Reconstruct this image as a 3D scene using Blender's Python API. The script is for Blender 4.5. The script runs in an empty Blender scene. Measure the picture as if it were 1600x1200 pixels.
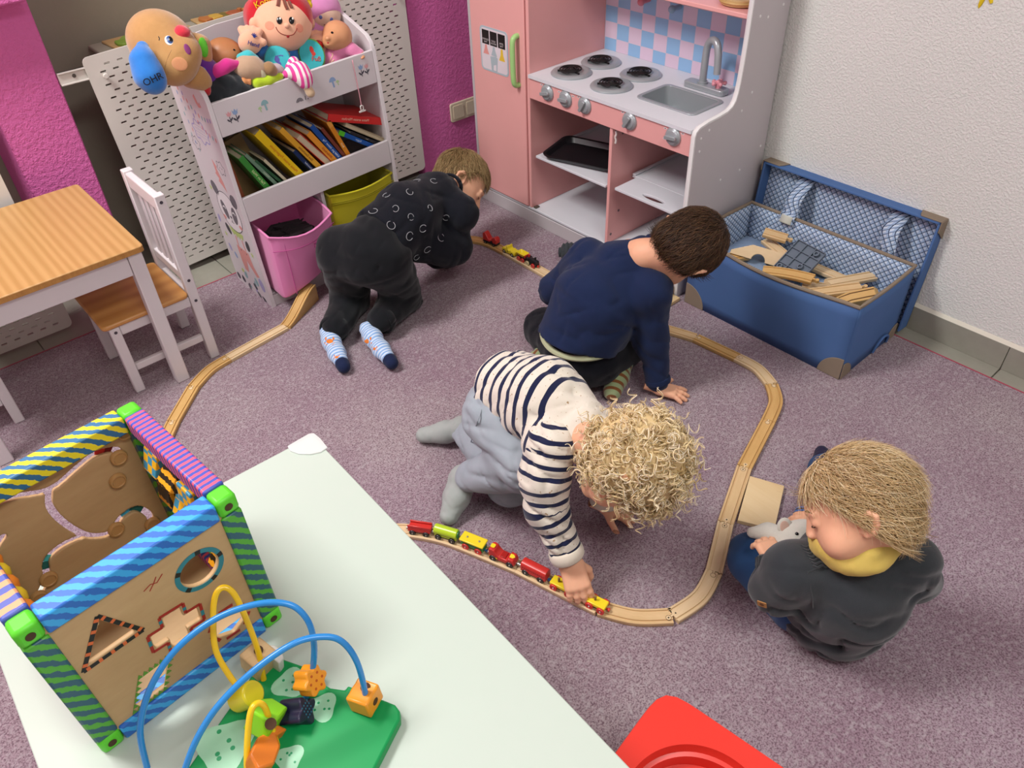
import bpy, bmesh, math, random
import numpy as np
from mathutils import Vector as V, Matrix, Euler
PI = math.pi
random.seed(7)
SC = bpy.context.scene
COL = SC.collection
# ------------------------------------------------------------------ camera
CR = np.array([[0.74851049, -0.66218628, -0.03523311], [-0.44704406, -0.46465218, -0.76436246], [0.48977919, 0.58788407, -0.64382347]])
CF, CH = 1226.78, 1.5
cam = bpy.data.cameras.new('camera'); camo = bpy.data.objects.new('camera', cam); COL.objects.link(camo)
cam.sensor_width = 36.0; cam.lens = 36.0 * CF / 1600.0; cam.clip_start = 0.02
m = Matrix.Identity(4)
for i in range(3):
    m[i][0] = CR[0][i]; m[i][1] = -CR[1][i]; m[i][2] = -CR[2][i]
m.translation = (0, 0, CH)
camo.matrix_world = m
SC.camera = camo
# ------------------------------------------------------------------ world, lamps, exposure
w = bpy.data.worlds.new('world'); SC.world = w; w.use_nodes = True
w.node_tree.nodes['Background'].inputs[0].default_value = (1.0, 1.0, 0.98, 1)
w.node_tree.nodes['Background'].inputs[1].default_value = 0.3
def area(name, loc, sx, sy, power, col=(1, .995, .965), rot=(0, 0, 0)):
    l = bpy.data.lights.new(name, 'AREA'); l.shape = 'RECTANGLE'; l.size = sx; l.size_y = sy
    l.energy = power; l.color = col
    o = bpy.data.objects.new(name, l); COL.objects.link(o); o.location = loc; o.rotation_euler = rot
area('ceiling_light', (-0.55, 2.0, 3.12), 1.2, 0.6, 74)
area('ceiling_light', (0.45, -0.8, 3.12), 1.2, 0.6, 28)
SC.view_settings.view_transform = 'Standard'; SC.view_settings.look = 'None'
SC.view_settings.gamma = 1.0; SC.view_settings.use_curve_mapping = False
SC.view_settings.exposure = 0.56

# ------------------------------------------------------------------ helpers
def at(x, y, z):                      # ground position seen in direction (x, y) at height z
    d = CR.T @ np.array([(x - 800) / CF, (y - 600) / CF, 1.0]); t = (z - CH) / d[2]
    return V((d[0] * t, d[1] * t, z))
def atY(x, y, Y):
    d = CR.T @ np.array([(x - 800) / CF, (y - 600) / CF, 1.0]); t = Y / d[1]
    return V((d[0] * t, Y, CH + d[2] * t))
def atX(x, y, X):
    d = CR.T @ np.array([(x - 800) / CF, (y - 600) / CF, 1.0]); t = X / d[0]
    return V((X, d[1] * t, CH + d[2] * t))
def C(h, a=1.0):
    h = h.lstrip('#'); r = [int(h[i:i + 2], 16) / 255 for i in (0, 2, 4)]
    return tuple(c / 12.92 if c <= .04045 else ((c + .055) / 1.055) ** 2.4 for c in r) + (a,)
class NT:
    def __init__(s, name):
        s.m = bpy.data.materials.new(name); s.m.use_nodes = True
        s.t = s.m.node_tree; s.b = s.t.nodes['Principled BSDF']
    def n(s, ty, **kw):
        nd = s.t.nodes.new(ty)
        for k, v in kw.items():
            if k.startswith('i_'):
                key = k[2:]
                nd.inputs[int(key) if key.isdigit() else key.replace('_', ' ')].default_value = v
            else: setattr(nd, k, v)
        return nd
    def l(s, a, b): s.t.links.new(a, b)
    def coord(s, sc=(1, 1, 1), kind='Object'):
        tc = s.n('ShaderNodeTexCoord'); mp = s.n('ShaderNodeMapping'); mp.inputs['Scale'].default_value = sc
        s.l(tc.outputs[kind], mp.inputs[0]); return mp.outputs[0]
    def noise(s, co, scale, detail=3, rough=.6):
        nz = s.n('ShaderNodeTexNoise'); nz.inputs['Scale'].default_value = scale; nz.inputs['Detail'].default_value = detail
        nz.inputs['Roughness'].default_value = rough
        s.l(co, nz.inputs['Vector']); return nz.outputs['Fac']
    def ramp(s, fac, stops, interp='LINEAR'):
        r = s.n('ShaderNodeValToRGB'); r.color_ramp.interpolation = interp
        e = r.color_ramp.elements
        while len(e) < len(stops): e.new(.5)
        for k, (p, c) in enumerate(stops): e[k].position = p; e[k].color = c
        s.l(fac, r.inputs[0]); return r.outputs[0]
    def mix(s, fac, a, b, typ='MIX'):
        mx = s.n('ShaderNodeMix', data_type='RGBA', blend_type=typ)
        for sock, v in ((mx.inputs[0], fac), (mx.inputs[6], a), (mx.inputs[7], b)):
            if isinstance(v, (int, float, tuple)): sock.default_value = v
            else: s.l(v, sock)
        return mx.outputs[2]
    def math(s, op, a, b=0.0, c=None):
        mt = s.n('ShaderNodeMath', operation=op)
        for k, v in enumerate((a, b, c)):
            if v is None: continue
            if isinstance(v, (int, float)): mt.inputs[k].default_value = v
            else: s.l(v, mt.inputs[k])
        return mt.outputs[0]
    def bump(s, h, strength=.3, dist=.002):
        b = s.n('ShaderNodeBump'); b.inputs['Strength'].default_value = strength; b.inputs['Distance'].default_value = dist
        s.l(h, b.inputs['Height']); s.l(b.outputs[0], s.b.inputs['Normal'])
    def base(s, c):
        if isinstance(c, tuple): s.b.inputs['Base Color'].default_value = c
        else: s.l(c, s.b.inputs['Base Color'])
    def rough(s, r, spec=.5):
        s.b.inputs['Roughness'].default_value = r; s.b.inputs['Specular IOR Level'].default_value = spec
MATS = {}
def mat(name, col, rough=.5, spec=.4, col2=None, ns=20, bump=0, bs=200, bd=.001, metal=0, sheen=0, var=.06):
    if name in MATS: return MATS[name]
    t = NT(name); c = C(col); t.rough(rough, spec); t.b.inputs['Metallic'].default_value = metal
    co = t.coord()
    c2 = C(col2) if col2 else tuple(min(1, x * (1 - var * 1.6)) for x in c[:3]) + (1,)
    t.base(t.mix(t.noise(co, ns, 4), c, c2))
    if bump: t.bump(t.noise(co, bs, 3), bump, bd)
    if sheen:
        t.b.inputs['Sheen Weight'].default_value = sheen; t.b.inputs['Sheen Roughness'].default_value = .5
    MATS[name] = t.m; return t.m
def wood(name, c1, c2, axis='X', scale=30, stretch=.06, rough=.5, spec=.4, ring=.0):
    if name in MATS: return MATS[name]
    t = NT(name); t.rough(rough, spec)
    sc = {'X': (stretch, 1, 1), 'Y': (1, stretch, 1), 'Z': (1, 1, stretch)}[axis]
    co = t.coord(sc)
    f = t.noise(co, scale, 5, .65)
    f2 = t.noise(co, scale * 6, 3, .7)
    f = t.math('ADD', t.math('MULTIPLY', f, .75), t.math('MULTIPLY', f2, .25))
    if ring:
        wv = t.n('ShaderNodeTexWave', wave_type='BANDS', bands_direction={'X': 'Y', 'Y': 'X', 'Z': 'X'}[axis])
        wv.inputs['Scale'].default_value = ring; wv.inputs['Distortion'].default_value = 5; wv.inputs['Detail'].default_value = 2
        wv.inputs['Detail Scale'].default_value = .6
        t.l(co, wv.inputs['Vector'])
        f = t.math('ADD', t.math('MULTIPLY', f, .6), t.math('MULTIPLY', wv.outputs['Fac'], .4))
    t.base(t.ramp(f, [(.3, C(c1)), (.7, C(c2))]))
    t.bump(f2, .08, .0005)
    MATS[name] = t.m; return t.m

PM = {}                                # world matrices of the things
def pm(o): return PM.get(o.name, Matrix.Identity(4)) if o else Matrix.Identity(4)
def thing(name, label, cat, loc=(0, 0, 0), rz=0.0, group=None, rot=None):
    o = bpy.data.objects.new(name, None); COL.objects.link(o); o.empty_display_size = .05
    o.location = loc; o.rotation_euler = rot if rot else (0, 0, rz)
    o['label'] = label; o['category'] = cat
    if group: o['group'] = group
    PM[o.name] = Matrix.Translation(V(loc)) @ (Euler(rot) if rot else Euler((0, 0, rz))).to_matrix().to_4x4()
    return o
def tag(o, label, cat, group=None):
    o['label'] = label; o['category'] = cat
    if group: o['group'] = group
    return o
def dup(root, loc, rz=None, label=None, rot=None):
    r = root.copy(); COL.objects.link(r); r.location = loc
    if rz is not None: r.rotation_euler = (0, 0, rz)
    if rot is not None: r.rotation_euler = rot
    if label: r['label'] = label
    PM[r.name] = Matrix.Translation(V(loc)) @ r.rotation_euler.to_matrix().to_4x4()
    for ch in list(root.children):
        c = ch.copy(); COL.objects.link(c); c.parent = r
        for g in list(ch.children):
            d = g.copy(); COL.objects.link(d); d.parent = c
    return r
def rotm(rx=0, ry=0, rz=0): return Euler((rx, ry, rz)).to_matrix().to_4x4()
def frame(z, x=None, o=(0, 0, 0)):      # matrix whose local Z is z and whose X is close to x
    z = V(z).normalized(); x = V(x) if x is not None else (V((1, 0, 0)) if abs(z.x) < .9 else V((0, 1, 0)))
    y = z.cross(x).normalized(); x = y.cross(z)
    mm = Matrix((x, y, z)).transposed().to_4x4(); mm.translation = V(o); return mm
class MB:
    def __init__(s, M=None): s.v = []; s.f = []; s.mi = []; s.M = M or Matrix.Identity(4)
    def add(s, vs, fs, mi=0):
        b = len(s.v); s.v += [s.M @ V(p) for p in vs]; s.f += [tuple(i + b for i in f) for f in fs]; s.mi += [mi] * len(fs); return s
    def box(s, lo, hi, mi=0, M=None):
        x0, y0, z0 = lo; x1, y1, z1 = hi
        vs = [(x0, y0, z0), (x1, y0, z0), (x1, y1, z0), (x0, y1, z0), (x0, y0, z1), (x1, y0, z1), (x1, y1, z1), (x0, y1, z1)]
        if M: vs = [M @ V(p) for p in vs]
        return s.add(vs, [(0, 3, 2, 1), (4, 5, 6, 7), (0, 1, 5, 4), (1, 2, 6, 5), (2, 3, 7, 6), (3, 0, 4, 7)], mi)
    def cbox(s, c, sz, mi=0, M=None):
        c = V(c); h = V(sz) / 2; return s.box(c - h, c + h, mi, M)
    def cyl(s, a, b, r, r2=None, n=16, mi=0):
        a = V(a); b = V(b); r2 = r if r2 is None else r2; F = frame(b - a); vs = []
        for p, rr in ((a, r), (b, r2)):
            for k in range(n):
                an = 2 * PI * k / n; vs.append(p + F.to_3x3() @ V((math.cos(an) * rr, math.sin(an) * rr, 0)))
        fs = [(k, (k + 1) % n, n + (k + 1) % n, n + k) for k in range(n)] + [tuple(range(n))[::-1], tuple(range(n, 2 * n))]
        return s.add(vs, fs, mi)
    def sph(s, c, r, n=14, m=9, mi=0, M=None):
        r = V(r) if hasattr(r, '__len__') else V((r, r, r)); c = V(c); vs = [(0, 0, 1)]; fs = []
        for j in range(1, m):
            t = PI * j / m
            for k in range(n): vs.append((math.sin(t) * math.cos(2 * PI * k / n), math.sin(t) * math.sin(2 * PI * k / n), math.cos(t)))
        vs.append((0, 0, -1)); L = len(vs) - 1
        for k in range(n):
            k2 = (k + 1) % n; fs.append((0, 1 + k, 1 + k2)); fs.append((L, L - n + k2, L - n + k))
            for j in range(m - 2): fs.append((1 + j * n + k, 1 + (j + 1) * n + k, 1 + (j + 1) * n + k2, 1 + j * n + k2))
        P = [V((p[0] * r.x, p[1] * r.y, p[2] * r.z)) for p in vs]
        if M: P = [M.to_3x3() @ p for p in P]
        return s.add([p + c for p in P], fs, mi)
    def tube(s, pts, r, n=8, mi=0, closed=False, flat=1.0, up=None):
        pts = [V(p) for p in pts]; N = len(pts); vs = []; prev = V(up) if up else None
        for i, p in enumerate(pts):
            a = pts[i - 1] if (i > 0 or closed) else p; b = pts[(i + 1) % N] if (i < N - 1 or closed) else p
            t = (b - a).normalized() if (b - a).length > 1e-9 else V((0, 0, 1))
            if prev is None: prev = V((0, 0, 1)) if abs(t.z) < .9 else V((1, 0, 0))
            x = (prev - t * prev.dot(t))
            if x.length < 1e-6: x = t.orthogonal()
            x.normalize(); prev = x; y = t.cross(x); rr = r[i] if hasattr(r, '__len__') else r
            for k in range(n): vs.append(p + x * math.cos(2 * PI * k / n) * rr * flat + y * math.sin(2 * PI * k / n) * rr)
        fs = []
        for i in range(N if closed else N - 1):
            j = (i + 1) % N
            for k in range(n): fs.append((i * n + k, i * n + (k + 1) % n, j * n + (k + 1) % n, j * n + k))
        if not closed: fs += [tuple(range(n))[::-1], tuple(range((N - 1) * n, N * n))]
        return s.add(vs, fs, mi)
    def lathe(s, prof, n=20, M=None, mi=0):
        vs = []; fs = []; m_ = len(prof)
        for r, z in prof:
            for k in range(n): vs.append(V((math.cos(2 * PI * k / n) * r, math.sin(2 * PI * k / n) * r, z)))
        for j in range(m_ - 1):
            for k in range(n): fs.append((j * n + k, j * n + (k + 1) % n, (j + 1) * n + (k + 1) % n, (j + 1) * n + k))
        if prof[0][0] > 1e-6: fs.append(tuple(range(n))[::-1])
        if prof[-1][0] > 1e-6: fs.append(tuple(range((m_ - 1) * n, m_ * n)))
        if M: vs = [M @ p for p in vs]
        return s.add(vs, fs, mi)
    def prism(s, poly, z0, z1, M=None, mi=0):
        n = len(poly); vs = [V((p[0], p[1], z0)) for p in poly] + [V((p[0], p[1], z1)) for p in poly]
        ar = sum(poly[i][0] * poly[(i + 1) % n][1] - poly[(i + 1) % n][0] * poly[i][1] for i in range(n))
        fs = [(k, (k + 1) % n, n + (k + 1) % n, n + k) for k in range(n)] + [tuple(range(n))[::-1], tuple(range(n, 2 * n))]
        if ar < 0: fs = [f[::-1] for f in fs]
        if M: vs = [M @ p for p in vs]
        return s.add(vs, fs, mi)
    def ring(s, outer, inner, z0, z1, M=None, mi=0):   # prism with a hole; both loops have the same length
        n = len(outer); vs = [V((p[0], p[1], z)) for z in (z0, z1) for L in (outer, inner) for p in L]; fs = []
        for k in range(n):
            j = (k + 1) % n
            fs += [(2 * n + k, 2 * n + j, 3 * n + j, 3 * n + k), (k, n + k, n + j, j), (k, j, 2 * n + j, 2 * n + k), (n + k, 3 * n + k, 3 * n + j, n + j)]
        if M: vs = [M @ p for p in vs]
        return s.add(vs, fs, mi)
    def grid(s, P, mi=0, closed=False):     # P[i][j] points
        a = len(P); b = len(P[0]); fs = []
        for i in range(a - 1):
            for j in range(b if closed else b - 1): fs.append((i * b + j, i * b + (j + 1) % b, (i + 1) * b + (j + 1) % b, (i + 1) * b + j))
        return s.add([p for r in P for p in r], fs, mi)
    def build(s, name, mats, parent=None, local=False, bevel=0, seg=2, flat=False, ang=40, solid=0, sub=0):
        me = bpy.data.meshes.new(name)
        vs = s.v
        loc = None
        if parent is not None and not local:
            I = pm(parent).inverted(); vs = [I @ p for p in vs]
        if parent is None and vs:
            loc = V(((min(p.x for p in vs) + max(p.x for p in vs)) / 2, (min(p.y for p in vs) + max(p.y for p in vs)) / 2, min(p.z for p in vs)))
            vs = [p - loc for p in vs]
        me.from_pydata([tuple(p) for p in vs], [], s.f)
        mats = mats if isinstance(mats, (list, tuple)) else [mats]
        for mm in mats: me.materials.append(mm)
        if len(mats) > 1: me.polygons.foreach_set('material_index', s.mi)
        bm = bmesh.new(); bm.from_mesh(me); bmesh.ops.recalc_face_normals(bm, faces=bm.faces); bm.to_mesh(me); bm.free()
        if not flat:
            me.polygons.foreach_set('use_smooth', [True] * len(me.polygons)); me.set_sharp_from_angle(angle=math.radians(ang))
        o = bpy.data.objects.new(name, me); COL.objects.link(o)
        if parent is not None: o.parent = parent; PM[o.name] = pm(parent)
        if loc is not None: o.location = loc; PM[o.name] = Matrix.Translation(loc)
        if solid:
            sm = o.modifiers.new('solid', 'SOLIDIFY'); sm.thickness = solid; sm.offset = 0
        if bevel:
            bv = o.modifiers.new('bevel', 'BEVEL'); bv.width = bevel; bv.segments = seg; bv.limit_method = 'ANGLE'; bv.angle_limit = math.radians(35)
        if sub:
            sb = o.modifiers.new('sub', 'SUBSURF'); sb.levels = sub; sb.render_levels = sub
        return o
def rrect(x0, y0, x1, y1, r, n=4):
    P = []
    for cx, cy, a0 in ((x1 - r, y1 - r, 0), (x0 + r, y1 - r, 90), (x0 + r, y0 + r, 180), (x1 - r, y0 + r, 270)):
        for k in range(n + 1):
            a = math.radians(a0 + 90 * k / n); P.append((cx + r * math.cos(a), cy + r * math.sin(a)))
    return P
def circ(r, n=20, cx=0, cy=0, sy=1.0, a0=0): return [(cx + r * math.cos(a0 + 2 * PI * k / n), cy + r * sy * math.sin(a0 + 2 * PI * k / n)) for k in range(n)]
def text(body, size, M, m, parent, name='lettering', ext=.0004, bold=0.0):
    cu = bpy.data.curves.new(name, 'FONT'); cu.body = body; cu.size = size; cu.extrude = ext; cu.align_x = 'CENTER'; cu.align_y = 'CENTER'
    cu.offset = bold; cu.resolution_u = 3
    o = bpy.data.objects.new(name, cu)
    me = bpy.data.meshes.new_from_object(o)
    bpy.data.objects.remove(o); me.transform(pm(parent).inverted() @ M)
    me.materials.clear(); me.materials.append(m)
    o = bpy.data.objects.new(name, me); COL.objects.link(o); o.parent = parent; PM[o.name] = pm(parent); return o
def spline(pts, n=8, closed=False):      # Catmull-Rom through the points
    P = [V(p) for p in pts]; out = []; N = len(P)
    for i in range(N if closed else N - 1):
        p0 = P[(i - 1) % N] if closed or i > 0 else P[0]; p1 = P[i]; p2 = P[(i + 1) % N]; p3 = P[(i + 2) % N] if closed or i + 2 < N else P[-1]
        for k in range(n):
            t = k / n
            out.append(.5 * ((2 * p1) + (p2 - p0) * t + (2 * p0 - 5 * p1 + 4 * p2 - p3) * t * t + (3 * p1 - p0 - 3 * p2 + p3) * t ** 3))
    if not closed: out.append(P[-1])
    return out
def struct(o): o['kind'] = 'structure'; return o
# ------------------------------------------------------------------ distance fields -> smooth meshes
class SDF:
    def __init__(s, lo, hi, h):
        s.lo = np.array(lo, np.float32); s.h = h
        n = np.ceil((np.array(hi) - np.array(lo)) / h).astype(int) + 1; s.n = n
        ax = [s.lo[i] + np.arange(n[i], dtype=np.float32) * h for i in range(3)]; s.ax = ax
        s.D = np.full(tuple(n), 1.0, np.float32)
    def _win(s, lo, hi):
        a = np.maximum(np.floor((np.array(lo) - s.lo) / s.h).astype(int), 0); b = np.minimum(np.ceil((np.array(hi) - s.lo) / s.h).astype(int) + 1, s.n)
        if (b <= a).any(): return None
        sl = tuple(slice(a[i], b[i]) for i in range(3))
        return sl, np.meshgrid(*[s.ax[i][a[i]:b[i]] for i in range(3)], indexing='ij', sparse=True)
    def _put(s, sl, d, k, op):
        A = s.D[sl]
        if op == 'cut': A = -A
        if k > 0:
            hh = np.maximum(k - np.abs(A - d), 0) / k; r = np.minimum(A, d) - hh * hh * k * .25
        else: r = np.minimum(A, d)
        s.D[sl] = -r if op == 'cut' else r
    def cap(s, a, b, ra, rb=None, k=.01, op='add', sq=None):   # tapered capsule
        rb = ra if rb is None else rb; a = np.array(a, float); b = np.array(b, float); m_ = max(ra, rb) + k * 1.5 + s.h * 2
        w_ = s._win(np.minimum(a, b) - m_, np.maximum(a, b) + m_)
        if w_ is None: return s
        sl, (X, Y, Z) = w_; d = b - a; L2 = max(d @ d, 1e-12)
        t_ = np.clip(((X - a[0]) * d[0] + (Y - a[1]) * d[1] + (Z - a[2]) * d[2]) / L2, 0, 1)
        q = np.sqrt((X - a[0] - t_ * d[0]) ** 2 + (Y - a[1] - t_ * d[1]) ** 2 + (Z - a[2] - t_ * d[2]) ** 2) - (ra + (rb - ra) * t_)
        s._put(sl, q.astype(np.float32), k, op); return s
    def ell(s, c, r, M=None, k=.01, op='add'):
        c = np.array(c, float); r = np.array(r if hasattr(r, '__len__') else (r, r, r), float); m_ = r.max() + k * 1.5 + s.h * 2
        w_ = s._win(c - m_, c + m_)
        if w_ is None: return s
        sl, (X, Y, Z) = w_; x, y, z = X - c[0], Y - c[1], Z - c[2]
        if M is not None:
            R = np.array(M.to_3x3()); x, y, z = (R[0, 0] * x + R[1, 0] * y + R[2, 0] * z), (R[0, 1] * x + R[1, 1] * y + R[2, 1] * z), (R[0, 2] * x + R[1, 2] * y + R[2, 2] * z)
        k0 = np.sqrt((x / r[0]) ** 2 + (y / r[1]) ** 2 + (z / r[2]) ** 2); k1 = np.sqrt((x / r[0] ** 2) ** 2 + (y / r[1] ** 2) ** 2 + (z / r[2] ** 2) ** 2)
        q = k0 * (k0 - 1) / np.maximum(k1, 1e-9); q = np.where(k0 < 1e-3, -r.min(), q)
        s._put(sl, q.astype(np.float32), k, op); return s
    def box(s, c, r, M=None, rd=.004, k=.005, op='add'):
        c = np.array(c, float); r = np.array(r, float); m_ = np.linalg.norm(r) + rd + k * 1.5 + s.h * 2
        w_ = s._win(c - m_, c + m_)
        if w_ is None: return s
        sl, (X, Y, Z) = w_; x, y, z = X - c[0], Y - c[1], Z - c[2]
        if M is not None:
            R = np.array(M.to_3x3()); x, y, z = (R[0, 0] * x + R[1, 0] * y + R[2, 0] * z), (R[0, 1] * x + R[1, 1] * y + R[2, 1] * z), (R[0, 2] * x + R[1, 2] * y + R[2, 2] * z)
        qx, qy, qz = np.abs(x) - r[0] + rd, np.abs(y) - r[1] + rd, np.abs(z) - r[2] + rd
        q = np.sqrt(np.maximum(qx, 0) ** 2 + np.maximum(qy, 0) ** 2 + np.maximum(qz, 0) ** 2) + np.minimum(np.maximum(np.maximum(qx, qy), qz), 0) - rd
        s._put(sl, q.astype(np.float32), k, op); return s
    def chain(s, pts, rs, k=.01, op='add'):
        for i in range(len(pts) - 1): s.cap(pts[i], pts[i + 1], rs[i] if hasattr(rs, '__len__') else rs, rs[i + 1] if hasattr(rs, '__len__') else rs, k, op)
        return s
    def half(s, p, nrm, k=.004):            # keep the side the normal points away from
        X, Y, Z = np.meshgrid(*s.ax, indexing='ij', sparse=True); nrm = np.array(V(nrm).normalized())
        q = (X - p[0]) * nrm[0] + (Y - p[1]) * nrm[1] + (Z - p[2]) * nrm[2]
        A = -s.D; d = -q.astype(np.float32)
        hh = np.maximum(k - np.abs(A - d), 0) / k; s.D = -(np.minimum(A, d) - hh * hh * k * .25); return s
    def floor(s, z): return s.half((0, 0, z), (0, 0, -1), .006)
    def wrinkle(s, amp, freq, dirv=(0, 0, 1), seed=0, n=5):     # cloth folds: a few skewed sine waves
        X, Y, Z = np.meshgrid(*s.ax, indexing='ij', sparse=True); R = np.random.RandomState(seed); tot = 0
        d0 = np.array(V(dirv).normalized())
        for i in range(n):
            d = d0 + R.randn(3) * .45; d /= np.linalg.norm(d); e = R.randn(3); f_ = freq * R.uniform(.6, 1.5)
            ph = X * d[0] + Y * d[1] + Z * d[2]; q = X * e[0] + Y * e[1] + Z * e[2]
            tot = tot + np.sin(ph * f_ + 1.6 * np.sin(q * f_ * .35 + i) + R.uniform(0, 6)).astype(np.float32)
        s.D = s.D + (amp / n * tot).astype(np.float32); return s
    def folds(s, amp, freq, dirv=(0, 0, 1), seed=0, n=3):       # sharper creases: soft ridges with narrow valleys
        X, Y, Z = np.meshgrid(*s.ax, indexing='ij', sparse=True); R = np.random.RandomState(seed); d0 = np.array(V(dirv).normalized()); tot = 0
        for i in range(n):
            d = d0 + R.randn(3) * .35; d /= np.linalg.norm(d); e, g = R.randn(3), R.randn(3); f_ = freq * R.uniform(.6, 1.4)
            ph = (X * d[0] + Y * d[1] + Z * d[2]) * f_; q = (X * e[0] + Y * e[1] + Z * e[2]) * f_; m_ = (X * g[0] + Y * g[1] + Z * g[2]) * f_
            w_ = np.abs(np.sin(ph * .5 + 1.1 * np.sin(q * .45 + i) + R.uniform(0, 6))); tot = tot + (1 - w_) ** 3 * (.5 + .5 * np.sin(m_ * .5 + R.uniform(0, 6)))
        s.D = s.D + (amp * tot).astype(np.float32); return s
    def mesh(s):
        D = s.D; n = s.n; ins = D < 0
        c = [ins[i:n[0] - 1 + i, j:n[1] - 1 + j, k:n[2] - 1 + k] for i in (0, 1) for j in (0, 1) for k in (0, 1)]
        cnt = sum(x.astype(np.int8) for x in c); act = (cnt > 0) & (cnt < 8); ids = np.full(act.shape, -1, np.int64)
        I = np.argwhere(act); ids[act] = np.arange(len(I)); acc = np.zeros((len(I), 3)); wt = np.zeros(len(I))
        cor = [(i, j, k) for i in (0, 1) for j in (0, 1) for k in (0, 1)]; val = {q: D[I[:, 0] + q[0], I[:, 1] + q[1], I[:, 2] + q[2]] for q in cor}
        for a in cor:
            for ax in range(3):
                if a[ax] == 0:
                    b = list(a); b[ax] = 1; b = tuple(b); va, vb = val[a], val[b]; x = (va < 0) != (vb < 0)
                    t_ = va[x] / (va[x] - vb[x]); p = np.tile(np.array(a, float), (x.sum(), 1)); p[:, ax] += t_; acc[x] += p; wt[x] += 1
        P = s.lo + (I + acc / wt[:, None]) * s.h; F = []
        for ax in range(3):
            o1, o2 = [(1, 2), (2, 0), (0, 1)][ax]
            a = [slice(1, n[i] - 1) for i in range(3)]; b = list(a); a[ax] = slice(0, n[ax] - 1); b[ax] = slice(1, n[ax])
            va = ins[tuple(a)]; vb = ins[tuple(b)]; E = np.argwhere(va != vb)
            if not len(E): continue
            sg = va[tuple(E.T)]; E = E + np.array([0 if i == ax else 1 for i in range(3)])
            def cid(d1, d2):
                q = E.copy(); q[:, o1] += d1; q[:, o2] += d2; return ids[q[:, 0], q[:, 1], q[:, 2]]
            Q = np.stack([cid(-1, -1), cid(0, -1), cid(0, 0), cid(-1, 0)], 1); Q[~sg] = Q[~sg][:, ::-1]; F.append(Q)
        return P, np.concatenate(F) if F else np.zeros((0, 4), int)
    def build(s, name, mats, parent, attr=None, matf=None, keep=None, smooth=0):
        P, F = s.mesh(); return mesh_np(name, P, F, mats, parent, attr, matf, smooth)
def mesh_np(name, P, F, mats, parent, attr=None, matf=None, smooth=0):
    for _ in range(smooth):
        acc = np.zeros_like(P); w_ = np.zeros(len(P))
        for i in range(4):
            a, b = F[:, i], F[:, (i + 1) % 4]; np.add.at(acc, a, P[b]); np.add.at(w_, a, 1)
        P = P * .5 + .5 * acc / np.maximum(w_, 1)[:, None]
    me = bpy.data.meshes.new(name); I = np.array(pm(parent).inverted()); Q = P @ I[:3, :3].T + I[:3, 3]
    me.vertices.add(len(P)); me.vertices.foreach_set('co', Q.astype(np.float32).ravel())
    me.loops.add(F.size); me.loops.foreach_set('vertex_index', F.ravel().astype(np.int32))
    me.polygons.add(len(F)); me.polygons.foreach_set('loop_start', np.arange(0, F.size, F.shape[1], dtype=np.int32))
    mats = mats if isinstance(mats, (list, tuple)) else [mats]
    for mm in mats: me.materials.append(mm)
    if matf is not None: me.polygons.foreach_set('material_index', matf(P[F].mean(1)).astype(np.int32))
    me.update(calc_edges=True); me.validate()
    me.polygons.foreach_set('use_smooth', [True] * len(me.polygons))
    for nm, fn in (attr or {}).items():
        a = me.attributes.new(nm, 'FLOAT', 'POINT'); a.data.foreach_set('value', fn(P).astype(np.float32))
    o = bpy.data.objects.new(name, me); COL.objects.link(o)
    if parent is not None: o.parent = parent; PM[o.name] = pm(parent)
    return o
def seg_t(P, a, b):                     # parameter along and distance from a segment, for every point
    a = np.array(a, float); d = np.array(b, float) - a; t_ = np.clip((P - a) @ d / (d @ d), 0, 1)
    return t_, np.linalg.norm(P - a - t_[:, None] * d, axis=1)
# ================================================================== the room
t = NT('carpet'); co = t.coord()
pile = t.noise(co, 250, 4, .75); tuft = t.noise(co, 95, 3, .6); patch = t.noise(co, 3.2, 3, .55); tint = t.noise(co, 1.1, 2, .5)
hue = t.mix(t.ramp(tint, [(.35, (0, 0, 0, 1)), (.65, (1, 1, 1, 1))]), C('#b5a8a9'), C('#b09ca8'))
c = t.mix(t.ramp(patch, [(.3, (0, 0, 0, 1)), (.72, (1, 1, 1, 1))]), hue, C('#9c8190'))
c = t.mix(t.ramp(pile, [(.39, (1, 1, 1, 1)), (.55, (0, 0, 0, 1))]), c, C('#6c515e'))
c = t.mix(t.ramp(tuft, [(.5, (0, 0, 0, 1)), (.68, (.55, .55, .55, 1))]), c, C('#bfb6ba'))
t.base(c); t.rough(.95, .1); t.bump(t.math('ADD', pile, t.math('MULTIPLY', tuft, .8)), .75, .006)
t.b.inputs['Sheen Weight'].default_value = .15
M_carpet = t.m
def plaster(name, col, col2, bs, strength, dist):
    t = NT(name); co = t.coord(); t.rough(.85, .2)
    a = t.ramp(t.noise(co, bs, 3, .55), [(.42, (0, 0, 0, 1)), (.62, (1, 1, 1, 1))])
    b = t.noise(co, bs * 2.6, 3, .6)
    t.base(t.mix(t.noise(co, 4, 3), C(col), C(col2)))
    t.bump(t.math('ADD', a, t.math('MULTIPLY', b, .7)), strength, dist); return t.m
M_white = plaster('white_woodchip', '#e0e0db', '#d8d9d5', 150, .42, .003)
M_pink = plaster('pink_woodchip', '#da72b0', '#d267a8', 90, .45, .004)
M_recess = plaster('grey_plaster', '#a09a89', '#938d7e', 60, .12, .002)
M_tile = mat('grey_floor_tile', '#9a988c', .35, .5, '#8b897d', 30, .05, 300)
M_grout = mat('grout', '#d8d3c4', .8)
M_metalw = mat('white_metal', '#dcd7d0', .45, .4, var=.02)
M_cream = mat('cream_plastic', '#d9ceb4', .35, .5, var=.02)

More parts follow.
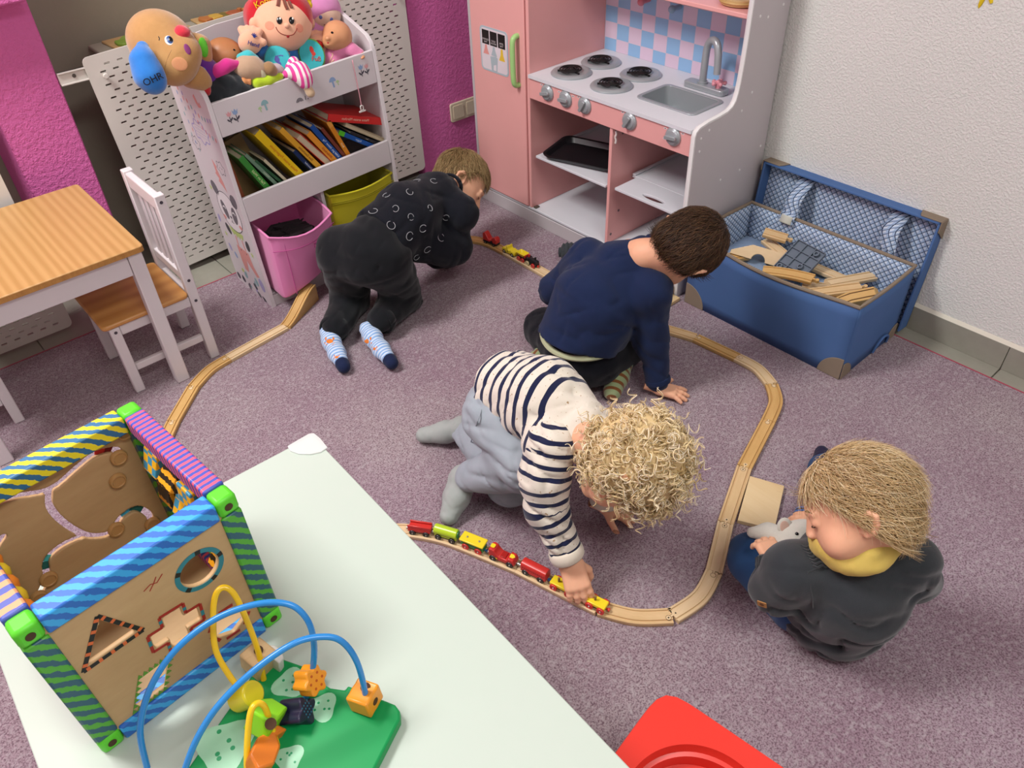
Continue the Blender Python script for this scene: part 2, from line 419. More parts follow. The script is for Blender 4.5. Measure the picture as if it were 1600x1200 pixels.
fl = struct(MB().box((-2.2, -2.0, -.10), (2.26, 3.0, -.012)).build('floor', M_tile))
def tiles(parent, cells, bev=.0015):
    for lo, hi in cells: MB().box(lo, hi).build('tile', M_tile, parent, bevel=bev)
ys = [.428 + .33 * k for k in range(-4, 7)]
tiles(fl, [((2.0, y + .0015, -.013), (2.236, y + .3285, -.004)) for y in ys])
tiles(fl, [((x + .0015, 2.40, -.013), (x + .3285, 2.72, -.004)) for x in [-.83 + .33 * k for k in range(0, 8)]])
tiles(fl, [((x + .0015, 2.7215, -.013), (x + .3285, 2.99, -.004)) for x in [-.83 + .33 * k for k in range(0, 8)]])
cp = MB().box((-2.2, -2.0, -.0125), (2.158, 2.54, 0)).build('carpet', M_carpet)
tag(cp, 'mottled mauve pink short pile carpet covering the whole play floor', 'carpet')
e = MB().box((2.157, -2.0, -.0045), (2.1615, 2.54, .0012)).box((-2.2, 2.539, -.0045), (2.1615, 2.5435, .0012))
e.build('edge_binding', mat('binding', '#a8485c', .8), cp)
wr = MB().box((2.236, -2.0, -.1), (2.33, 3.0, 3.2)).build('wall_right', M_white); struct(wr)
bb = struct(MB().box((2.2345, -2, -.01), (2.236, 3, .078)).build('baseboard_right', M_grout))
tiles(bb, [((2.2255, y + .001, -.004), (2.235, y + .329, .077)) for y in ys], .001)
g = MB(); g.add([(2.2262, -2, .0765), (2.236, -2, .0765), (2.236, -2, .0865), (2.2262, 3, .0765), (2.236, 3, .0765), (2.236, 3, .0865)], [(0, 1, 2), (3, 5, 4), (0, 2, 5, 3), (0, 3, 4, 1), (1, 4, 5, 2)])
g.build('grout_bead', M_grout, bb)
# yellow painted drawing at the top of the white wall
yb = MB(Matrix.Identity(4))
for pts, r in (([(1541, -14), (1536, -2), (1531, 8), (1529, 13)], [.007, .006, .0045, .001]), ([(1548, -13), (1548, -4), (1549, 5)], [.006, .0065, .004])):
    yb.tube([atX(x, y, 2.236) for x, y in pts], r, 8, flat=1)
yb.build('painted_mark', mat('yellow_paint', '#e6c81e', .6), wr)['label'] = 'yellow paint strokes high on the white wall'
wb = struct(MB().box((-2.2, 3.0, -.1), (2.33, 3.1, 3.2)).build('wall_back', M_recess))
MB().box((.343, 2.70, -.01), (.541, 3.0, 3.2)).build('pillar', M_pink, wb, bevel=.004)
MB().box((1.812, 2.70, -.01), (2.236, 3.0, 3.2)).build('pillar', M_pink, wb, bevel=.004)
MB().box((-2.2, 2.70, -.01), (-.6, 3.0, 3.2)).build('pillar', M_pink, wb, bevel=.004)
MB().box((-.6, 2.62, .965), (.527, 3.0, 1.25)).build('ledge', M_pink, wb, bevel=.006)
struct(MB().box((-2.3, -2.0, -.1), (-2.2, 3.1, 3.2)).build('wall_left', M_white))
struct(MB().box((-2.3, -2.1, -.1), (2.33, -2.0, 3.2)).build('wall_front', M_white))
struct(MB().box((-2.3, -2.1, 3.2), (2.33, 3.1, 3.3)).build('ceiling', mat('ceiling_white', '#e6e2dc', .9)))

# radiator box behind the pegboards, with two wooden puzzles on it
rad = thing('radiator', 'grey painted radiator in the recess behind the large pegboards', 'radiator', (1.2, 2.9, 0))
MB().box((.74, 2.712, .1), (1.74, 2.96, .722)).build('body', mat('radiator_grey', '#a59f90', .5), rad, bevel=.01)  # body shape deepened right up to the boards to keep their slots dark
MB().box((.72, 2.708, .722), (1.76, 2.975, .735)).build('top_grille', mat('radiator_grey2', '#aaa495', .5), rad, bevel=.004)
for k in range(2): MB().box((.85 + .7 * k, 2.84, -.004), (.89 + .7 * k, 2.92, .1)).build('foot', MATS['radiator_grey'], rad)
def puzzle(cx, cy, a, lab, cols, seed):
    T = thing('wooden_puzzle', lab, 'puzzle', (cx, cy, .735), a, 'wooden puzzles behind the pegboard')
    MB().box((-.14, -.075, 0), (.14, .075, .008)).build('board', wood('puzzle_ply', '#c9a878', '#b8925e', 'X', 20), T, True, bevel=.003)
    R = random.Random(seed)
    for k in range(7):
        x = -.105 + .035 * k; y = R.uniform(-.03, .03)
        P = [(x + (.024 + R.uniform(-.006, .006)) * math.cos(2 * PI * i / 9), y + (.034 + R.uniform(-.01, .008)) * math.sin(2 * PI * i / 9)) for i in range(9)]
        MB().prism(P, .008, .014 + R.uniform(0, .004)).build('piece', mat('pz_' + cols[k % len(cols)], cols[k % len(cols)], .5), T, True, bevel=.002)
    MB().cyl((.02, .01, .014), (.02, .01, .026), .007, .009, 10).build('knob', mat('pz_knob', '#b06a3c', .5), T, True, bevel=.002)
puzzle(.905, 2.888, .06, 'wooden puzzle with green pieces lying left behind the pegboard', ['#7c9a3a', '#8aa548', '#b8683a', '#c98a3c'], 3)
puzzle(1.215, 2.89, -.05, 'wooden puzzle with orange and brown pieces behind the pegboard', ['#b4703c', '#c8a045', '#7a6a35', '#a85a38'], 5)
# rail and pegboards
rl = thing('mounting_rail', 'white metal rail behind the pegboards beside the pink pillar', 'rail', (1.17, 2.695, .71))
MB().box((.541, 2.690, .715), (1.812, 2.698, .752)).box((.541, 2.6835, .748), (1.812, 2.698, .752)).box((.541, 2.6835, .715), (1.812, 2.698, .719)).build('channel', M_metalw, rl, bevel=.001)
MB().cyl((.585, 2.690, .735), (.585, 2.687, .735), .006, .005, 10).build('screw', mat('screw_dark', '#6a655c', .4, metal=.6), rl)
def pegboard(x0, x1, z0, z1, Y, tilt, lab, knobs=()):
    cx = (x0 + x1) / 2; T = thing('pegboard', lab, 'pegboard', (cx, Y, z0), rot=(0, tilt, 0), group='white slotted pegboards')
    wd = x1 - x0; h = z1 - z0; px, pz = .04, .02; nx = int((wd - .03) / px); nz = int((h - .03) / pz)
    mx = (wd - nx * px) / 2; mz = (h - nz * pz) / 2; b = MB()
    def quad(xa, za, xb, zb): b.add([(xa, 0, za), (xb, 0, za), (xb, 0, zb), (xa, 0, zb)], [(0, 1, 2, 3)])
    slot = [(math.cos(a) * .0034 + (.0062 if math.cos(a) > 0 else -.0062), math.sin(a) * .0034) for a in [math.radians(d) for d in (-60, 0, 60, 120, 180, 240)]]
    def cell(xa, za):
        c_ = (xa + px / 2, za + pz / 2)
        o_ = [(xa + px, za), (xa + px, za + pz / 2), (xa + px, za + pz), (xa, za + pz), (xa, za + pz / 2), (xa, za)]
        vs = [(x, 0, z) for x, z in o_] + [(c_[0] + x, 0, c_[1] + z) for x, z in slot] + [(c_[0] + x, .005, c_[1] + z) for x, z in slot]
        fs = [(k, (k + 1) % 6, 6 + (k + 1) % 6, 6 + k) for k in range(6)] + [(6 + k, 6 + (k + 1) % 6, 12 + (k + 1) % 6, 12 + k) for k in range(6)]
        b.add(vs, fs)
    X0 = -wd / 2 + mx
    for r in range(nz):
        za = mz + r * pz
        if r % 2 == 0:
            for k in range(nx): cell(X0 + k * px, za)
        else:
            quad(X0, za, X0 + px / 2, za + pz); quad(X0 + (nx - .5) * px, za, X0 + nx * px, za + pz)
            for k in range(nx - 1): cell(X0 + (k + .5) * px, za)
    inner = [(X0, mz), (X0 + nx * px, mz), (X0 + nx * px, mz + nz * pz), (X0, mz + nz * pz)]
    R_ = .018; O = []
    for cx_, cz_, a0, q in ((-wd / 2 + R_, R_, 180, 0), (wd / 2 - R_, R_, 270, 1), (wd / 2 - R_, h - R_, 0, 2), (-wd / 2 + R_, h - R_, 90, 3)):
        O.append([(cx_ + R_ * math.cos(math.radians(a0 + 90 * i / 4)), cz_ + R_ * math.sin(math.radians(a0 + 90 * i / 4))) for i in range(5)])
    for q in range(4):
        iq = inner[q]; i2 = inner[(q + 1) % 4]
        for i in range(4): b.add([(iq[0], 0, iq[1])] + [(p[0], 0, p[1]) for p in (O[q][i], O[q][i + 1])], [(0, 1, 2)])
        b.add([(iq[0], 0, iq[1]), (O[q][4][0], 0, O[q][4][1]), (O[(q + 1) % 4][0][0], 0, O[(q + 1) % 4][0][1]), (i2[0], 0, i2[1])], [(0, 1, 2, 3)])
    L = [p for q in O for p in q]; n = len(L)
    b.add([(p[0], 0, p[1]) for p in L] + [(p[0], .005, p[1]) for p in L], [(k, (k + 1) % n, n + (k + 1) % n, n + k) for k in range(n)])
    me = b.build('board', M_metalw, T, True, ang=30)
    for kx, kz in knobs:
        MB().cyl((kx, 0, kz), (kx, -.008, kz), .0045, n=10).cyl((kx, -.008, kz), (kx, -.014, kz), .0085, .0075, n=12).build('peg_knob', M_metalw, T, True, bevel=.001)
    return T
pegboard(.652, 1.225, .03, .792, 2.680, math.radians(-2.6), 'tall white pegboard left of and behind the toy shelf', [(-.24, .70), (.255, .06)])
pegboard(1.228, 1.802, .035, .797, 2.680, math.radians(-.6), 'tall white pegboard right of the toy shelf, beside the pink pillar', [(.25, .70), (-.02, .735)])
pegboard(-.295, .278, .004, .58, 2.62, math.radians(0), 'low white pegboard behind the pine table at the left edge', [])
# socket
sk = thing('wall_socket', 'cream double wall socket on the pink wall beside the play kitchen', 'socket', (2.03, 2.70, .22))
MB().prism(rrect(1.972, .186, 2.125, .266, .008), 0, .009, Matrix(((1, 0, 0, 0), (0, 0, -1, 2.70), (0, 1, 0, 0), (0, 0, 0, 1)))).build('plate', M_cream, sk, bevel=.002)
for cx in (2.012, 2.085):
    F = Matrix.Translation((cx, 2.691, .226)) @ rotm(PI / 2)
    MB().ring(rrect(-.028, -.028, .028, .028, .004, 5), circ(.0195, 24, a0=PI / 24), 0, .003, F).lathe([(.0195, .003), (.0185, -.012), (.0, -.012)], 24, F).build('outlet', M_cream, sk)
    MB().cyl((cx - .008, 2.702, .226), (cx - .008, 2.7005, .226), .003, n=8).cyl((cx + .008, 2.702, .226), (cx + .008, 2.7005, .226), .003, n=8).build('contact', MATS['screw_dark'], sk)
# ================================================================== play kitchen
M_kpink = mat('kitchen_pink', '#e9a9a6', .42, .4, var=.02)
M_kwhite = mat('kitchen_white', '#dadce2', .4, .4, var=.02)
M_kside = mat('kitchen_side', '#c2bbbe', .5, .35, var=.02)
M_kgrey = mat('kitchen_silver', '#a9b0b4', .32, .5, metal=.35, var=.03)
M_black = mat('black_plastic', '#17161a', .38, .5, var=.1)
kx, ky0, ky1, kb = 1.845, 1.325, 2.366, 2.228
K = thing('play_kitchen', 'pink and white wooden play kitchen standing against the white wall', 'kitchen', (2.04, 1.845, 0))
def kbox(name, lo, hi, m, par=K, bevel=.002): return MB().box(lo, hi).build(name, m, par, bevel=bevel)
# right side panel with the S-curve
prof = [(kx, 0), (kx, .556), (kx + .004, .568), (kx + .016, .576), (1.90, .582), (1.95, .5845), (1.99, .589), (2.012, .598), (2.026, .614), (2.033, .638), (2.037, .67), (2.04, .72), (2.042, .80), (2.042, 1.02), (kb, 1.02), (kb, 0)]
sp = MB().prism(prof, -.0155, 0, Matrix(((1, 0, 0, 0), (0, 0, -1, ky0 - .0155 + .0155), (0, 1, 0, 0), (0, 0, 0, 1)))).build('side_panel', M_kside, K, bevel=.002)
eb = [(x, ky0 + .0078, z) for x, z in prof[:-2]]
MB().tube(eb, .0082, 6, flat=1).build('edge_strip', mat('white_edge', '#eceaea', .35), sp)
kbox('side_panel', (kx + .0, 2.351, 0), (kb, ky1, 1.02), M_kside)
kbox('fridge_panel', (kx + .001, 2.046, .066), (kb, 2.060, 1.02), M_kpink)
kbox('back_panel', (kb - .004, ky0 + .016, .05), (kb, 2.35, 1.02), M_kside)
kbox('base_panel', (kx + .002, ky0 + .0165, .056), (kb - .005, 2.3505, .066), M_kwhite)
kbox('plinth', (kx + .001, ky0 + .0165, 0), (kx + .014, 2.3505, .052), M_kside)
kbox('divider', (kx + .004, 1.655, .0665), (kb - .005, 1.667, .489), M_kpink)
d = kbox('fridge_door', (kx - .004, 2.0635, .068), (kx + .010, 2.348, 1.01), M_kpink, bevel=.003)
kbox('fridge_panel', (kx + .0105, 2.0605, .0665), (kx + .02, 2.3505, 1.01), M_kpink)
h = MB().tube(spline([(kx - .003, 2.0955, .690), (kx - .018, 2.0955, .688), (kx - .028, 2.0955, .672), (kx - .030, 2.0955, .61), (kx - .028, 2.0955, .545), (kx - .018, 2.0955, .528), (kx - .003, 2.0955, .526)], 6), .0095, 10).build('handle', mat('green_plastic', '#a5d486', .35), d)
st = MB().prism(rrect(0, 0, .150, .152, .016), 0, .0012, Matrix(((0, 0, -1, kx - .004), (-1, 0, 0, 2.297), (0, 1, 0, .538), (0, 0, 0, 1))))
sk_ = st.build('drink_sticker', mat('sticker_blue', '#b3c3cc', .45), d)
FM = Matrix(((0, 0, -1, kx - .0052), (-1, 0, 0, 2.297), (0, 1, 0, .538), (0, 0, 0, 1)))
prn = MB().prism(rrect(.006, .006, .144, .146, .012), 0, .0003, FM, 0)
for k in range(3): prn.prism([(.012 + .043 * k, .092), (.050 + .043 * k, .092), (.050 + .043 * k, .140), (.012 + .043 * k, .140)], .0003, .0006, FM, 1)
for k, mi in ((0, 2), (1, 3), (2, 4)):
    x = .031 + .043 * k; y = .058 if k < 2 else .05
    prn.prism([(x - .016, y), (x + .016, y), (x + .007, y + .02), (x + .005, .090), (x - .005, .090), (x - .007, y + .02)], .0003, .0006, FM, mi)
prn.prism([(.058, .006), (.088, .006), (.093, .054), (.082, .058), (.053, .054)], .0003, .0007, FM, 3).prism([(.068, .008), (.083, .008), (.084, .03), (.070, .026)], .0007, .0009, FM, 0)
prn.build('print', [mat('st_pale', '#e4d9e0', .45), mat('st_black', '#1a1215', .4), mat('st_red', '#e79a94', .45), mat('st_grey', '#aebcc4', .45), mat('st_yel', '#e6c23c', .45)], sk_)
for k, (a, b) in enumerate((('ORANGE', 'SAFT'), ('COLD', 'WATER'), ('APFEL', 'SAFT'))):
    text(a + '\n' + b, .0085, FM @ Matrix.Translation((.031 + .043 * k, .104, .0008)), mat('st_text', '#cfc6c8', .5), sk_, ext=.0001)
# worktop with a cut-out for the sink
F = Matrix.Translation((0, 0, .562))
sx0, sx1, sy0, sy1 = 1.926, 2.088, 1.404, 1.638
wt = MB()
hole = rrect(sx0 + .008, sy0 + .008, sx1 - .008, sy1 - .008, .02, 4)
def on_rect(x, y, x0, y0, x1, y1):      # push a point of the hole out to the rectangle
    cx, cy = (sx0 + sx1) / 2, (sy0 + sy1) / 2; dx, dy = x - cx, y - cy; s_ = 1e9
    if dx > 1e-9: s_ = min(s_, (x1 - cx) / dx)
    if dx < -1e-9: s_ = min(s_, (x0 - cx) / dx)
    if dy > 1e-9: s_ = min(s_, (y1 - cy) / dy)
    if dy < -1e-9: s_ = min(s_, (y0 - cy) / dy)
    return (cx + dx * s_, cy + dy * s_)
wx0, wx1, wy0, wy1 = kx - .006, kb - .008, ky0 + .0165, 1.665
out = []
for p in hole:
    q = on_rect(p[0], p[1], wx0, wy0, wx1, wy1)
    out.append(q)
for cn in ((wx0, wy0), (wx1, wy0), (wx1, wy1), (wx0, wy1)):
    i = min(range(len(out)), key=lambda i: (out[i][0] - cn[0]) ** 2 + (out[i][1] - cn[1]) ** 2); out[i] = cn
wt.ring(out, hole, 0, .011, F)
wt.box((wx0, 1.665, .562), (wx1, 2.0455, .573))
wtop = wt.build('worktop', M_kwhite, K)
MB().ring(rrect(sx0, sy0, sx1, sy1, .022, 5), rrect(sx0 + .013, sy0 + .013, sx1 - .013, sy1 - .013, .016, 5), .573, .5775).build('sink', M_kgrey, K, bevel=.0015)
P = [[V((x, y, z)) for x, y in rrect(sx0 + i_, sy0 + i_, sx1 - i_, sy1 - i_, .018, 5)] for i_, z in ((.0125, .5765), (.014, .55), (.018, .512), (.026, .5045), (.05, .503))]
bs = MB().grid(P, closed=True); n_ = len(P[-1]); bs.add(P[-1], [tuple(range(n_))])
bs.build('basin', M_kgrey, K)
# burners
coil = mat('burner_black', '#1b191a', .45)
for bx, by in ((1.948, 1.944), (2.092, 1.941), (2.092, 1.757), (1.948, 1.757)):
    b = MB().lathe([(.070, .573), (.071, .577), (.066, .582), (.056, .584), (.050, .581), (0, .5805)], 32, Matrix.Translation((bx, by, 0))).build('burner', M_kgrey, K)
    cm = MB(); pts = [(bx + (.007 + .034 * k / 110) * math.cos(2 * PI * 3.6 * k / 110), by + (.007 + .034 * k / 110) * math.sin(2 * PI * 3.6 * k / 110), .5885) for k in range(111)]
    cm.tube(pts, .0029, 6)
    for a in (.3, 2.4, 4.5): cm.tube([(bx + .008 * math.cos(a), by + .008 * math.sin(a), .5842), (bx + .047 * math.cos(a), by + .047 * math.sin(a), .5845)], .0035, 6)
    cm.sph((bx, by, .5885), (.008, .008, .004), 10, 6)
    cm.build('coil', coil, b)
# control panel and dials
cpn = kbox('control_panel', (kx + .0, ky0 + .0165, .490), (kx + .012, 2.0455, .5615), M_kpink)
for i, (yy, zz, ang) in enumerate(((1.952, .533, .25), (1.864, .533, .1), (1.775, .535, 1.05), (1.580, .536, 1.0), (1.406, .536, .1))):
    Fk = frame((-1, 0, 0), (0, -1, 0), (kx, yy, zz))
    kn = MB().lathe([(.0285, 0), (.0285, .004), (.026, .008), (.023, .009), (.022, .012), (.018, .0135), (0, .0135)], 24, Fk)
    kn.prism([(-.019, -.0055), (.019, -.0055), (.021, 0), (.019, .0055), (-.019, .0055), (-.021, 0)], .0132, .022, Fk @ rotm(0, 0, ang))
    kn.build('dial', M_kgrey, K, bevel=.0012)
    pm_ = MB()
    for a in ((.8, 2.6) if i in (0, 2, 3) else (.5, 1.2, 2.0, 2.7, 3.6)):
        pm_.prism(rrect(-.006, -.0028, .006, .0028, .0024, 2), .0, .0003, frame((-1, 0, 0), (0, -1, 0), (kx - .0001, yy - .037 * math.cos(a), min(zz + .037 * math.sin(a), .559))), 0)
        pm_.prism(rrect(-.003, -.001, .003, .001, .0006, 2), .0003, .0005, frame((-1, 0, 0), (0, -1, 0), (kx - .0001, yy - .037 * math.cos(a), min(zz + .037 * math.sin(a), .559))), 1)
    pm_.build('dial_print', [mat('print_white', '#e9dfe0', .5), mat('print_dark', '#5b4a52', .5)], cpn)['kind'] = 'stuff'
# tap
tp = MB().prism(rrect(2.108, 1.436, 2.152, 1.592, .012), .573, .592).build('tap_base', M_kgrey, K, bevel=.003)
sp_ = [(2.130, 1.530, .592), (2.130, 1.530, .66), (2.130, 1.528, .70), (2.127, 1.518, .722), (2.121, 1.500, .731), (2.115, 1.482, .724), (2.111, 1.471, .70), (2.109, 1.466, .665), (2.108, 1.464, .640)]
MB().tube(spline(sp_, 6), .0115, 12).cyl((2.130, 1.53, .590), (2.130, 1.53, .598), .017, n=16).build('spout', M_kgrey, tp)
th = MB().cyl((2.130, 1.468, .591), (2.130, 1.468, .612), .010, n=12)
for k in range(5):
    a = 2 * PI * k / 5 + .3; th.cyl((2.130, 1.468, .607), (2.130 + .017 * math.cos(a), 1.468 + .017 * math.sin(a), .607), .005, n=8).sph((2.130 + .019 * math.cos(a), 1.468 + .019 * math.sin(a), .607), .0068, 8, 6)
th.sph((2.130, 1.468, .612), (.009, .009, .005), 10, 6).build('tap_handle', mat('tap_pink', '#e59aa6', .4), tp)
# backsplash: printed checks
t = NT('check_print'); t.rough(.45); co = t.coord()
sx = t.n('ShaderNodeSeparateXYZ'); t.l(co, sx.inputs[0])
def cellf(sock, org, step): return t.math('FLOOR', t.math('MULTIPLY_ADD', sock, 1 / step, org / step))
CK0y, CK0z = 1.987 - 1.845, .724
par = t.math('MODULO', t.math('ADD', t.math('ADD', cellf(sx.outputs[1], -CK0y + 5.7, .057), cellf(sx.outputs[2], -CK0z + 5.4, .054)), 0), 2.0)
t.base(t.mix(par, C('#dac6da'), C('#90bbe2'))); M_chk = t.m
bsp = MB().box((kb - .009, ky0 + .0165, .5735), (kb - .0042, 2.0455, 1.0)).build('backsplash', M_chk, K)
ln = MB()
for k in range(-9, 3):
    yy = 1.987 + .057 * k - .0
    if ky0 + .017 < yy < 2.045: ln.box((kb - .0094, yy - .0005, .574), (kb - .0089, yy + .0005, 1.0))
for k in range(-2, 6): ln.box((kb - .0094, ky0 + .017, .724 + .054 * k - .0005), (kb - .0089, 2.045, .724 + .054 * k + .0005))
ln.build('grout_print', mat('check_line', '#e0d3dc', .5), bsp)
us = kbox('upper_shelf', (2.045, ky0 + .0165, .835), (kb - .0095, 2.0455, .848), M_kpink)
for hy, m_ in ((1.848, mat('hook_pink', '#d9808e', .4)), (1.716, mat('hook_blue', '#93b3cc', .4))):
    MB().cyl((kb - .0095, hy, .772), (kb - .05, hy, .772), .0075, .0085, 12).sph((kb - .052, hy, .772), .0125, 12, 8).build('hook', m_, K)
# fold-down shelves
def notch(y0, y1, z, hole=None):
    th_ = .009; b = MB(); F = Matrix.Translation((0, 0, z - th_))
    poly = [(kx - .003, y0), (kb - .012, y0), (kb - .012, y1 - .012), (1.955, y1 - .012), (1.955, y1 - .028), (kx + .07, y1 - .028), (kx - .003, y1 - .028)]
    if hole:
        x0, x1 = kx - .003, 1.955; cy = (y0 + y1 - .012) / 2 - .01
        hl = circ(1, 24); hl = [(1.872 + p[0] * .013, cy + p[1] * .045) for p in hl]
        rc = []
        for p in hl:
            dx, dy = p[0] - 1.872, p[1] - cy; s_ = 1e9
            if dx > 1e-9: s_ = min(s_, (x1 - 1.872) / dx)
            if dx < -1e-9: s_ = min(s_, (x0 - 1.872) / dx)
            if dy > 1e-9: s_ = min(s_, (y1 - .028 - cy) / dy)
            if dy < -1e-9: s_ = min(s_, (y0 - cy) / dy)
            rc.append((1.872 + dx * s_, cy + dy * s_))
        for cn in ((x0, y0), (x1, y0), (x1, y1 - .028), (x0, y1 - .028)):
            i = min(range(len(rc)), key=lambda i: (rc[i][0] - cn[0]) ** 2 + (rc[i][1] - cn[1]) ** 2); rc[i] = cn
        b.ring(rc, hl, 0, th_, F); b.box((x1, y0, z - th_), (kb - .012, y1 - .028, z))
    else: b.box((kx - .003, y0, z - th_), (kb - .012, y1 - .028, z))
    b.box((1.955, y1 - .028, z - th_), (kb - .012, y1 - .006, z + .0))
    b.box((1.955, y1 - .020, z), (kb - .012, y1 - .006, z + .006))
    return b.build('inner_shelf', M_kwhite, K, bevel=.0015)
notch(1.6685, 2.0435, .289); notch(1.3425, 1.654, .296, True)
for p in [(1.87, 1.325, .545), (1.87, 1.325, .505), (1.905, 1.325, .56), (2.0, 1.325, .37), (2.10, 1.325, .37), (2.06, 1.325, .575), (2.12, 1.325, .83), (2.08, 1.325, .84), (2.19, 1.325, .85), (2.20, 1.325, .42), (2.10, 1.325, .62)]:
    MB().lathe([(.0045, 0), (.004, .0012), (0, .0016)], 10, frame((0, -1, 0), (1, 0, 0), p)).build('screw_cap', mat('cap_white', '#e8e6e6', .4), K)
for p in [(1.90, 1.654, .18), (1.865, 1.654, .10), (1.9, 1.654, .46)]:
    MB().lathe([(.005, 0), (.0045, .0012), (0, .0016)], 10, frame((0, -1, 0), (1, 0, 0), p)).build('screw_cap', mat('cap_dark', '#7d6468', .4), K)
MB().tube(spline([(1.862, 1.652, .478), (1.862, 1.649, .468), (1.861, 1.652, .458), (1.862, 1.649, .448), (1.862, 1.651, .437)], 4), .0035, 6).build('cord', mat('cord_white', '#e6dcd8', .8), K)
MB().cbox((kx + .015, 2.035, .069), (.02, .014, .006)).cyl((kx + .01, 2.03, .069), (kx + .01, 2.042, .069), .004, n=8).build('hinge', mat('hinge_metal', '#6d665c', .4, metal=.6), K, bevel=.001)
# tray and wooden plate
T = thing('serving_tray', 'black plastic tray on the left inner shelf of the play kitchen', 'tray', (1.962, 1.868, .289), math.radians(17))
tr = MB(); L = []
for i_, z in ((.012, 0), (.0, .020), (-.008, .022), (-.007, .018), (.006, .004), (.014, .004)):
    L.append([V((x, y, z)) for x, y in rrect(-.092 + i_, -.135 + i_, .092 - i_, .135 - i_, .032, 5)])
tr.grid(L, closed=True); n_ = len(L[0]); tr.add(L[-1], [tuple(range(n_))]); tr.add(L[0], [tuple(range(n_))[::-1]])
tr.build('rim', M_black, T, True)
pl = thing('wooden_bowl', 'round wooden bowl on the upper pink shelf of the play kitchen', 'bowl', (2.125, 1.425, .848))
MB().lathe([(.050, 0), (.060, .004), (.064, .022), (.060, .022), (.054, .007), (0, .006)], 32).build('bowl', wood('bamboo', '#dcc08a', '#c8a468', 'X', 25), pl, True)
MB().lathe([(.0645, .0095), (.0660, .0125), (.0645, .0155)], 32).build('rim_band', wood('bamboo2', '#c9a76a', '#b8935a', 'X', 25), pl, True)

# ================================================================== toy shelf
M_sw = mat('shelf_white', '#d9d3d6', .45, .4, var=.015)
TS = thing('toy_shelf', 'white toy shelf with animal decals, open top bin and book compartment', 'shelf', (1.108, 2.24, 0), rot=(0, math.radians(-2.2), 0))
S = Matrix.Identity(4)
hw = .288; D0, D1 = 0.0, .262          # local: x -hw..hw, y 0 (front)..D1 (back)
sd = [(D0, 0), (D1, 0), (D1, .80), (D1 - .02, .812), (.16, .80), (.08, .775), (.028, .757), (.008, .738), (D0, .715)]
for k, sx_ in enumerate((-hw, hw - .014)):
    p_ = MB().prism(sd, 0, .014, Matrix(((0, 0, 1, sx_), (1, 0, 0, 0), (0, 1, 0, 0), (0, 0, 0, 1)))).build('side_panel', M_sw, TS, True, bevel=.0015)
    if k == 0: SIDE = p_
bp = [(-hw + .014, .02), (hw - .014, .02), (hw - .014, .80), (hw - .05, .822), (.1, .838), (-.1, .838), (-hw + .05, .822), (-hw + .014, .80)]
MB().prism(bp, 0, .006, Matrix(((1, 0, 0, 0), (0, 0, 1, D1 - .006), (0, 1, 0, 0), (0, 0, 0, 1)))).build('back_panel', M_sw, TS, True)
def sbox(n, lo, hi, m=M_sw): return MB().box(lo, hi).build(n, m, TS, True, bevel=.0015)
sbox('plinth', (-hw + .0145, .006, 0), (hw - .0145, .018, .05)); sbox('bottom_board', (-hw + .0145, .019, .04), (hw - .0145, D1 - .007, .052))
LIP1 = sbox('front_lip', (-hw + .0145, .0, .335), (hw - .0145, .012, .416)); sbox('shelf_board', (-hw + .0145, .0125, .338), (hw - .0145, D1 - .007, .35))
LIP2 = sbox('front_lip', (-hw + .0145, .0, .614), (hw - .0145, .012, .715)); sbox('bin_floor', (-hw + .0145, .0125, .617), (hw - .0145, D1 - .007, .629))
sbox('middle_wall', (-.006, .02, .0525), (.006, D1 - .007, .334))
# decals on the lip
DC = {k: mat('dc_' + k, v, .5, var=.03) for k, v in dict(pink='#d9a0a4', blue='#8fa8cf', teal='#8fb6bc', green='#b2cc9a', ink='#4d4a55', salmon='#dd9a94', grey='#6e6b72', dark='#454349', lav='#a9a3cf', white='#ece8ea', ygreen='#bccf7c').items()}
def decal(par, F, items):                # flat print: list of (polygon, colour, layer)
    names = sorted({c for _, c, _ in items}); b = MB()
    for poly, c, ly in items: b.prism(poly, .0002 + .0002 * ly, .0004 + .0002 * ly, F, names.index(c))
    o = b.build('printed_decal', [DC[c] for c in names], par, True); o['kind'] = 'stuff'; return o
FL_ = Matrix(((1, 0, 0, 0), (0, 0, -1, 0), (0, 1, 0, 0), (0, 0, 0, 1)))
def ell(cx, cy, rx, ry, n=14, rot=0):
    return [(cx + rx * math.cos(a) * math.cos(rot) - ry * math.sin(a) * math.sin(rot), cy + rx * math.cos(a) * math.sin(rot) + ry * math.sin(a) * math.cos(rot)) for a in [2 * PI * k / n for k in range(n)]]
def strip(pts, w_):
    L, R_ = [], []
    for i, p in enumerate(pts):
        a = pts[max(0, i - 1)]; b = pts[min(len(pts) - 1, i + 1)]; dx, dy = b[0] - a[0], b[1] - a[1]; l = math.hypot(dx, dy) or 1
        L.append((p[0] - dy / l * w_, p[1] + dx / l * w_)); R_.append((p[0] + dy / l * w_, p[1] - dx / l * w_))
    return L + R_[::-1]
def tulip(cx, cy, c, s=1.0):
    return [([(cx - .008 * s, cy + .012 * s), (cx - .006 * s, cy), (cx, cy - .003 * s), (cx + .006 * s, cy), (cx + .008 * s, cy + .012 * s), (cx + .004 * s, cy + .006 * s), (cx, cy + .013 * s), (cx - .004 * s, cy + .006 * s)], c, 0),
            (strip([(cx, cy - .003 * s), (cx + .001, cy - .022 * s)], .0012), 'ink', 0), (ell(cx + .005 * s, cy - .011 * s, .006 * s, .0025 * s, 10, .8), 'ink', 0), (ell(cx - .005 * s, cy - .013 * s, .006 * s, .0025 * s, 10, 2.3), 'ink', 0)]
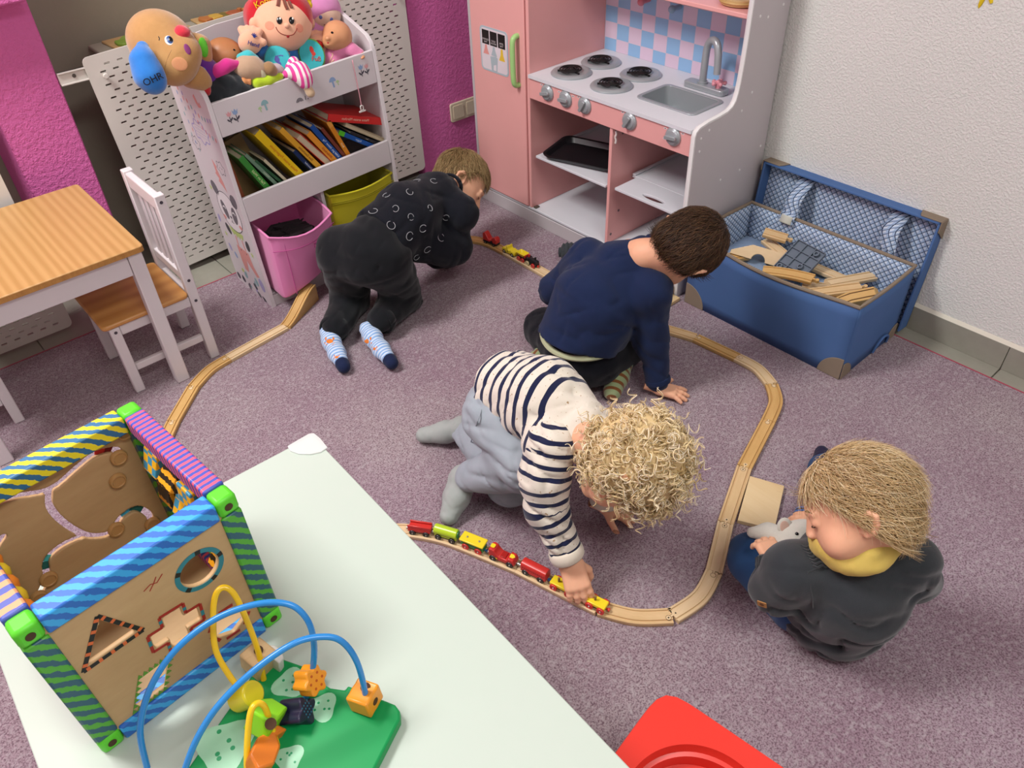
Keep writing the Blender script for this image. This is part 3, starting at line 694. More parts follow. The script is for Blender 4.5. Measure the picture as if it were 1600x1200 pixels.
def mush(cx, cy, c, s=1.0):
    return [([(cx + .012 * s * math.cos(a), cy + .014 * s * math.sin(a)) for a in [PI * k / 10 for k in range(11)]], c, 0), (strip([(cx, cy), (cx + .002 * s, cy - .018 * s)], .003 * s), c, 0)]
it = tulip(-.235, .668, 'pink') + tulip(-.215, .668, 'blue', 1.15) + mush(-.12, .665, 'teal') + mush(-.138, .657, 'green', .5) + mush(.115, .663, 'blue') + mush(.132, .656, 'green', .5) + tulip(.222, .672, 'blue', 1.1) + tulip(.243, .670, 'pink')
for r_ in (.011, .0075, .004): it.append((strip([(-.008 + r_ * math.cos(a), .638 + r_ * math.sin(a)) for a in [PI * k / 8 for k in range(9)]], .0011), 'ink', 0))
it += [(strip([(.012, .638), (.013, .650)], .001), 'ink', 0), (ell(.021, .639, .002, .002, 8), 'ink', 0)]
decal(LIP2, FL_, it)
# decals on the left side panel: local coords u = depth from the front, v = height
FS = Matrix(((0, 0, -1, -hw), (-1, 0, 0, D1), (0, 1, 0, 0), (0, 0, 0, 1)))       # u from the back edge to the front
it = []
R = random.Random(4)
for a_, b_ in ((.01, .17), (.03, .11)):
    for k in range(12):
        f_ = k / 11; it.append((ell(.02 + f_ * .22 + a_ * .2, .775 - f_ * b_ - .05 * math.sin(f_ * PI), .005, .0075, 8), R.choice(['salmon', 'lav', 'teal', 'pink']), 0))
for k in range(9): it.append((ell(.045 + .006 * (k % 3) * 2, .70 - .022 * k, .0035, .007, 8), R.choice(['salmon', 'blue', 'teal']), 0))
cl = [(.135 + (.052 + .006 * math.sin(7 * a)) * math.cos(a), .60 + (.034 + .006 * math.sin(7 * a)) * math.sin(a)) for a in [2 * PI * k / 42 for k in range(43)]]
it.append((strip(cl, .0022), 'lav', 0))
for r_ in range(4):
    for k in range(7): it.append((ell(.10 + .011 * k, .618 - .011 * r_, .003, .0012, 6), 'lav', 0))
for cx, cy in ((.06, .545), (.205, .505)):
    cl = [(cx + (.026 + .004 * math.sin(6 * a)) * math.cos(a), cy + (.021 + .004 * math.sin(6 * a)) * math.sin(a)) for a in [2 * PI * k / 30 for k in range(31)]]
    it += [(strip(cl, .0009), 'grey', 0), (ell(cx - .007, cy, .0016, .0022, 6), 'ink', 0), (ell(cx + .007, cy, .0016, .0022, 6), 'ink', 0)]
it.append(([(.150, .52), (.172, .50), (.165, .492), (.185, .45), (.190, .418), (.172, .433), (.150, .445), (.160, .458), (.142, .47), (.152, .478)], 'salmon', 0))
it.append(([(.17, .72), (.182, .728), (.195, .702), (.205, .71), (.21, .695), (.19, .69), (.178, .70)], 'salmon', 0))
# panda
pc = (.150, .335)
it.append((strip([(pc[0] + .078 * math.cos(a), pc[1] + .070 * math.sin(a)) for a in [2 * PI * k / 36 for k in range(37)]], .0012), 'ink', 1))
it += [(ell(pc[0], pc[1], .078, .070, 30), 'white', 0), (ell(pc[0] - .062, pc[1] + .066, .022, .026, 16, .5), 'grey', 0), (ell(pc[0] + .066, pc[1] + .060, .022, .026, 16, -.5), 'grey', 0)]
for sx_ in (-1, 1):
    it += [(ell(pc[0] + sx_ * .034, pc[1] - .002, .018, .034, 18, -sx_ * .25), 'grey', 1), (strip([(pc[0] + sx_ * .034 + .010 * math.cos(a), pc[1] + .010 * math.sin(a)) for a in [.3 + PI * .8 * k / 8 for k in range(9)]], .0025), 'white', 2), (ell(pc[0] + sx_ * .056, pc[1] - .036, .011, .008, 12), 'salmon', 2)]
it += [(ell(pc[0], pc[1] - .018, .007, .005, 12), 'ink', 2), (strip([(pc[0] - .010, pc[1] - .036), (pc[0] - .004, pc[1] - .040), (pc[0], pc[1] - .026), (pc[0] + .004, pc[1] - .040), (pc[0] + .010, pc[1] - .036)], .0011), 'ink', 2)]
it += [([(.10, .268), (.20, .268), (.192, .250), (.184, .242), (.175, .252), (.165, .238), (.155, .25), (.145, .236), (.135, .25), (.122, .24), (.11, .252)], 'ygreen', 0), (ell(.085, .250, .014, .022, 14, .6), 'dark', 0), (ell(.212, .232, .014, .022, 14, -.3), 'dark', 0)]
it += [([(.112, .20), (.195, .198), (.205, .150), (.228, .118), (.205, .108), (.178, .135), (.158, .155), (.148, .118), (.142, .10), (.118, .104), (.112, .14)], 'salmon', 0), (strip([(.13, .24), (.128, .20)], .004), 'salmon', 0), (strip([(.175, .24), (.18, .20)], .004), 'salmon', 0), (ell(.14, .19, .003, .003, 8), 'ink', 1), (ell(.178, .188, .003, .003, 8), 'ink', 1)]
for cx, cy in ((.228, .205), (.045, .215), (.052, .39)): it.append(([(cx + (.012 if k % 2 == 0 else .005) * math.sin(PI * k / 5), cy + (.012 if k % 2 == 0 else .005) * math.cos(PI * k / 5)) for k in range(10)], 'ygreen', 0))
for k in range(16):
    cx, cy = R.uniform(.02, .245), R.uniform(.015, .085); it.append((ell(cx, cy, R.uniform(.006, .014), R.uniform(.006, .016), 9, R.uniform(0, 3)), R.choice(['lav', 'teal', 'grey', 'ygreen', 'ink']), 0))
it += [(ell(.225, .085, .017, .026, 14, .2), 'lav', 1), (ell(.04, .16, .009, .016, 10, .2), 'lav', 0), (ell(.03, .27, .009, .016, 10, -.2), 'lav', 0), (ell(.07, .14, .009, .013, 10, .4), 'blue', 0), (ell(.185, .08, .011, .017, 12, .3), 'teal', 1)]
decal(SIDE, FS, it)

# ================================================================== fabric bins
def fabric(name, col, rough=.85, bs=900): return mat(name, col, rough, .2, None, 12, .25, bs, .0006, 0, .25)
def bin_(name, lab, x0, x1, y0, y1, z0, z1, m, mi_, grp, sag):
    T = thing(name, lab, 'basket', ((x0 + x1) / 2, (y0 + y1) / 2, z0), group=grp)
    rows = []; H_ = 9
    for j in range(H_ + 1):
        f_ = j / H_; L = []
        for side in range(4):
            for k in range(8):
                u = k / 8
                a = [(x0, y0), (x1, y0), (x1, y1), (x0, y1)][side]; b = [(x0, y0), (x1, y0), (x1, y1), (x0, y1)][(side + 1) % 4]
                x = a[0] + (b[0] - a[0]) * u; y = a[1] + (b[1] - a[1]) * u; z = z0 + (z1 - z0) * f_
                bul = math.sin(PI * u)
                ax, ay, az = sag(side, u, f_)
                L.append(V((x + ax, y + ay, z + az + (-.012 * bul * f_ if side in (0, 2) else 0))))
        rows.append(L)
    b = MB().grid(rows, closed=True); b.add(rows[0], [tuple(range(32))[::-1]])
    b.build('basket', m, T, solid=.003, sub=1)
    top = rows[-1]; MB().tube([p + V((0, 0, -.002)) for p in top], .0042, 6, closed=True).build('hem', m, T)
    return T, rows
M_bpink = fabric('bin_pink', '#e688bd'); M_byel = fabric('bin_yellow', '#cfc522')
def sagp(side, u, f_):
    s_ = math.sin(PI * u)
    if side == 0: return (.012 * s_ * (1 - f_), -.05 - .022 * s_ * f_, .085 * u ** 1.4 * (1 - f_) - .012 * s_ * f_)
    if side == 1: return (.014 * s_ * f_, -.05 * (1 - u), .085 * (1 - u) ** 1.4 * (1 - f_))
    if side == 3: return (.004 * s_, -.05 * u, 0)
    return (0, 0, 0)
T, rows = bin_('fabric_basket', 'pink fabric basket bulging out under the toy shelf', .842, 1.070, 2.222, 2.42, .055, .290, M_bpink, 0, 'fabric baskets in the shelf', sagp)
# handle loop, seam and square label on the front
p = rows[6]; q = p[5].lerp(p[6], .5)
MB().tube([q + V((-.022, -.006, .006)), q + V((.022, -.008, .006)), q + V((.022, -.004, -.010)), q + V((-.022, -.003, -.010))], .0022, 6, closed=True).build('label_patch', mat('bin_label', '#cf5fa0', .8), T)
MB().tube([r_[1] + V((.012, -.003, 0)) for r_ in rows], .0014, 5).build('seam', mat('bin_seam', '#c65a9b', .8), T)
MB().tube([r_ + V((0, -.0035, 0)) for r_ in rows[7][0:9]], .0012, 5).build('seam', mat('bin_seam', '#c65a9b', .8), T)
Q = MB(); R = random.Random(2)
for k in range(14): Q.tube([(.87 + R.uniform(0, .17), 2.25 + R.uniform(0, .1), .20 + R.uniform(0, .02)) for _ in range(4)], .012, 6)
Q.build('dark_fabric_scraps', mat('scrap_dark', '#2a2326', .9), T)['kind'] = 'stuff'
def sagy(side, u, f_):
    s_ = math.sin(PI * u); return (0, -.012 * s_ * f_, 0) if side == 0 else (0, 0, 0)
T2, rows2 = bin_('fabric_basket', 'yellow fabric basket under the toy shelf, right of the pink one', 1.116, 1.37, 2.252, 2.43, .055, .305, M_byel, 0, 'fabric baskets in the shelf', sagy)
for dz in (0, 1): MB().tube([r_ + V((0, -.0035, -.006 * dz)) for r_ in rows2[8][0:9]], .0011, 5).build('seam', mat('bin_seam2', '#9f9615', .8), T2)

# ================================================================== pine table and chairs
M_pine = wood('pine_top', '#c09660', '#b18650', 'Y', 34, .04, .42, .45, 13)
M_pine2 = wood('pine_seat', '#cf9654', '#bd8243', 'X', 22, .08, .35, .5, 5)
M_endg = wood('pine_edge', '#c7934f', '#a06f38', 'Z', 60, .4, .5)
M_lw = mat('white_lacquer', '#dbd4d6', .42, .4, var=.015)
KT = thing('pine_table', 'childs table with pine top and white legs at the left edge', 'table', (.14, 2.33, 0))
tx0, tx1, ty0, ty1, tz = -.105, .457, 2.064, 2.588, .465
MB().prism(rrect(tx0, ty0, tx1, ty1, .012), tz - .018, tz).build('tabletop', M_pine, KT, bevel=.002)
MB().prism(rrect(tx0 - .0002, ty0 - .0004, tx1 + .0004, ty1, .012), tz - .0165, tz - .0022).build('edge_grain', M_endg, KT)
for x in (tx0 + .008, tx1 - .046):
    for y in (ty0 + .010, ty1 - .048): MB().box((x, y, 0), (x + .038, y + .038, tz - .019)).build('leg', M_lw, KT, bevel=.003)
for lo, hi in (((tx0 + .047, ty0 + .016, tz - .082), (tx1 - .047, ty0 + .031, tz - .019)), ((tx0 + .047, ty1 - .034, tz - .082), (tx1 - .047, ty1 - .019, tz - .019)),
               ((tx0 + .014, ty0 + .049, tz - .082), (tx0 + .029, ty1 - .049, tz - .019)), ((tx1 - .030, ty0 + .049, tz - .082), (tx1 - .015, ty1 - .049, tz - .019))):
    MB().box(lo, hi).build('apron', M_lw, KT, bevel=.002)
def chair(lab, loc, rz):
    T = thing('childs_chair', lab, 'chair', loc, rz, 'small pine and white chairs')
    # local: faces -x; x -.135 (front) .. .135 (back), y -.125 .. .125
    def b(n, lo, hi, m=M_lw, bev=.003): return MB().box(lo, hi).build(n, m, T, True, bevel=bev)
    for y in (-.125, .099):
        b('leg', (-.133, y, 0), (-.105, y + .026, .233)); b('back_post', (.105, y, 0), (.135, y + .026, .556))
        b('side_rail', (-.1045, y + .004, .20), (.1045, y + .020, .233)); b('stretcher', (-.1045, y + .005, .070), (.1045, y + .020, .093))
        for x, z in ((-.119, .218), (.12, .215), (.12, .285), (.12, .535)):
            sy_ = y if y < 0 else y + .026; d_ = -1 if y < 0 else 1
            MB().cyl((x, sy_ - d_ * .001, z), (x, sy_ + d_ * .0006, z), .0048, n=10).build('bolt', mat('bolt_dark', '#55525a', .4, metal=.5), T, True)
    b('front_rail', (-.130, -.0985, .20), (-.114, .0985, .233)); b('back_rail', (.112, -.0985, .20), (.128, .0985, .232))
    b('top_rail', (.108, -.0985, .505), (.130, .0985, .552), bev=.005); b('lower_rail', (.110, -.0985, .275), (.128, .0985, .305))
    for k in range(4): b('slat', (.116, -.075 + .042 * k, .3055), (.124, -.051 + .042 * k, .5045), bev=.002)
    MB().prism(rrect(-.150, -.130, .104, .130, .014), .234, .249).build('seat', M_pine2, T, True, bevel=.005)
    return T
ch = chair('white and pine childs chair pushed under the pine table, back to the shelf', (.433, 2.243, 0), 0)
dup(ch, (-.12, 2.355, 0), PI, 'second small white chair, only its legs showing at the left edge')
# ================================================================== white table in the foreground
WT = thing('white_table', 'low white table in the foreground with activity toys on it', 'table', (.10, .66, 0), math.radians(-1.4))
M_wt = mat('white_laminate', '#bdcabf', .5, .3, var=.01)
lx0, lx1, ly0, ly1 = -.292, .300, -.80, .450
MB().prism(rrect(lx0, ly0, lx1, ly1, .004), .432, .46).build('tabletop', M_wt, WT, True, bevel=.002)
for x in (lx0 + .004, lx1 - .05):
    for y in (ly0 + .004, ly1 - .05): MB().box((x, y, 0), (x + .046, y + .046, .4315)).build('leg', M_wt, WT, True, bevel=.002)
for lo, hi in (((lx0 + .051, ly1 - .03, .37), (lx1 - .051, ly1 - .012, .4315)), ((lx1 - .03, ly0 + .051, .37), (lx1 - .012, ly1 - .051, .4315)), ((lx0 + .012, ly0 + .051, .37), (lx0 + .03, ly1 - .051, .4315)), ((lx0 + .051, ly0 + .012, .37), (lx1 - .051, ly0 + .03, .4315))):
    MB().box(lo, hi).build('apron', M_wt, WT, True)
t = NT('clear_silicone'); t.base((.86, .9, .88, 1)); t.rough(.25); t.b.inputs['Alpha'].default_value = .55; M_sil = t.m
cg = [(lx1 + .004, ly1 - .052), (lx1 + .006, ly1 - .02), (lx1 + .004, ly1 + .001), (lx1 - .004, ly1 + .006), (lx1 - .03, ly1 + .005), (lx1 - .052, ly1 + .003), (lx1 - .054, ly1 - .012), (lx1 - .046, ly1 - .03), (lx1 - .030, ly1 - .046), (lx1 - .012, ly1 - .054)]
MB().prism(cg, .4602, .463).build('corner_guard', M_sil, WT, True, bevel=.001)
MB().prism([(lx1 + .001, ly1 - .05), (lx1 + .006, ly1 - .02), (lx1 + .004, ly1 + .001), (lx1 - .004, ly1 + .006), (lx1 - .05, ly1 + .004), (lx1 - .05, ly1 + .001), (lx1 + .0005, ly1 + .0005)], .43, .4602).build('guard_skirt', M_sil, WT, True)
# ================================================================== red plastic stool
RS = thing('red_stool', 'red plastic stool with a round recess at the bottom edge', 'stool', (.474, .195, 0), math.radians(8.5))
M_red = mat('red_plastic', '#e0372b', .35, .5, var=.03)
sq = []
for k in range(72):
    a = 2 * PI * k / 72; r_ = .15 / (abs(math.cos(a)) ** 9 + abs(math.sin(a)) ** 9) ** (1 / 9); sq.append((r_ * math.cos(a), r_ * math.sin(a)))
ci = [(.112 * math.cos(math.atan2(y, x)), .112 * math.sin(math.atan2(y, x))) for x, y in sq]
ci2 = [(x * .965, y * .965) for x, y in ci]
st = MB().grid([[V((x * 1.02, y * 1.02, .235)) for x, y in sq], [V((x, y, .272)) for x, y in sq], [V((x * .985, y * .985, .278)) for x, y in sq], [V((x, y, .278)) for x, y in ci], [V((x * .99, y * .99, .270)) for x, y in ci], [V((x, y, .262)) for x, y in ci2], [V((x * .94, y * .94, .260)) for x, y in ci2], [V((x * .93, y * .93, .235)) for x, y in ci2], [V((x * .3, y * .3, .228)) for x, y in ci2]], closed=True)
st.add([V((x * .3, y * .3, .228)) for x, y in ci2], [tuple(range(len(ci2)))])
st.build('seat', M_red, RS, True)
for sx_ in (-1, 1):
    for sy_ in (-1, 1): MB().cyl((sx_ * .125, sy_ * .125, .2345), (sx_ * .14, sy_ * .14, 0), .02, .016, 12).build('leg', M_red, RS, True)
# ================================================================== blue storage box
t = NT('box_blue'); co = t.coord(); t.rough(.75, .25)
wv = t.noise(co, 900, 2, .5); t.base(t.mix(t.noise(co, 5, 3), C('#4f6fa3'), C('#456596'))); t.bump(wv, .2, .0008); M_bb = t.m
M_taupe = mat('taupe_trim', '#8a7c6c', .8, .2, bump=.2, bs=800)
t = NT('check_lining'); co = t.coord(); t.rough(.8, .2); sx = t.n('ShaderNodeSeparateXYZ'); t.l(co, sx.inputs[0])
h_ = t.math('ADD', sx.outputs[0], sx.outputs[1]); A_ = t.math('ADD', h_, sx.outputs[2]); B_ = t.math('SUBTRACT', h_, sx.outputs[2])
def line(f, period, width): return t.math('LESS_THAN', t.math('FRACT', t.math('MULTIPLY_ADD', f, 1 / period, 50.0)), width)
l1 = t.math('MAXIMUM', line(A_, .020, .14), line(B_, .020, .14)); l2 = t.math('MAXIMUM', line(A_, .020, .5), line(B_, .020, .5))
t.base(t.mix(l1, t.mix(l2, C('#c6d2e2'), C('#9db3d0')), C('#2b3a58'))); M_lin = t.m
BX = thing('storage_box', 'blue fabric storage box full of wooden rails by the white wall', 'box', (2.0, 1.005, 0))
x0, x1, y0, y1, bh = 1.845, 2.150, .724, 1.290, .25
def wall(n, a, b, m, bulge, off, z0=0.0, z1=None, th=.004, nx=12):
    z1 = bh if z1 is None else z1
    a = V(a); b = V(b); d = (b - a).normalized(); nr = V((d.y, -d.x, 0)); P = []
    for j in range(7):
        f_ = j / 6; P.append([a.lerp(b, i / nx) + nr * (off + bulge * math.sin(PI * i / nx) ** 1.5 * f_ ** .8) + V((0, 0, z0 + (z1 - z0) * f_ - (.006 * math.sin(PI * i / nx) if bulge > .01 else 0) * f_)) for i in range(nx + 1)])
    return MB().grid(P).build(n, m, BX, solid=th), P[-1]
cs = [(x0, y1, 0), (x0, y0, 0), (x1, y0, 0), (x1, y1, 0)]
bul = [-.030, -.004, .0, -.006]; rim = []
for k, nm in enumerate(('front_wall', 'side_wall', 'rear_wall', 'side_wall')):
    a, b = cs[k], cs[(k + 1) % 4]
    nv = -1
    o, top = wall(nm, a, b, M_bb, -bul[k], .0); rim += top[:-1]
    o2, _ = wall('lining', a, b, M_lin, -bul[k] * .9, -.0055, .02, bh - .002, .002); o2.parent = o; PM[o2.name] = PM[o.name]
MB().tube([p + V((0, 0, .001)) for p in rim], .0058, 8, closed=True).build('rim_trim', M_taupe, BX)
MB().box((x0 + .01, y0 + .01, .002), (x1 - .01, y1 - .01, .008)).build('bottom', M_bb, BX)
MB().box((x0 + .012, y0 + .012, .128), (x1 - .012, y1 - .012, .135)).build('inner_bottom', M_lin, BX)
def corner_patch(P3, nrm, name='corner_patch', par=BX):
    b = MB(); n = len(P3); nrm = V(nrm); b.add([V(p) + nrm * .0035 for p in P3] + [V(p) + nrm * .0005 for p in P3], [tuple(range(n)), tuple(range(n, 2 * n))[::-1]] + [(k, n + k, n + (k + 1) % n, (k + 1) % n) for k in range(n)])
    return b.build(name, M_taupe, par, bevel=.001)
def arcp(o, u, v, r, n=9): return [V(o)] + [V(o) + V(u) * r * math.cos(PI / 2 * k / n) + V(v) * r * math.sin(PI / 2 * k / n) for k in range(n + 1)]
corner_patch(arcp((x0 - .002, y0 - .002, .001), (0, 1, 0), (0, 0, 1), .072), (-1, 0, 0)); corner_patch(arcp((x0 - .002, y0 - .002, .001), (1, 0, 0), (0, 0, 1), .055), (0, -1, 0))
corner_patch(arcp((x0 - .002, y1, .001), (0, -1, 0), (0, 0, 1), .075), (-1, 0, 0)); corner_patch(arcp((x1, y0 - .002, .001), (-1, 0, 0), (0, 0, 1), .05), (0, -1, 0))
# stiff handle tab sewn low on the side
MB().tube(spline([(2.02, y0 - .006, .006), (2.03, y0 - .010, .035), (2.06, y0 - .010, .048), (2.09, y0 - .010, .035), (2.10, y0 - .006, .006)], 5), .004, 6).build('side_handle', M_bb, BX)
# lid: a shallow tray standing open between the box and the wall
LM = Matrix.Translation((2.186, 1.006, .012)) @ rotm(0, math.radians(5.5), 0)
ld = MB(LM); ld.box((.020, -.294, 0), (.026, .294, .365))
lid = ld.build('lid', M_bb, BX, bevel=.002)
rm = MB(LM).box((-.026, -.294, .357), (.026, .294, .365)).box((-.026, -.294, 0), (.026, -.287, .365)).box((-.026, .287, 0), (.026, .294, .365)); rm.build('lid_rim', M_bb, lid, bevel=.002)
MB(LM).box((.0165, -.286, .01), (.0195, .286, .356)).build('lid_lining', M_lin, lid)
for s_ in (-1, 1):
    pt = MB(LM); pt.prism([(p.y, p.x) for p in [V((-.027, s_ * .296, 0)), V((.028, s_ * .296, 0)), V((.028, s_ * .21, 0)), V((.012, s_ * .222, 0)), V((-.012, s_ * .228, 0)), V((-.027, s_ * .235, 0))]], .3655, .3685, Matrix(((0, 1, 0, 0), (1, 0, 0, 0), (0, 0, 1, 0), (0, 0, 0, 1))))
    pt.build('lid_corner', M_taupe, lid, bevel=.001)
    q = [LM @ V((p[0], s_ * .2945, p[1])) for p in [(-.027, .367), (.027, .367), (.027, .30), (.01, .31), (-.01, .325), (-.027, .335)]]
    corner_patch(q, (0, s_, 0), 'lid_corner', lid)
for yy, tail in ((1.152, True), (.835, False)):
    top = LM @ V((.012, yy - 1.006, .345)); P = spline([top, (2.165, yy - .003, .31), (2.150, yy - .005, .266), (2.137, yy - .006, .258), (2.130, yy - .006, .236)] if tail else [top, (2.172, yy - .004, .32), (2.158, yy - .012, .285), (2.154, yy - .016, .262)], 5)
    w_ = .026
    st = MB().grid([[p + V((0, -w_, 0)), p + V((0, w_, 0))] for p in P]).build('strap', M_lin, lid, solid=.0015)
    if tail: MB().grid([[p + V((-.0022, -w_ + .006, 0)), p + V((-.0022, w_ - .006, 0))] for p in P[-7:]]).build('velcro', mat('velcro', '#c9cbc0', .95, .1, bump=.4, bs=900), st, solid=.0012)

# ================================================================== wooden rails
def trackwood(i): return [wood('rail_beech', '#d9ba8e', '#c9a878', 'X', 40, .2, .5), wood('rail_light', '#e0c7a0', '#d4b88e', 'X', 40, .2, .5), wood('rail_gold', '#d2ab6e', '#c0975a', 'X', 40, .2, .5)][i]
M_gap = mat('joint_gap', '#5a3c1c', .8)
TW, TH = .0192, .0122
SEC = [(-TW, .0012), (-TW + .001, 0), (TW - .001, 0), (TW, .0012), (TW, TH - .0012), (TW - .0012, TH), (.0142, TH), (.0138, TH - .0032), (.0102, TH - .0032), (.0098, TH), (-.0098, TH), (-.0102, TH - .0032), (-.0138, TH - .0032), (-.0142, TH), (-TW + .0012, TH), (-TW, TH - .0012)]
def rail_mesh(pts, zs=None):
    b = MB(); rows = []
    for i, p in enumerate(pts):
        a = pts[max(0, i - 1)]; c = pts[min(len(pts) - 1, i + 1)]; d = (c - a); d.z = 0; d.normalize(); nr = V((-d.y, d.x, 0))
        zl = zs[i] if zs else 0
        rows.append([V((p.x, p.y, 0)) + nr * s_[0] + V((0, 0, (s_[1] + zl) if s_[1] > .002 else s_[1])) for s_ in SEC])
    b.grid(rows, closed=True); n = len(SEC); L = len(b.v); b.add([], [])
    b.f += [tuple(range(n))[::-1], tuple(range(L - n, L))]; b.mi += [0, 0]
    return b
RAILS = []
def rail(px, lab, m=0, peg=True, zs=None, hole=False, inset=.0009, base=0.0):
    """px: points of the centre line on the rail's top face; m: which wood"""
    P = [V((q.x, q.y, base)) for q in [at(x, y, TH) for x, y in px]]
    if len(P) > 2: P = spline(P, 6)
    else: P = [P[0].lerp(P[1], k / 8) for k in range(9)]
    d0 = (P[1] - P[0]).normalized(); d1 = (P[-1] - P[-2]).normalized(); P[0] = P[0] + d0 * inset; P[-1] = P[-1] - d1 * inset
    c = (P[0] + P[-1]) / 2; T = thing('wooden_rail', lab, 'toy rail', (c.x, c.y, 0), math.atan2((P[-1] - P[0]).y, (P[-1] - P[0]).x), 'laid wooden rails')
    o = rail_mesh(P, zs).build('rail', trackwood(m), T)
    if peg:
        z = TH + (zs[-1] if zs else 0); F = Matrix.Translation((P[-1].x, P[-1].y, z)) @ rotm(0, 0, math.atan2(d1.y, d1.x))
        k_ = MB(F).ring(circ(.0064, 18, .0125), circ(.0055, 18, .0125), -.0006, .00015).box((.0008, -.0030, -.0006), (.008, -.0022, .00014)).box((.0008, .0022, -.0006), (.008, .0030, .00014))
        k_.build('joint_gap', M_gap, T)
        cp_ = MB(F).prism(circ(.0055, 18, .0125), -.0008, .0001).prism([(-.0005, -.0022), (.009, -.0022), (.009, .0022), (-.0005, .0022)], -.0008, .00008)
        if hole: cp_.prism(circ(.0052, 14, -.0075), .00, .0004).prism([(-.005, -.002), (.001, -.002), (.001, .002), (-.005, .002)], 0, .0003)
        g_ = cp_.build('peg', trackwood(1), T)
        if hole: MB(F).prism(circ(.0019, 10, -.0075), .0004, .0007).prism(circ(.0019, 10, .0125), .0001, .0005).build('pin_hole', mat('pin_dark', '#2a2018', .7), T)
    RAILS.append(P); return T
J = [(1087, 526), (1152, 556.5), (1206, 599), (1201, 656), (1163.2, 729), (1134, 816), (1115.8, 892.5), (1051, 961), (936, 948), (810, 884)]
rail([(975, 512), (1000, 508), (1035, 511), J[0]], 'curved rail emerging right of the boy in the navy top', 0)
rail([J[0], J[1]], 'dark straight rail between two curves, by the blue box', 2)
rail([J[1], (1184, 574), J[2]], 'pale curved rail at the upper right bend of the track', 1)
rail([J[2], (1212.5, 626), J[3]], 'golden curved rail at the right end of the track', 2, inset=.0007)
rail([J[3], J[4]], 'golden straight rail above the square wooden board', 2, hole=True)
rail([J[4], J[5]], 'straight rail touching the left edge of the square wooden board', 0, hole=True)
rail([J[5], J[6]], 'straight rail in front of the toddlers blue knee', 1)
rail([J[6], (1094, 931), J[7]], 'pale curved rail at the lower right bend of the track', 1, hole=True)
rail([J[7], (992, 962), J[8]], 'curved rail at the bottom, right of the gripping hand', 0)
rail([J[8], J[9]], 'straight rail under the gripping hand and the red coach', 1)
FR = rail([J[9], (735, 853), (690, 837), (640, 828), (604, 827)], 'rail under the lime wagon, ending behind the white table', 1, peg=False)
JL = [(445, 508.5), (355.7, 558), (301.5, 603), (270, 657)]
rail([(430 + 60, 462), JL[0]], 'rising ramp rail beside the pink basket and boys knee', 2, zs=[.05 * (.5 + .5 * math.cos(PI * k / 8)) for k in range(9)], peg=False)
rail([JL[0], JL[1]], 'straight rail running from the ramp towards the table leg', 1)
rail([JL[1], (327, 576), JL[2]], 'curved rail at the foot of the pine table leg', 2)
rail([JL[2], JL[3]], 'straight rail left of centre, between table leg and toy cube', 2)
rail([JL[3], (252, 700), (250, 745)], 'curved rail vanishing behind the activity cube', 2)
rail([(690, 372), (728, 371.5), (760, 377), (791, 392)], 'curved rail under the red sleigh wagon', 2)
BK = rail([(791, 392), (829, 412.5), (872, 437)], 'straight rail under the small black engine', 1)
rail([(872, 437), (920, 462)], 'straight rail reaching behind the boy in the navy top', 1, peg=False)
def along(P, q):                        # nearest point of a rail's path, with heading
    i = min(range(1, len(P) - 1), key=lambda i: (P[i].x - q.x) ** 2 + (P[i].y - q.y) ** 2); d = P[i + 1] - P[i - 1]
    t_ = (q - P[i]).to_2d().dot(d.to_2d()) / d.to_2d().length_squared
    return P[i] + d * t_, math.atan2(d.y, d.x)
FRONT = RAILS[9] + RAILS[10][1:]; BACK = RAILS[16] + RAILS[17][1:]
# ------------------------------------------------------------------ trains
M_wr = mat('toy_red', '#c9322c', .3, .5, var=.03); M_wy = mat('toy_yellow', '#ecd42a', .3, .5, var=.03); M_wg = mat('toy_green', '#1f8a3f', .3, .5, var=.03)
M_wl = mat('toy_lime', '#b4d12b', .28, .5, var=.03); M_wk = mat('toy_black', '#1c1b1d', .35, .5, var=.05); M_steel = mat('steel', '#b9b6ae', .3, .5, metal=.8); M_blue = mat('toy_blue', '#2a6fb5', .35, .5)
def wagon(name, lab, px, path, z=.022, flip=False, cat='toy train'):
    p, a = along(path, at(px[0], px[1], z)); return thing(name, lab, cat, (p.x, p.y, TH - .0024), a + (PI if flip else 0), 'wooden toy trains')
def wheels(T, xs, m, r=.0085, hub=None, w_=.005, y=.0118):
    for x in xs:
        for s_ in (-1, 1):
            b = MB().lathe([(0, -w_ / 2), (r * .92, -w_ / 2), (r, -w_ / 4), (r, w_ / 4), (r * .9, w_ / 2), (r * .55, w_ / 2), (r * .5, w_ * .3), (0, w_ * .3)], 16, Matrix.Translation((x, s_ * y, r)) @ frame((0, s_, 0), (1, 0, 0)))
            wh = b.build('wheel', m, T, True)
            MB().lathe([(.0022, 0), (.0018, .0012), (0, .0016)], 8, Matrix.Translation((x, s_ * (y + w_ * .3), r)) @ frame((0, s_, 0), (1, 0, 0))).build('axle_cap', hub or M_steel, wh, True)
def coupler(T, x, m=None):
    s_ = 1 if x > 0 else -1
    MB().cyl((x - s_ * .003, 0, .0095), (x + s_ * .003, 0, .0095), .0022, n=8).cyl((x + s_ * .002, 0, .0095), (x + s_ * .006, 0, .0095), .0042, n=12).build('magnet', m or M_steel, T, True)
def bx(T, n, lo, hi, m, bev=.0015): return MB().box(lo, hi).build(n, m, T, True, bevel=bev)
YZ = Matrix(((0, 0, 1, 0), (1, 0, 0, 0), (0, 1, 0, 0), (0, 0, 0, 1)))    # polygon (y, z) extruded along x
XZ = Matrix(((1, 0, 0, 0), (0, 0, -1, 0), (0, 1, 0, 0), (0, 0, 0, 1)))   # polygon (x, z) extruded along -y
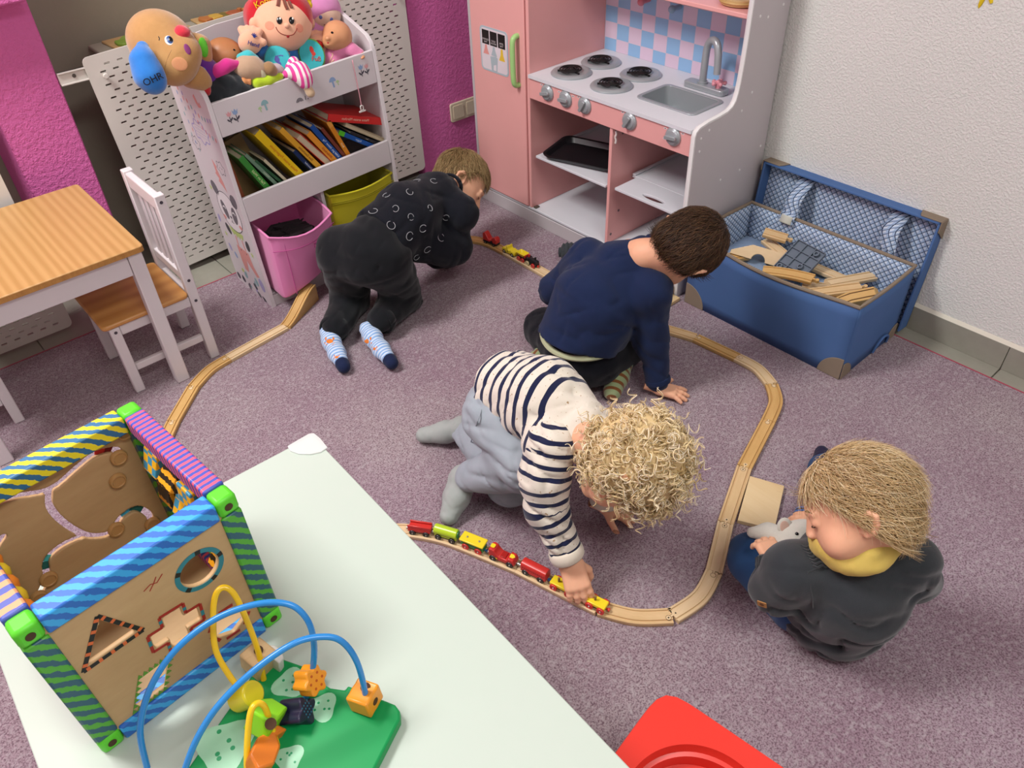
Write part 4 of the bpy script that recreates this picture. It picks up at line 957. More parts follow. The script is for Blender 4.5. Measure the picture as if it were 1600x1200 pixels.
# front train: the path runs from the hand towards the table, so +x points left in the photo
T = wagon('toy_wagon', 'red open wagon at the tail of the front train, by the white table', (656, 829), FRONT)
bx(T, 'body', (-.028, -.012, .012), (.028, .012, .022), M_wr); bx(T, 'side_board', (-.028, .008, .0225), (.028, .012, .033), M_wr); bx(T, 'side_board', (-.028, -.012, .0225), (.028, -.008, .028), M_wr)
wheels(T, (-.017, .017), M_wk); coupler(T, -.029); coupler(T, .029)
T = wagon('toy_wagon', 'lime green tank wagon behind the red open wagon', (695, 841), FRONT)
MB().prism([(.0125 * math.cos(a), .0245 + .0125 * math.sin(a)) for a in [2 * PI * k / 20 for k in range(20)]], -.030, .030, YZ).build('tank', M_wl, T, True, bevel=.002)
bx(T, 'chassis', (-.029, -.010, .010), (.029, .010, .0155), M_wl); MB().cyl((-.0305, 0, .0245), (-.0320, 0, .0245), .009, n=16).build('end_cap', M_wg, T, True); wheels(T, (-.018, .018), M_wk); coupler(T, -.032); coupler(T, .032)
T = wagon('toy_wagon', 'green wagon with a yellow lid, third in the front train', (736, 858), FRONT)
bx(T, 'body', (-.030, -.0105, .010), (.030, .0105, .0275), M_wg); ro = bx(T, 'lid', (-.032, -.0145, .028), (.032, .0145, .033), M_wy, .002)
for x in (-.016, .016): MB().lathe([(.0028, .033), (.0022, .0345), (0, .035)], 10, Matrix.Translation((x, 0, 0))).build('rivet', M_steel, ro, True)
wheels(T, (-.017, .017), M_wr, .0095); coupler(T, -.032, M_blue); coupler(T, .032)
T = wagon('toy_engine', 'red fire engine with a yellow badge in the middle of the front train', (783, 876), FRONT)
P = [(.033, .009), (.033, .036), (.026, .0395), (.018, .037), (.013, .028), (.006, .0215), (-.014, .0205), (-.018, .029), (-.030, .027), (-.034, .018), (-.034, .009)]
MB().prism(P, -.0125, .0125, XZ).build('body', M_wr, T, True, bevel=.002)
bx(T, 'cab_window', (.0332, -.009, .026), (.0338, .009, .034), mat('fire_dark', '#6b1512', .3), .0003)
MB().prism(rrect(-.0055, -.0055, .0055, .0055, .003), 0, .0014, Matrix.Translation((.026, 0, .0388))).build('beacon', M_wy, T, True)
MB().prism([(-.005, .006), (.005, .006), (.005, -.002), (0, -.007), (-.005, -.002)], 0, .0012, Matrix.Translation((-.0245, 0, .0282)) @ rotm(0, -.15, -PI / 2)).build('badge', M_wy, T, True)
bx(T, 'yellow_stripe', (.010, .0126, .012), (.032, .0130, .016), M_wy, .0001); bx(T, 'seat', (-.010, -.009, .0206), (.004, .009, .0236), mat('fire_red2', '#a3211d', .35), .001)
wheels(T, (-.022, .022), M_wk, .0095); coupler(T, -.036); coupler(T, .036)
T = wagon('toy_wagon', 'red round-roofed coach behind the gripping hand', (831, 901), FRONT)
MB().prism([(.0125, .010), (.0125, .028), (.010, .034), (.004, .0365), (-.004, .0365), (-.010, .034), (-.0125, .028), (-.0125, .010)], -.033, .033, YZ).build('body', M_wr, T, True, bevel=.0015)
for s_ in (-1, 1):
    pr = MB()
    for k in range(12): pr.box((-.030 + .005 * k, s_ * .0126 - .0002, .0235), (-.0270 + .005 * k, s_ * .0126 + .0002, .0262))
    pr.build('window_print', mat('coach_dark', '#6e1814', .4), T, True)['kind'] = 'stuff'
wheels(T, (-.020, .020), M_wk, .0092); coupler(T, -.036, M_blue); coupler(T, .036)
def flatcar(lab, px, L, stake):
    T = wagon('toy_wagon', lab, px, FRONT)
    bx(T, 'deck', (-L, -.012, .012), (L, .012, .0205), M_wy); wheels(T, (-L * .62, L * .62), M_wr, .0095, y=.0138)
    for x in stake: MB().cyl((x, 0, .0205), (x, 0, .033), .0028, n=10).build('stake', mat('stake_wood', '#8a6a3c', .6), T, True, bevel=.0006)
    coupler(T, -L - .002, M_wr); coupler(T, L + .002, M_blue)
flatcar('yellow flat wagon with a wooden stake, left of the gripping hand', (877, 921), .030, (.012,))
flatcar('yellow flat wagon leading the front train, right of the gripping hand', (929, 950), .022, (.006,))
# back train: path runs left to right; +x points right in the photo
T = wagon('toy_sleigh', 'red sleigh shaped wagon ahead of the yellow car on the back rail', (764, 379), BACK)
bx(T, 'chassis', (-.033, -.012, .006), (.033, .012, .013), M_wk)
MB().prism([(-.034, .013), (-.034, .040), (-.025, .046), (-.018, .040), (-.006, .022), (.006, .020), (.012, .033), (.026, .038), (.034, .030), (.033, .013)], -.0115, .0115, XZ).build('body', M_wr, T, True, bevel=.002)
MB().cyl((.010, -.012, .016), (.010, -.0128, .016), .006, n=12).build('side_disc', M_wk, T, True); wheels(T, (-.02, .02), M_wk, .006)
T = wagon('toy_car', 'small yellow open car with black wheels on the back rail', (796, 393), BACK)
P = [(-.033, .008), (-.033, .019), (-.027, .023), (-.010, .024), (-.008, .035), (-.003, .036), (-.001, .0245), (.006, .020), (.012, .0265), (.017, .022), (.029, .022), (.033, .018), (.033, .008)]
MB().prism(P, -.0135, .0135, XZ).build('body', M_wy, T, True, bevel=.002)
bx(T, 'windscreen', (-.0085, -.010, .0255), (-.0078, .010, .0335), mat('car_dark', '#7a6a1c', .3), .0002); MB().prism(rrect(-.004, -.0014, .004, .0014, .0006, 2), 0, .0004, Matrix.Translation((-.002, -.0136, .0155)) @ frame((0, -1, 0), (1, 0, 0))).build('door_print', M_wk, T, True)
wheels(T, (-.021, .021), M_wk, .0085, mat('hub_white', '#cfcfcf', .4))
T = wagon('toy_wagon', 'dump wagon with a yellow tub and red wheels on the back rail', (815, 403), BACK)
bx(T, 'chassis', (-.018, -.009, .010), (.022, .009, .020), M_wk)
rr = [[V((x * f_, y * f2, z)) for x, y in rrect(-1, -1, 1, 1, .15, 2)] for f_, f2, z in ((.013, .009, .0205), (.022, .0145, .033), (.0195, .0125, .033), (.011, .007, .024))]
tb = MB().grid(rr, closed=True); tb.add(rr[-1], [tuple(range(len(rr[-1])))]); tb.build('tub', M_wy, T, True)
bx(T, 'end_post', (.0195, -.011, .0205), (.0235, .011, .0315), M_wr); wheels(T, (-.010, .011), M_wr, .0085)
T = wagon('toy_engine', 'small black engine with red wheels leading the back train', (831, 411), BACK)
bx(T, 'chassis', (-.024, -.009, .009), (.026, .009, .015), M_wk); MB().cyl((-.012, 0, .0225), (.026, 0, .0225), .0095, n=18).build('boiler', M_wk, T, True, bevel=.001)
bx(T, 'cab', (-.024, -.0115, .0155), (-.0122, .0115, .030), M_wk); MB().lathe([(.004, .030), (.0035, .036), (.0045, .0385), (0, .0385)], 12, Matrix.Translation((-.017, 0, 0))).build('whistle', M_wr, T, True)
MB().lathe([(.0035, .0305), (.0045, .039), (.003, .039), (.0025, .035), (0, .035)], 12, Matrix.Translation((.016, 0, 0))).build('chimney', M_wk, T, True)
wheels(T, (.014,), M_wr, .009); wheels(T, (-.015,), mat('wheel_cream', '#c9b98e', .4), .009); coupler(T, .027, M_wr)
# station, white toy garage, square board
p = at(1040, 466, .02); ST = thing('toy_station', 'little wooden toy station with red roof behind the boy in navy', 'toy building', (p.x, p.y, 0), math.radians(-20))
M_ply = wood('ply', '#dfc79a', '#d2b584', 'X', 18, .1, .5)
e_ = at(1063, 465, .012); SM = Matrix.Translation((e_.x, e_.y, 0)) @ rotm(0, 0, math.radians(0))
MB().box((e_.x - .085, e_.y, 0), (e_.x, e_.y + .15, .012)).build('platform', M_ply, ST, bevel=.0015)
q = at(1040, 462, .012)
hs = MB().box((e_.x - .062, e_.y + .045, .0125), (e_.x - .022, e_.y + .115, .052)).build('house', mat('station_wood', '#b08a55', .5), ST, bevel=.001)
MB().box((e_.x - .0628, e_.y + .055, .014), (e_.x - .0622, e_.y + .075, .04)).box((e_.x - .055, e_.y + .0442, .014), (e_.x - .032, e_.y + .0448, .042)).build('door', mat('station_green', '#2f5a2c', .5), hs)
MB().prism([(-.034, .052), (0, .072), (.034, .052), (.034, .056), (0, .077), (-.034, .056)], e_.y + .035, e_.y + .125, Matrix(((1, 0, 0, e_.x - .042), (0, 0, 1, 0), (0, 1, 0, 0), (0, 0, 0, 1)))).build('roof', M_wr, ST, bevel=.001)
g = at(1058, 460, 0.0); GT = thing('toy_garage', 'white toy house front standing between the station and the blue box', 'toy building', (g.x + .03, g.y + .03, 0), 0)
gx, gy = g.x + .012, g.y + .0
MB().box((gx, gy, 0), (gx + .03, gy + .008, .085)).box((gx, gy + .062, 0), (gx + .03, gy + .07, .085)).box((gx, gy, .077), (gx + .03, gy + .07, .085)).box((gx, gy, 0), (gx + .03, gy + .07, .008)).build('frame', mat('garage_white', '#d5d8d8', .5), GT, bevel=.001)
MB().box((gx + .006, gy + .0085, .0085), (gx + .012, gy + .0615, .0765)).build('panel', mat('garage_grey', '#a9b0b6', .5), GT, bevel=.001)
MB().box((gx + .0045, gy + .015, .068), (gx + .0058, gy + .055, .071)).box((gx + .0045, gy + .015, .02), (gx + .0058, gy + .055, .024)).build('slot', mat('garage_dark', '#3c4a44', .5), GT)
bc = [at(1171.7, 743.3, .012), at(1225.8, 759, .012), at(1210.5, 827, .012), at(1152.5, 812.5, .012)]
bd = MB().prism([(p.x, p.y) for p in bc], 0, .012).build('wooden_board', wood('board_beech', '#e2caa0', '#d6b98a', 'Y', 22, .1, .5), bevel=.0012)
tag(bd, 'square pale wooden board lying right of the rails, by the toddler', 'board')
# ------------------------------------------------------------------ rails and bits inside the blue box
def loose(L, curve, lab, p, rot, m=0, ramp=False, w_=1.0):
    T = thing('wooden_rail', lab, 'toy rail', p, rot=rot, group='loose rails in the blue box')
    if curve: P = [V((L * math.sin(a) / math.sin(.4) / 2, .5 * L * (math.cos(a) - 1), 0)) for a in [-.4 + .8 * k / 10 for k in range(11)]]
    else: P = [V((-L / 2 + L * k / 8, 0, 0)) for k in range(9)]
    zs = [.035 * (.5 + .5 * math.cos(PI * k / 8)) for k in range(9)] if ramp else None
    rail_mesh(P, zs).build('rail', trackwood(m), T, True)
    e_ = P[-1]; d = (P[-1] - P[-2]).normalized(); F = Matrix.Translation(e_) @ rotm(0, 0, math.atan2(d.y, d.x))
    MB(F).prism(circ(.0058, 16, .013), .001, .011).box((0, -.0025, .001), (.009, .0025, .011)).build('peg', trackwood(m), T, True)
    return T
bz = .136
loose(.15, True, 'curved rail inside the blue box, in front of the grey plate', (1.952, 1.005, bz + .045), (.25, -.08, -1.25), 2)
loose(.19, False, 'long straight rail inside the blue box, pointing to its front', (1.945, .868, bz + .048), (.12, -.12, -.72), 0)
loose(.075, False, 'short stubby rail at the back left inside the blue box', (2.10, 1.155, bz + .058), (.2, .1, -1.2), 0)
loose(.12, False, 'pale rail peeping out behind the arch block in the blue box', (2.085, 1.13, bz + .022), (.1, .06, -1.9), 1)
loose(.2, False, 'broad pale rail lying under the long one in the blue box', (2.02, .875, bz + .016), (.05, .0, -1.1), 1)
loose(.14, True, 'curved rail half buried in the middle of the blue box', (1.93, .96, bz + .010), (.0, .0, -.9), 2)
loose(.16, False, 'rail lying along the rear wall inside the blue box', (2.09, .95, bz + .012), (0, .05, -1.5), 1)
loose(.14, False, 'rail lying flat under the white cross in the blue box', (1.91, 1.13, bz + .012), (0, .08, -1.3), 0)
loose(.17, False, 'straight rail lying crosswise behind the ramp block in the blue box', (2.06, .86, bz + .040), (.1, .1, -.35), 1)
loose(.11, True, 'short curved rail near the left end of the blue box', (1.955, 1.21, bz + .014), (.1, .05, -.4), 2)
loose(.15, False, 'rail lying along the front wall inside the blue box', (1.875, .95, bz + .012), (0, .02, -1.55), 0)
T = thing('ramp_block', 'thick wooden ramp block at the right end inside the blue box', 'toy block', (1.985, .795, bz + .03), rot=(.35, -.15, -.75))
MB().prism([(-.075, 0), (.06, 0), (.06, .03), (.045, .045), (-.02, .036), (-.075, .010)], -.02, .02, XZ).build('block', trackwood(2), T, True, bevel=.002)
MB().prism([(-.070, .0111), (-.02, .0366), (.044, .0455), (.044, .0460), (-.02, .0371), (-.070, .0116)], -.013, -.010, XZ).prism([(-.070, .0111), (-.02, .0366), (.044, .0455), (.044, .0460), (-.02, .0371), (-.070, .0116)], .010, .013, XZ).build('groove_line', M_gap, T, True)
T = thing('arch_block', 'pale wooden bridge block with a round arch inside the blue box', 'toy block', (2.005, 1.145, bz + .012), rot=(-.55, .12, -1.15))
MB().prism([(-.09, 0), (-.022, 0)] + [(-.022 * math.cos(a), .022 * math.sin(a)) for a in [PI * k / 10 for k in range(1, 10)]] + [(.022, 0), (.085, 0), (.085, .045), (-.03, .045), (-.09, .012)], -.019, .019, XZ).build('block', trackwood(1), T, True, bevel=.0015)
T = thing('grey_plate', 'grey ribbed plastic plate among the rails in the blue box', 'toy part', (2.035, 1.022, bz + .05), rot=(.05, -.55, -.12))
M_gp = mat('grey_plastic', '#65707e', .45, .4); MB().box((-.062, -.052, -.004), (.062, .052, 0)).build('plate', M_gp, T, True, bevel=.001)
rb = MB()
for k in range(5): rb.box((-.061 + .0305 * k - .0012, -.0515, 0.0001), (-.061 + .0305 * k + .0012, .0515, .007))
for k in range(4): rb.box((-.0615, -.0510 + .034 * k - .0012, .0002), (.0615, -.0510 + .034 * k + .0012, .0068))
rb.build('rib', M_gp, T, True)
for x, y in ((-.045, .036), (-.015, -.018), (.045, -.03)): MB().lathe([(.009, .0001), (.009, .011), (.005, .011), (.005, .004), (0, .004)], 14, Matrix.Translation((x, y, 0))).build('boss', M_gp, T, True)
T = thing('white_cross', 'white crossing sign lying at the left inside the blue box', 'toy part', (1.905, 1.145, bz + .028), rot=(.2, -.15, .5))
MB().prism([(-.026, -.005), (-.005, -.005), (-.005, -.026), (.005, -.026), (.005, -.005), (.026, -.005), (.026, .005), (.005, .005), (.005, .026), (-.005, .026), (-.005, .005), (-.026, .005)], 0, .007, rotm(0, 0, .4)).build('cross', mat('toy_white', '#dcd8d0', .45), T, True, bevel=.0015)
T = thing('peg_figure', 'tiny white peg figure beside the arch block in the blue box', 'toy part', (1.905, 1.085, bz + .02))
MB().cyl((0, 0, 0), (0, 0, .014), .008, .006, 12).sph((0, 0, .020), .0075, 12, 8).build('figure', MATS['toy_white'], T, True)
T = thing('yellow_stick', 'yellow wooden stick at the right front inside the blue box', 'toy part', (1.885, .868, bz + .052), rot=(0, 0, -1.1))
MB().cyl((-.03, 0, 0), (.03, 0, 0), .0042, n=10).build('stick', M_wy, T, True, bevel=.0008)
T = thing('signal_block', 'small block with red and black faces at the right front inside the blue box', 'toy block', (1.888, .805, bz + .048), rot=(.15, .1, -1.15))
MB().box((-.035, -.011, -.008), (.035, .011, .008)).build('block', trackwood(1), T, True, bevel=.0015)
MB().box((-.022, -.0075, .0082), (-.002, .0075, .0088)).box((.012, -.0108, .0082), (.034, .0108, .0090)).build('red_face', M_wr, T, True); MB().cyl((-.012, 0, .0088), (-.012, 0, .0092), .0055, n=12).build('black_dot', M_wk, T, True)
# ================================================================== activity cube on the white table
CA = math.radians(5.5); CC = V((.013, .903, .46)); CT = thing('activity_cube', 'big wooden activity cube with striped bars and shape holes on the white table', 'toy cube', CC, CA)
CM = Matrix.Translation(CC) @ rotm(0, 0, CA)
def stripes(name, base, ink, axis, period=.0115, dist=6.0):
    t = NT(name); t.rough(.4); co = t.coord(); wv = t.n('ShaderNodeTexWave', wave_type='BANDS', bands_direction=axis)
    wv.inputs['Scale'].default_value = .314 / period; wv.inputs['Distortion'].default_value = dist * .25; wv.inputs['Detail'].default_value = 2; wv.inputs['Detail Scale'].default_value = 4
    t.l(co, wv.inputs['Vector']); t.base(t.ramp(wv.outputs['Fac'], [(.44, C(base)), (.52, C(ink))])); return t.m
hs = .1425; bw = .03
M_cg = mat('cube_green', '#5cd02c', .4, .4, var=.02)
M_cy = stripes('bar_yellow', '#efe22b', '#2f6f9c', 'DIAGONAL'); M_cr = stripes('bar_pink', '#f25c7c', '#3f52b0', 'Y', .0105, 3)
M_cb = stripes('bar_blue', '#35a5e8', '#2467c0', 'DIAGONAL'); M_co = stripes('bar_peach', '#efa070', '#4a5bb0', 'Y', .02, 3); M_cgs = stripes('post_green', '#4fa82c', '#25586c', 'DIAGONAL')
M_plyd = wood('cube_ply', '#c6a67a', '#b39066', 'X', 12, .25, .5, .3)
def lb(n, lo, hi, m, par=CT, bevel=.003): return MB().box(lo, hi).build(n, m, par, True, bevel=bevel)
for z0_, z1_ in ((.255, .285), (.0, .03)):
    lb('bar', (-hs + bw + .0005, hs - bw, z0_), (hs - bw - .0005, hs, z1_), M_cy); lb('bar', (-hs + bw + .0005, -hs, z0_), (hs - bw - .0005, -hs + bw, z1_), M_cb)
    lb('bar', (hs - bw, -hs + bw + .0005, z0_), (hs, hs - bw - .0005, z1_), M_cr); lb('bar', (-hs, -hs + bw + .0005, z0_), (-hs + bw, hs - bw - .0005, z1_), M_co)
for sx_ in (-1, 1):
    for sy_ in (-1, 1):
        a_, b_ = sorted((sx_ * hs, sx_ * (hs - bw))); c_, d_ = sorted((sy_ * hs, sy_ * (hs - bw)))
        po = lb('post', (a_, c_, .0305), (b_, d_, .2545), M_cgs)
        for z0_, z1_ in ((.255, .285), (0, .03)): lb('corner_block', (a_, c_, z0_), (b_, d_, z1_), M_cg, CT, .006)
        if sy_ < 0:
            for z in (.27, .015): MB().lathe([(.0058, .0004), (.0058, -.0002), (0, -.0002)], 14, Matrix.Translation((sx_ * (hs - .015), -hs - .0003, z)) @ rotm(PI / 2)).build('screw_hole', mat('hole_dark', '#4a3420', .7), CT, True)
# near panel with shape holes (thin sheet cut with the shapes)
def panel(name, y0, shapes, h=.0019, M=M_plyd):
    s = SDF((-hs + .02, y0 - .009, .018), (hs - .02, y0 + .009, .268), h); s.box((0, y0, .143), (hs - .025, .0042, .122), rd=.001, k=0)
    shapes(s, y0); P, F = s.mesh(); Q = np.concatenate([P, np.ones((len(P), 1))], 1) @ np.array(CM).T
    return mesh_np(name, Q[:, :3], F, M, CT)
def near_shapes(s, y):
    a = (0, y - .02, 0); R2 = rotm(0, -PI / 5.2, 0)
    s.cap((.064, y - .02, .196), (.064, y + .02, .196), .0265, k=.002, op='cut')
    for i in range(14):                  # triangle
        f_ = i / 13; ww = .031 * (1 - f_); s.box((-.068 + .006 * f_, y, .171 + .049 * f_), (max(ww, .002), .02, .0035), rd=.001, k=0, op='cut')
    cM = rotm(0, .10, 0); s.box((.007, y, .126), (.033, .02, .0125), cM, rd=.002, k=0, op='cut'); s.box((.007, y, .126), (.0125, .02, .031), cM, rd=.002, k=0, op='cut')
    for q in range(3): s.box((.070, y, .068), (.0135, .02, .024), rotm(0, q * PI / 3 + PI / 6, 0), rd=.001, k=0, op='cut')
    for i in range(12):
        f_ = i / 11; s.box((-.060 + .020 * f_, y, .040 + .042 * f_), (.0215, .02, .0036), rd=.001, k=0, op='cut')
np_ = panel('shape_panel', -.1335, near_shapes)
rp = MB(); yy = -.1335 - .0045; FP = Matrix(((1, 0, 0, 0), (0, 0, -1, yy), (0, 1, 0, 0), (0, 0, 0, 1)))
PC = [mat('pr_' + c, c, .5) for c in ('#2f7f8c', '#1d1a1a', '#a52a22', '#5f9a34', '#d96a36')]
o_ = circ(.0345, 36, .064, .196); i_ = circ(.0275, 36, .064, .196); rp.ring(o_, i_, .0, .0004, FP, 0)
for k in range(5): rp.prism(strip([(.064 + .031 * math.cos(a), .196 + .031 * math.sin(a)) for a in [1.25 * k + .06 * q for q in range(5)]], .0035), .0004, .0006, FP, 1)
tri = [(-.107, .162), (-.028, .162), (-.0625, .232), (-.107, .162)]
for k in range(3):
    a, b = tri[k], tri[k + 1]; rp.prism(strip([a, b], .003), 0, .0004, FP, 1)
    for q in range(5):
        f0, f1 = q / 5 + .05, q / 5 + .11; rp.prism(strip([(a[0] + (b[0] - a[0]) * f0, a[1] + (b[1] - a[1]) * f0), (a[0] + (b[0] - a[0]) * f1, a[1] + (b[1] - a[1]) * f1)], .0031), .0004, .0006, FP, 4)
cr = [(-.0165, .036), (.0165, .036), (.0165, .0165), (.037, .0165), (.037, -.0165), (.0165, -.0165), (.0165, -.035), (-.0165, -.035), (-.0165, -.0165), (-.037, -.0165), (-.037, .0165), (-.0165, .0165)]
cr = [(.007 + x * math.cos(-.10) - y * math.sin(-.10), .126 + x * math.sin(-.10) + y * math.cos(-.10)) for x, y in cr]
for k in range(12):
    a, b = cr[k], cr[(k + 1) % 12]; rp.prism(strip([a, b], .0022), 0, .0004, FP, 2)
    if k % 2: rp.prism(strip([((a[0] * .6 + b[0] * .4), (a[1] * .6 + b[1] * .4)), ((a[0] * .3 + b[0] * .7), (a[1] * .3 + b[1] * .7))], .0023), .0004, .0006, FP, 0)
for k in range(6):
    a0, a1 = PI / 3 * k, PI / 3 * (k + 1); rp.prism(strip([(.070 + .031 * math.cos(a0 + .08), .068 + .031 * math.sin(a0 + .08)), (.070 + .031 * math.cos(a1 - .25), .068 + .031 * math.sin(a1 - .25))], .0026), 0, .0004, FP, 2)
pq = [(-.087, .034), (-.042, .034), (-.014, .088), (-.060, .088)]
for k in range(4):
    a, b = pq[k], pq[(k + 1) % 4]
    for q in range(6):
        f0 = q / 6; x, y = a[0] + (b[0] - a[0]) * f0, a[1] + (b[1] - a[1]) * f0; rp.prism([(x - .004, y - .003), (x + .004, y - .003), (x, y + .005)], 0, .0004, FP, 3)
for P_ in ([(-.006, .222), (.004, .226), (.012, .222), (.022, .230)], [(.0, .216), (.008, .224), (.014, .232)]): rp.prism(strip(P_, .0006), 0, .0003, FP, 2)
rp.build('shape_print', PC, np_, True)['kind'] = 'stuff'
# far panel with the slot maze
def slot(s, y, pts, r=.0055, op='cut'):
    P = spline([V((x, y, z)) for x, z in pts], 4)
    for i in range(len(P) - 1):
        for dy in (-.006, 0, .006): s.cap(P[i] + V((0, dy, 0)), P[i + 1] + V((0, dy, 0)), r, k=.001, op='cut')
def maze(s, y):
    slot(s, y, [(-.118, .2), (-.10, .245), (-.06, .243), (-.013, .222), (.03, .232), (.06, .238), (.088, .226), (.086, .212)])
    slot(s, y, [(-.013, .222), (-.024, .195), (-.02, .155), (-.004, .112), (.02, .090), (.036, .092), (.05, .104), (.075, .104), (.088, .08), (.086, .062)])
    slot(s, y, [(-.006, .113), (-.04, .118), (-.065, .108), (-.076, .08), (-.096, .058)])
    slot(s, y, [(-.118, .165), (-.105, .18), (-.092, .189)])
mz = panel('maze_panel', .1335, maze)
MZ = Matrix(((1, 0, 0, 0), (0, 0, -1, .1292), (0, 1, 0, 0), (0, 0, 0, 1)))
ck = mat('cube_knob', '#b98d58', .45)
for x, z, big in ((.109, .250, 1), (.086, .214, 0), (.070, .176, 0), (.036, .092, 0), (-.076, .078, 0), (-.100, .056, 0), (.086, .060, 0)):
    MB().lathe([(.0125, 0), (.0128, .004), (.0115, .0065), (.0095, .007), (.0085, .0055), (0, .0055)], 22, Matrix.Translation((x, .1288, z)) @ rotm(PI / 2)).build('knob', ck, CT, True)
pp = MB()
for pts, mi in (([(.062, .238), (.076, .233)], 0), ([(.076, .233), (.084, .226)], 1), ([(-.058, .111), (-.066, .103)], 2), ([(-.066, .103), (-.072, .090)], 3), ([(.052, .105), (.070, .107)], 4), ([(.070, .107), (.084, .09)], 3), ([(.086, .205), (.08, .188)], 1)):
    pp.prism(strip([(x, z) for x, z in pts], .0056), -.0075, -.0068, MZ, mi)
pp.build('slot_print', [mat('sp_' + c, c, .5) for c in ('#d9322c', '#7a1a1c', '#4fc3c8', '#1f6a64', '#3fb5e0')], mz, True)
lb('floor_panel', (-hs + .03, -hs + .03, .006), (hs - .03, hs - .03, .011), M_plyd, CT, 0)
# spinning blocks on the right side, ball run on the left
M_bz = stripes('block_zebra', '#f0a51e', '#22190f', 'X', .0095, 8)
t = NT('block_check'); t.rough(.4); ck_ = t.n('ShaderNodeTexChecker'); ck_.inputs['Scale'].default_value = 78; ck_.inputs[1].default_value = C('#f2b51e'); ck_.inputs[2].default_value = C('#3a93b8'); t.l(t.coord(), ck_.inputs['Vector']); t.base(ck_.outputs[0]); M_bc = t.m
for k, (yy, zz, m_, an) in enumerate(((.072, .214, M_bc, .35), (.020, .214, M_bz, .75), (-.030, .214, M_bc, .15), (-.078, .214, M_bz, .6), (.072, .150, M_bz, .2), (.020, .150, M_bc, .5), (-.030, .150, M_bz, .1), (-.078, .150, M_bc, .7), (.045, .085, M_bc, .4), (-.05, .085, M_bz, .6))):
    MB(Matrix.Translation((hs - .014, yy, zz)) @ rotm(0, an, 0)).box((-.020, -.020, -.020), (.020, .020, .020)).build('spinning_block', m_, CT, True, bevel=.002)
for zz in (.214, .150, .085): MB().cyl((hs - .014, -hs + bw, zz), (hs - .014, hs - bw, zz), .0042, n=10).build('rod', trackwood(1), CT, True)
for zz in (.182, .118, .05): lb('cross_bar', (hs - .022, -hs + bw, zz - .008), (hs - .006, hs - bw, zz + .008), M_cg)
tw = MB()
for k in range(7): tw.sph((-hs + .020, -hs + .045 + .028 * k, .212), (.017, .017, .014), 12, 8, k % 2, rotm(.6, 0, 0))
tw.build('twisted_roller', [mat('roll_orange', '#ef8a2a', .4), mat('roll_yellow', '#e6c42a', .4)], CT, True)['kind'] = 'stuff'
lb('side_panel', (-hs + .004, -hs + bw, .03), (-hs + .009, hs - bw, .17), M_plyd, CT, 0)

# ================================================================== bead maze
bt = .460
BMZ = thing('bead_maze', 'green wooden bead maze with blue and yellow wires on the white table', 'toy', (.09, .56, bt), 0)
R0 = V((.2175, .520)); T0 = V((.118, .726)); vd = V((-.89, -.456)); wd_ = .21
A_, B_, Cc, Dd = R0, T0, T0 + vd * wd_, R0 + vd * wd_
def rc(P, r=.016):
    out = []
    for i in range(len(P)):
        p, a, b = P[i], P[i - 1], P[(i + 1) % len(P)]; u = (a - p).normalized() * r; w_ = (b - p).normalized() * r
        out += [p + u, p + u * .35 + w_ * .35, p + w_]
    return out
n1 = R0.lerp(T0, .40); n2 = R0.lerp(T0, .58); inn = V((-.9, -.44)).normalized() * .012
plate = rc([A_, Dd, Cc, B_]); plate += [n2 + V((.002, .003)), n2 + inn * .8, R0.lerp(T0, .49) + inn, n1 + inn * .6, n1]
M_mg = mat('maze_green', '#0f9a52', .42, .3, '#0d8f4b', 8); bpv = MB().prism([(p.x, p.y) for p in plate], bt, bt + .0185).build('base', M_mg, BMZ, bevel=.003)
pb = MB(); zb = bt + .0186
def blob(px, py, r, seed, mi=0):
    q = at(px, py, zb); Rr = random.Random(seed); ph = Rr.uniform(0, 6)
    pb.prism([(q.x + r * (1 + .16 * math.sin(3 * a + ph)) * math.cos(a), q.y + r * (1 + .16 * math.sin(3 * a + ph)) * math.sin(a)) for a in [2 * PI * k / 30 for k in range(30)]], zb - bt * 0, zb + .0002, None, mi)
    for k in range(5):
        a = Rr.uniform(0, 6.28); rr = r * Rr.uniform(.2, .65); pb.prism(circ(r * .09, 10, q.x + rr * math.cos(a), q.y + rr * math.sin(a)), zb + .0002, zb + .0004, None, 1)
blob(503, 1105, .020, 1); blob(452, 1068, .022, 2); blob(352, 1165, .036, 3); blob(452, 1185, .018, 4)
pb.build('blob_print', [mat('maze_pale', '#9fd8b4', .35), mat('maze_dot', '#1f9a62', .35)], bpv)['kind'] = 'stuff'
def wire(pts, m, r=.0042):
    P = spline([at(*p) for p in pts], 10); return MB().tube(P, r, 10).build('wire', m, BMZ)
M_wb = mat('wire_blue', '#2a86cf', .25, .5, var=.02); M_wyl = mat('wire_yellow', '#f0c51e', .25, .5, var=.02)
wire([(571, 1108, bt + .018), (571, 1085, bt + .05), (558, 1035, bt + .112), (535, 1003, bt + .148), (505, 995, bt + .162), (460, 1005, bt + .168), (400, 1045, bt + .160), (345, 1098, bt + .138), (310, 1150, bt + .105), (288, 1205, bt + .06), (282, 1240, bt + .018)], M_wb)
wire([(478, 1090, bt + .018), (489, 1045, bt + .075), (490, 1000, bt + .130), (478, 965, bt + .165), (450, 944, bt + .185), (400, 944, bt + .192), (335, 968, bt + .19), (275, 1015, bt + .175), (235, 1075, bt + .14), (219, 1140, bt + .09), (230, 1200, bt + .03)], M_wb)
wire([(412, 1062, bt + .018), (404, 1020, bt + .06), (388, 975, bt + .105), (367, 930, bt + .15), (350, 918, bt + .163), (337, 930, bt + .16), (333, 965, bt + .14), (337, 1015, bt + .105), (358, 1055, bt + .07), (385, 1090, bt + .045), (400, 1120, bt + .018)], M_wyl)
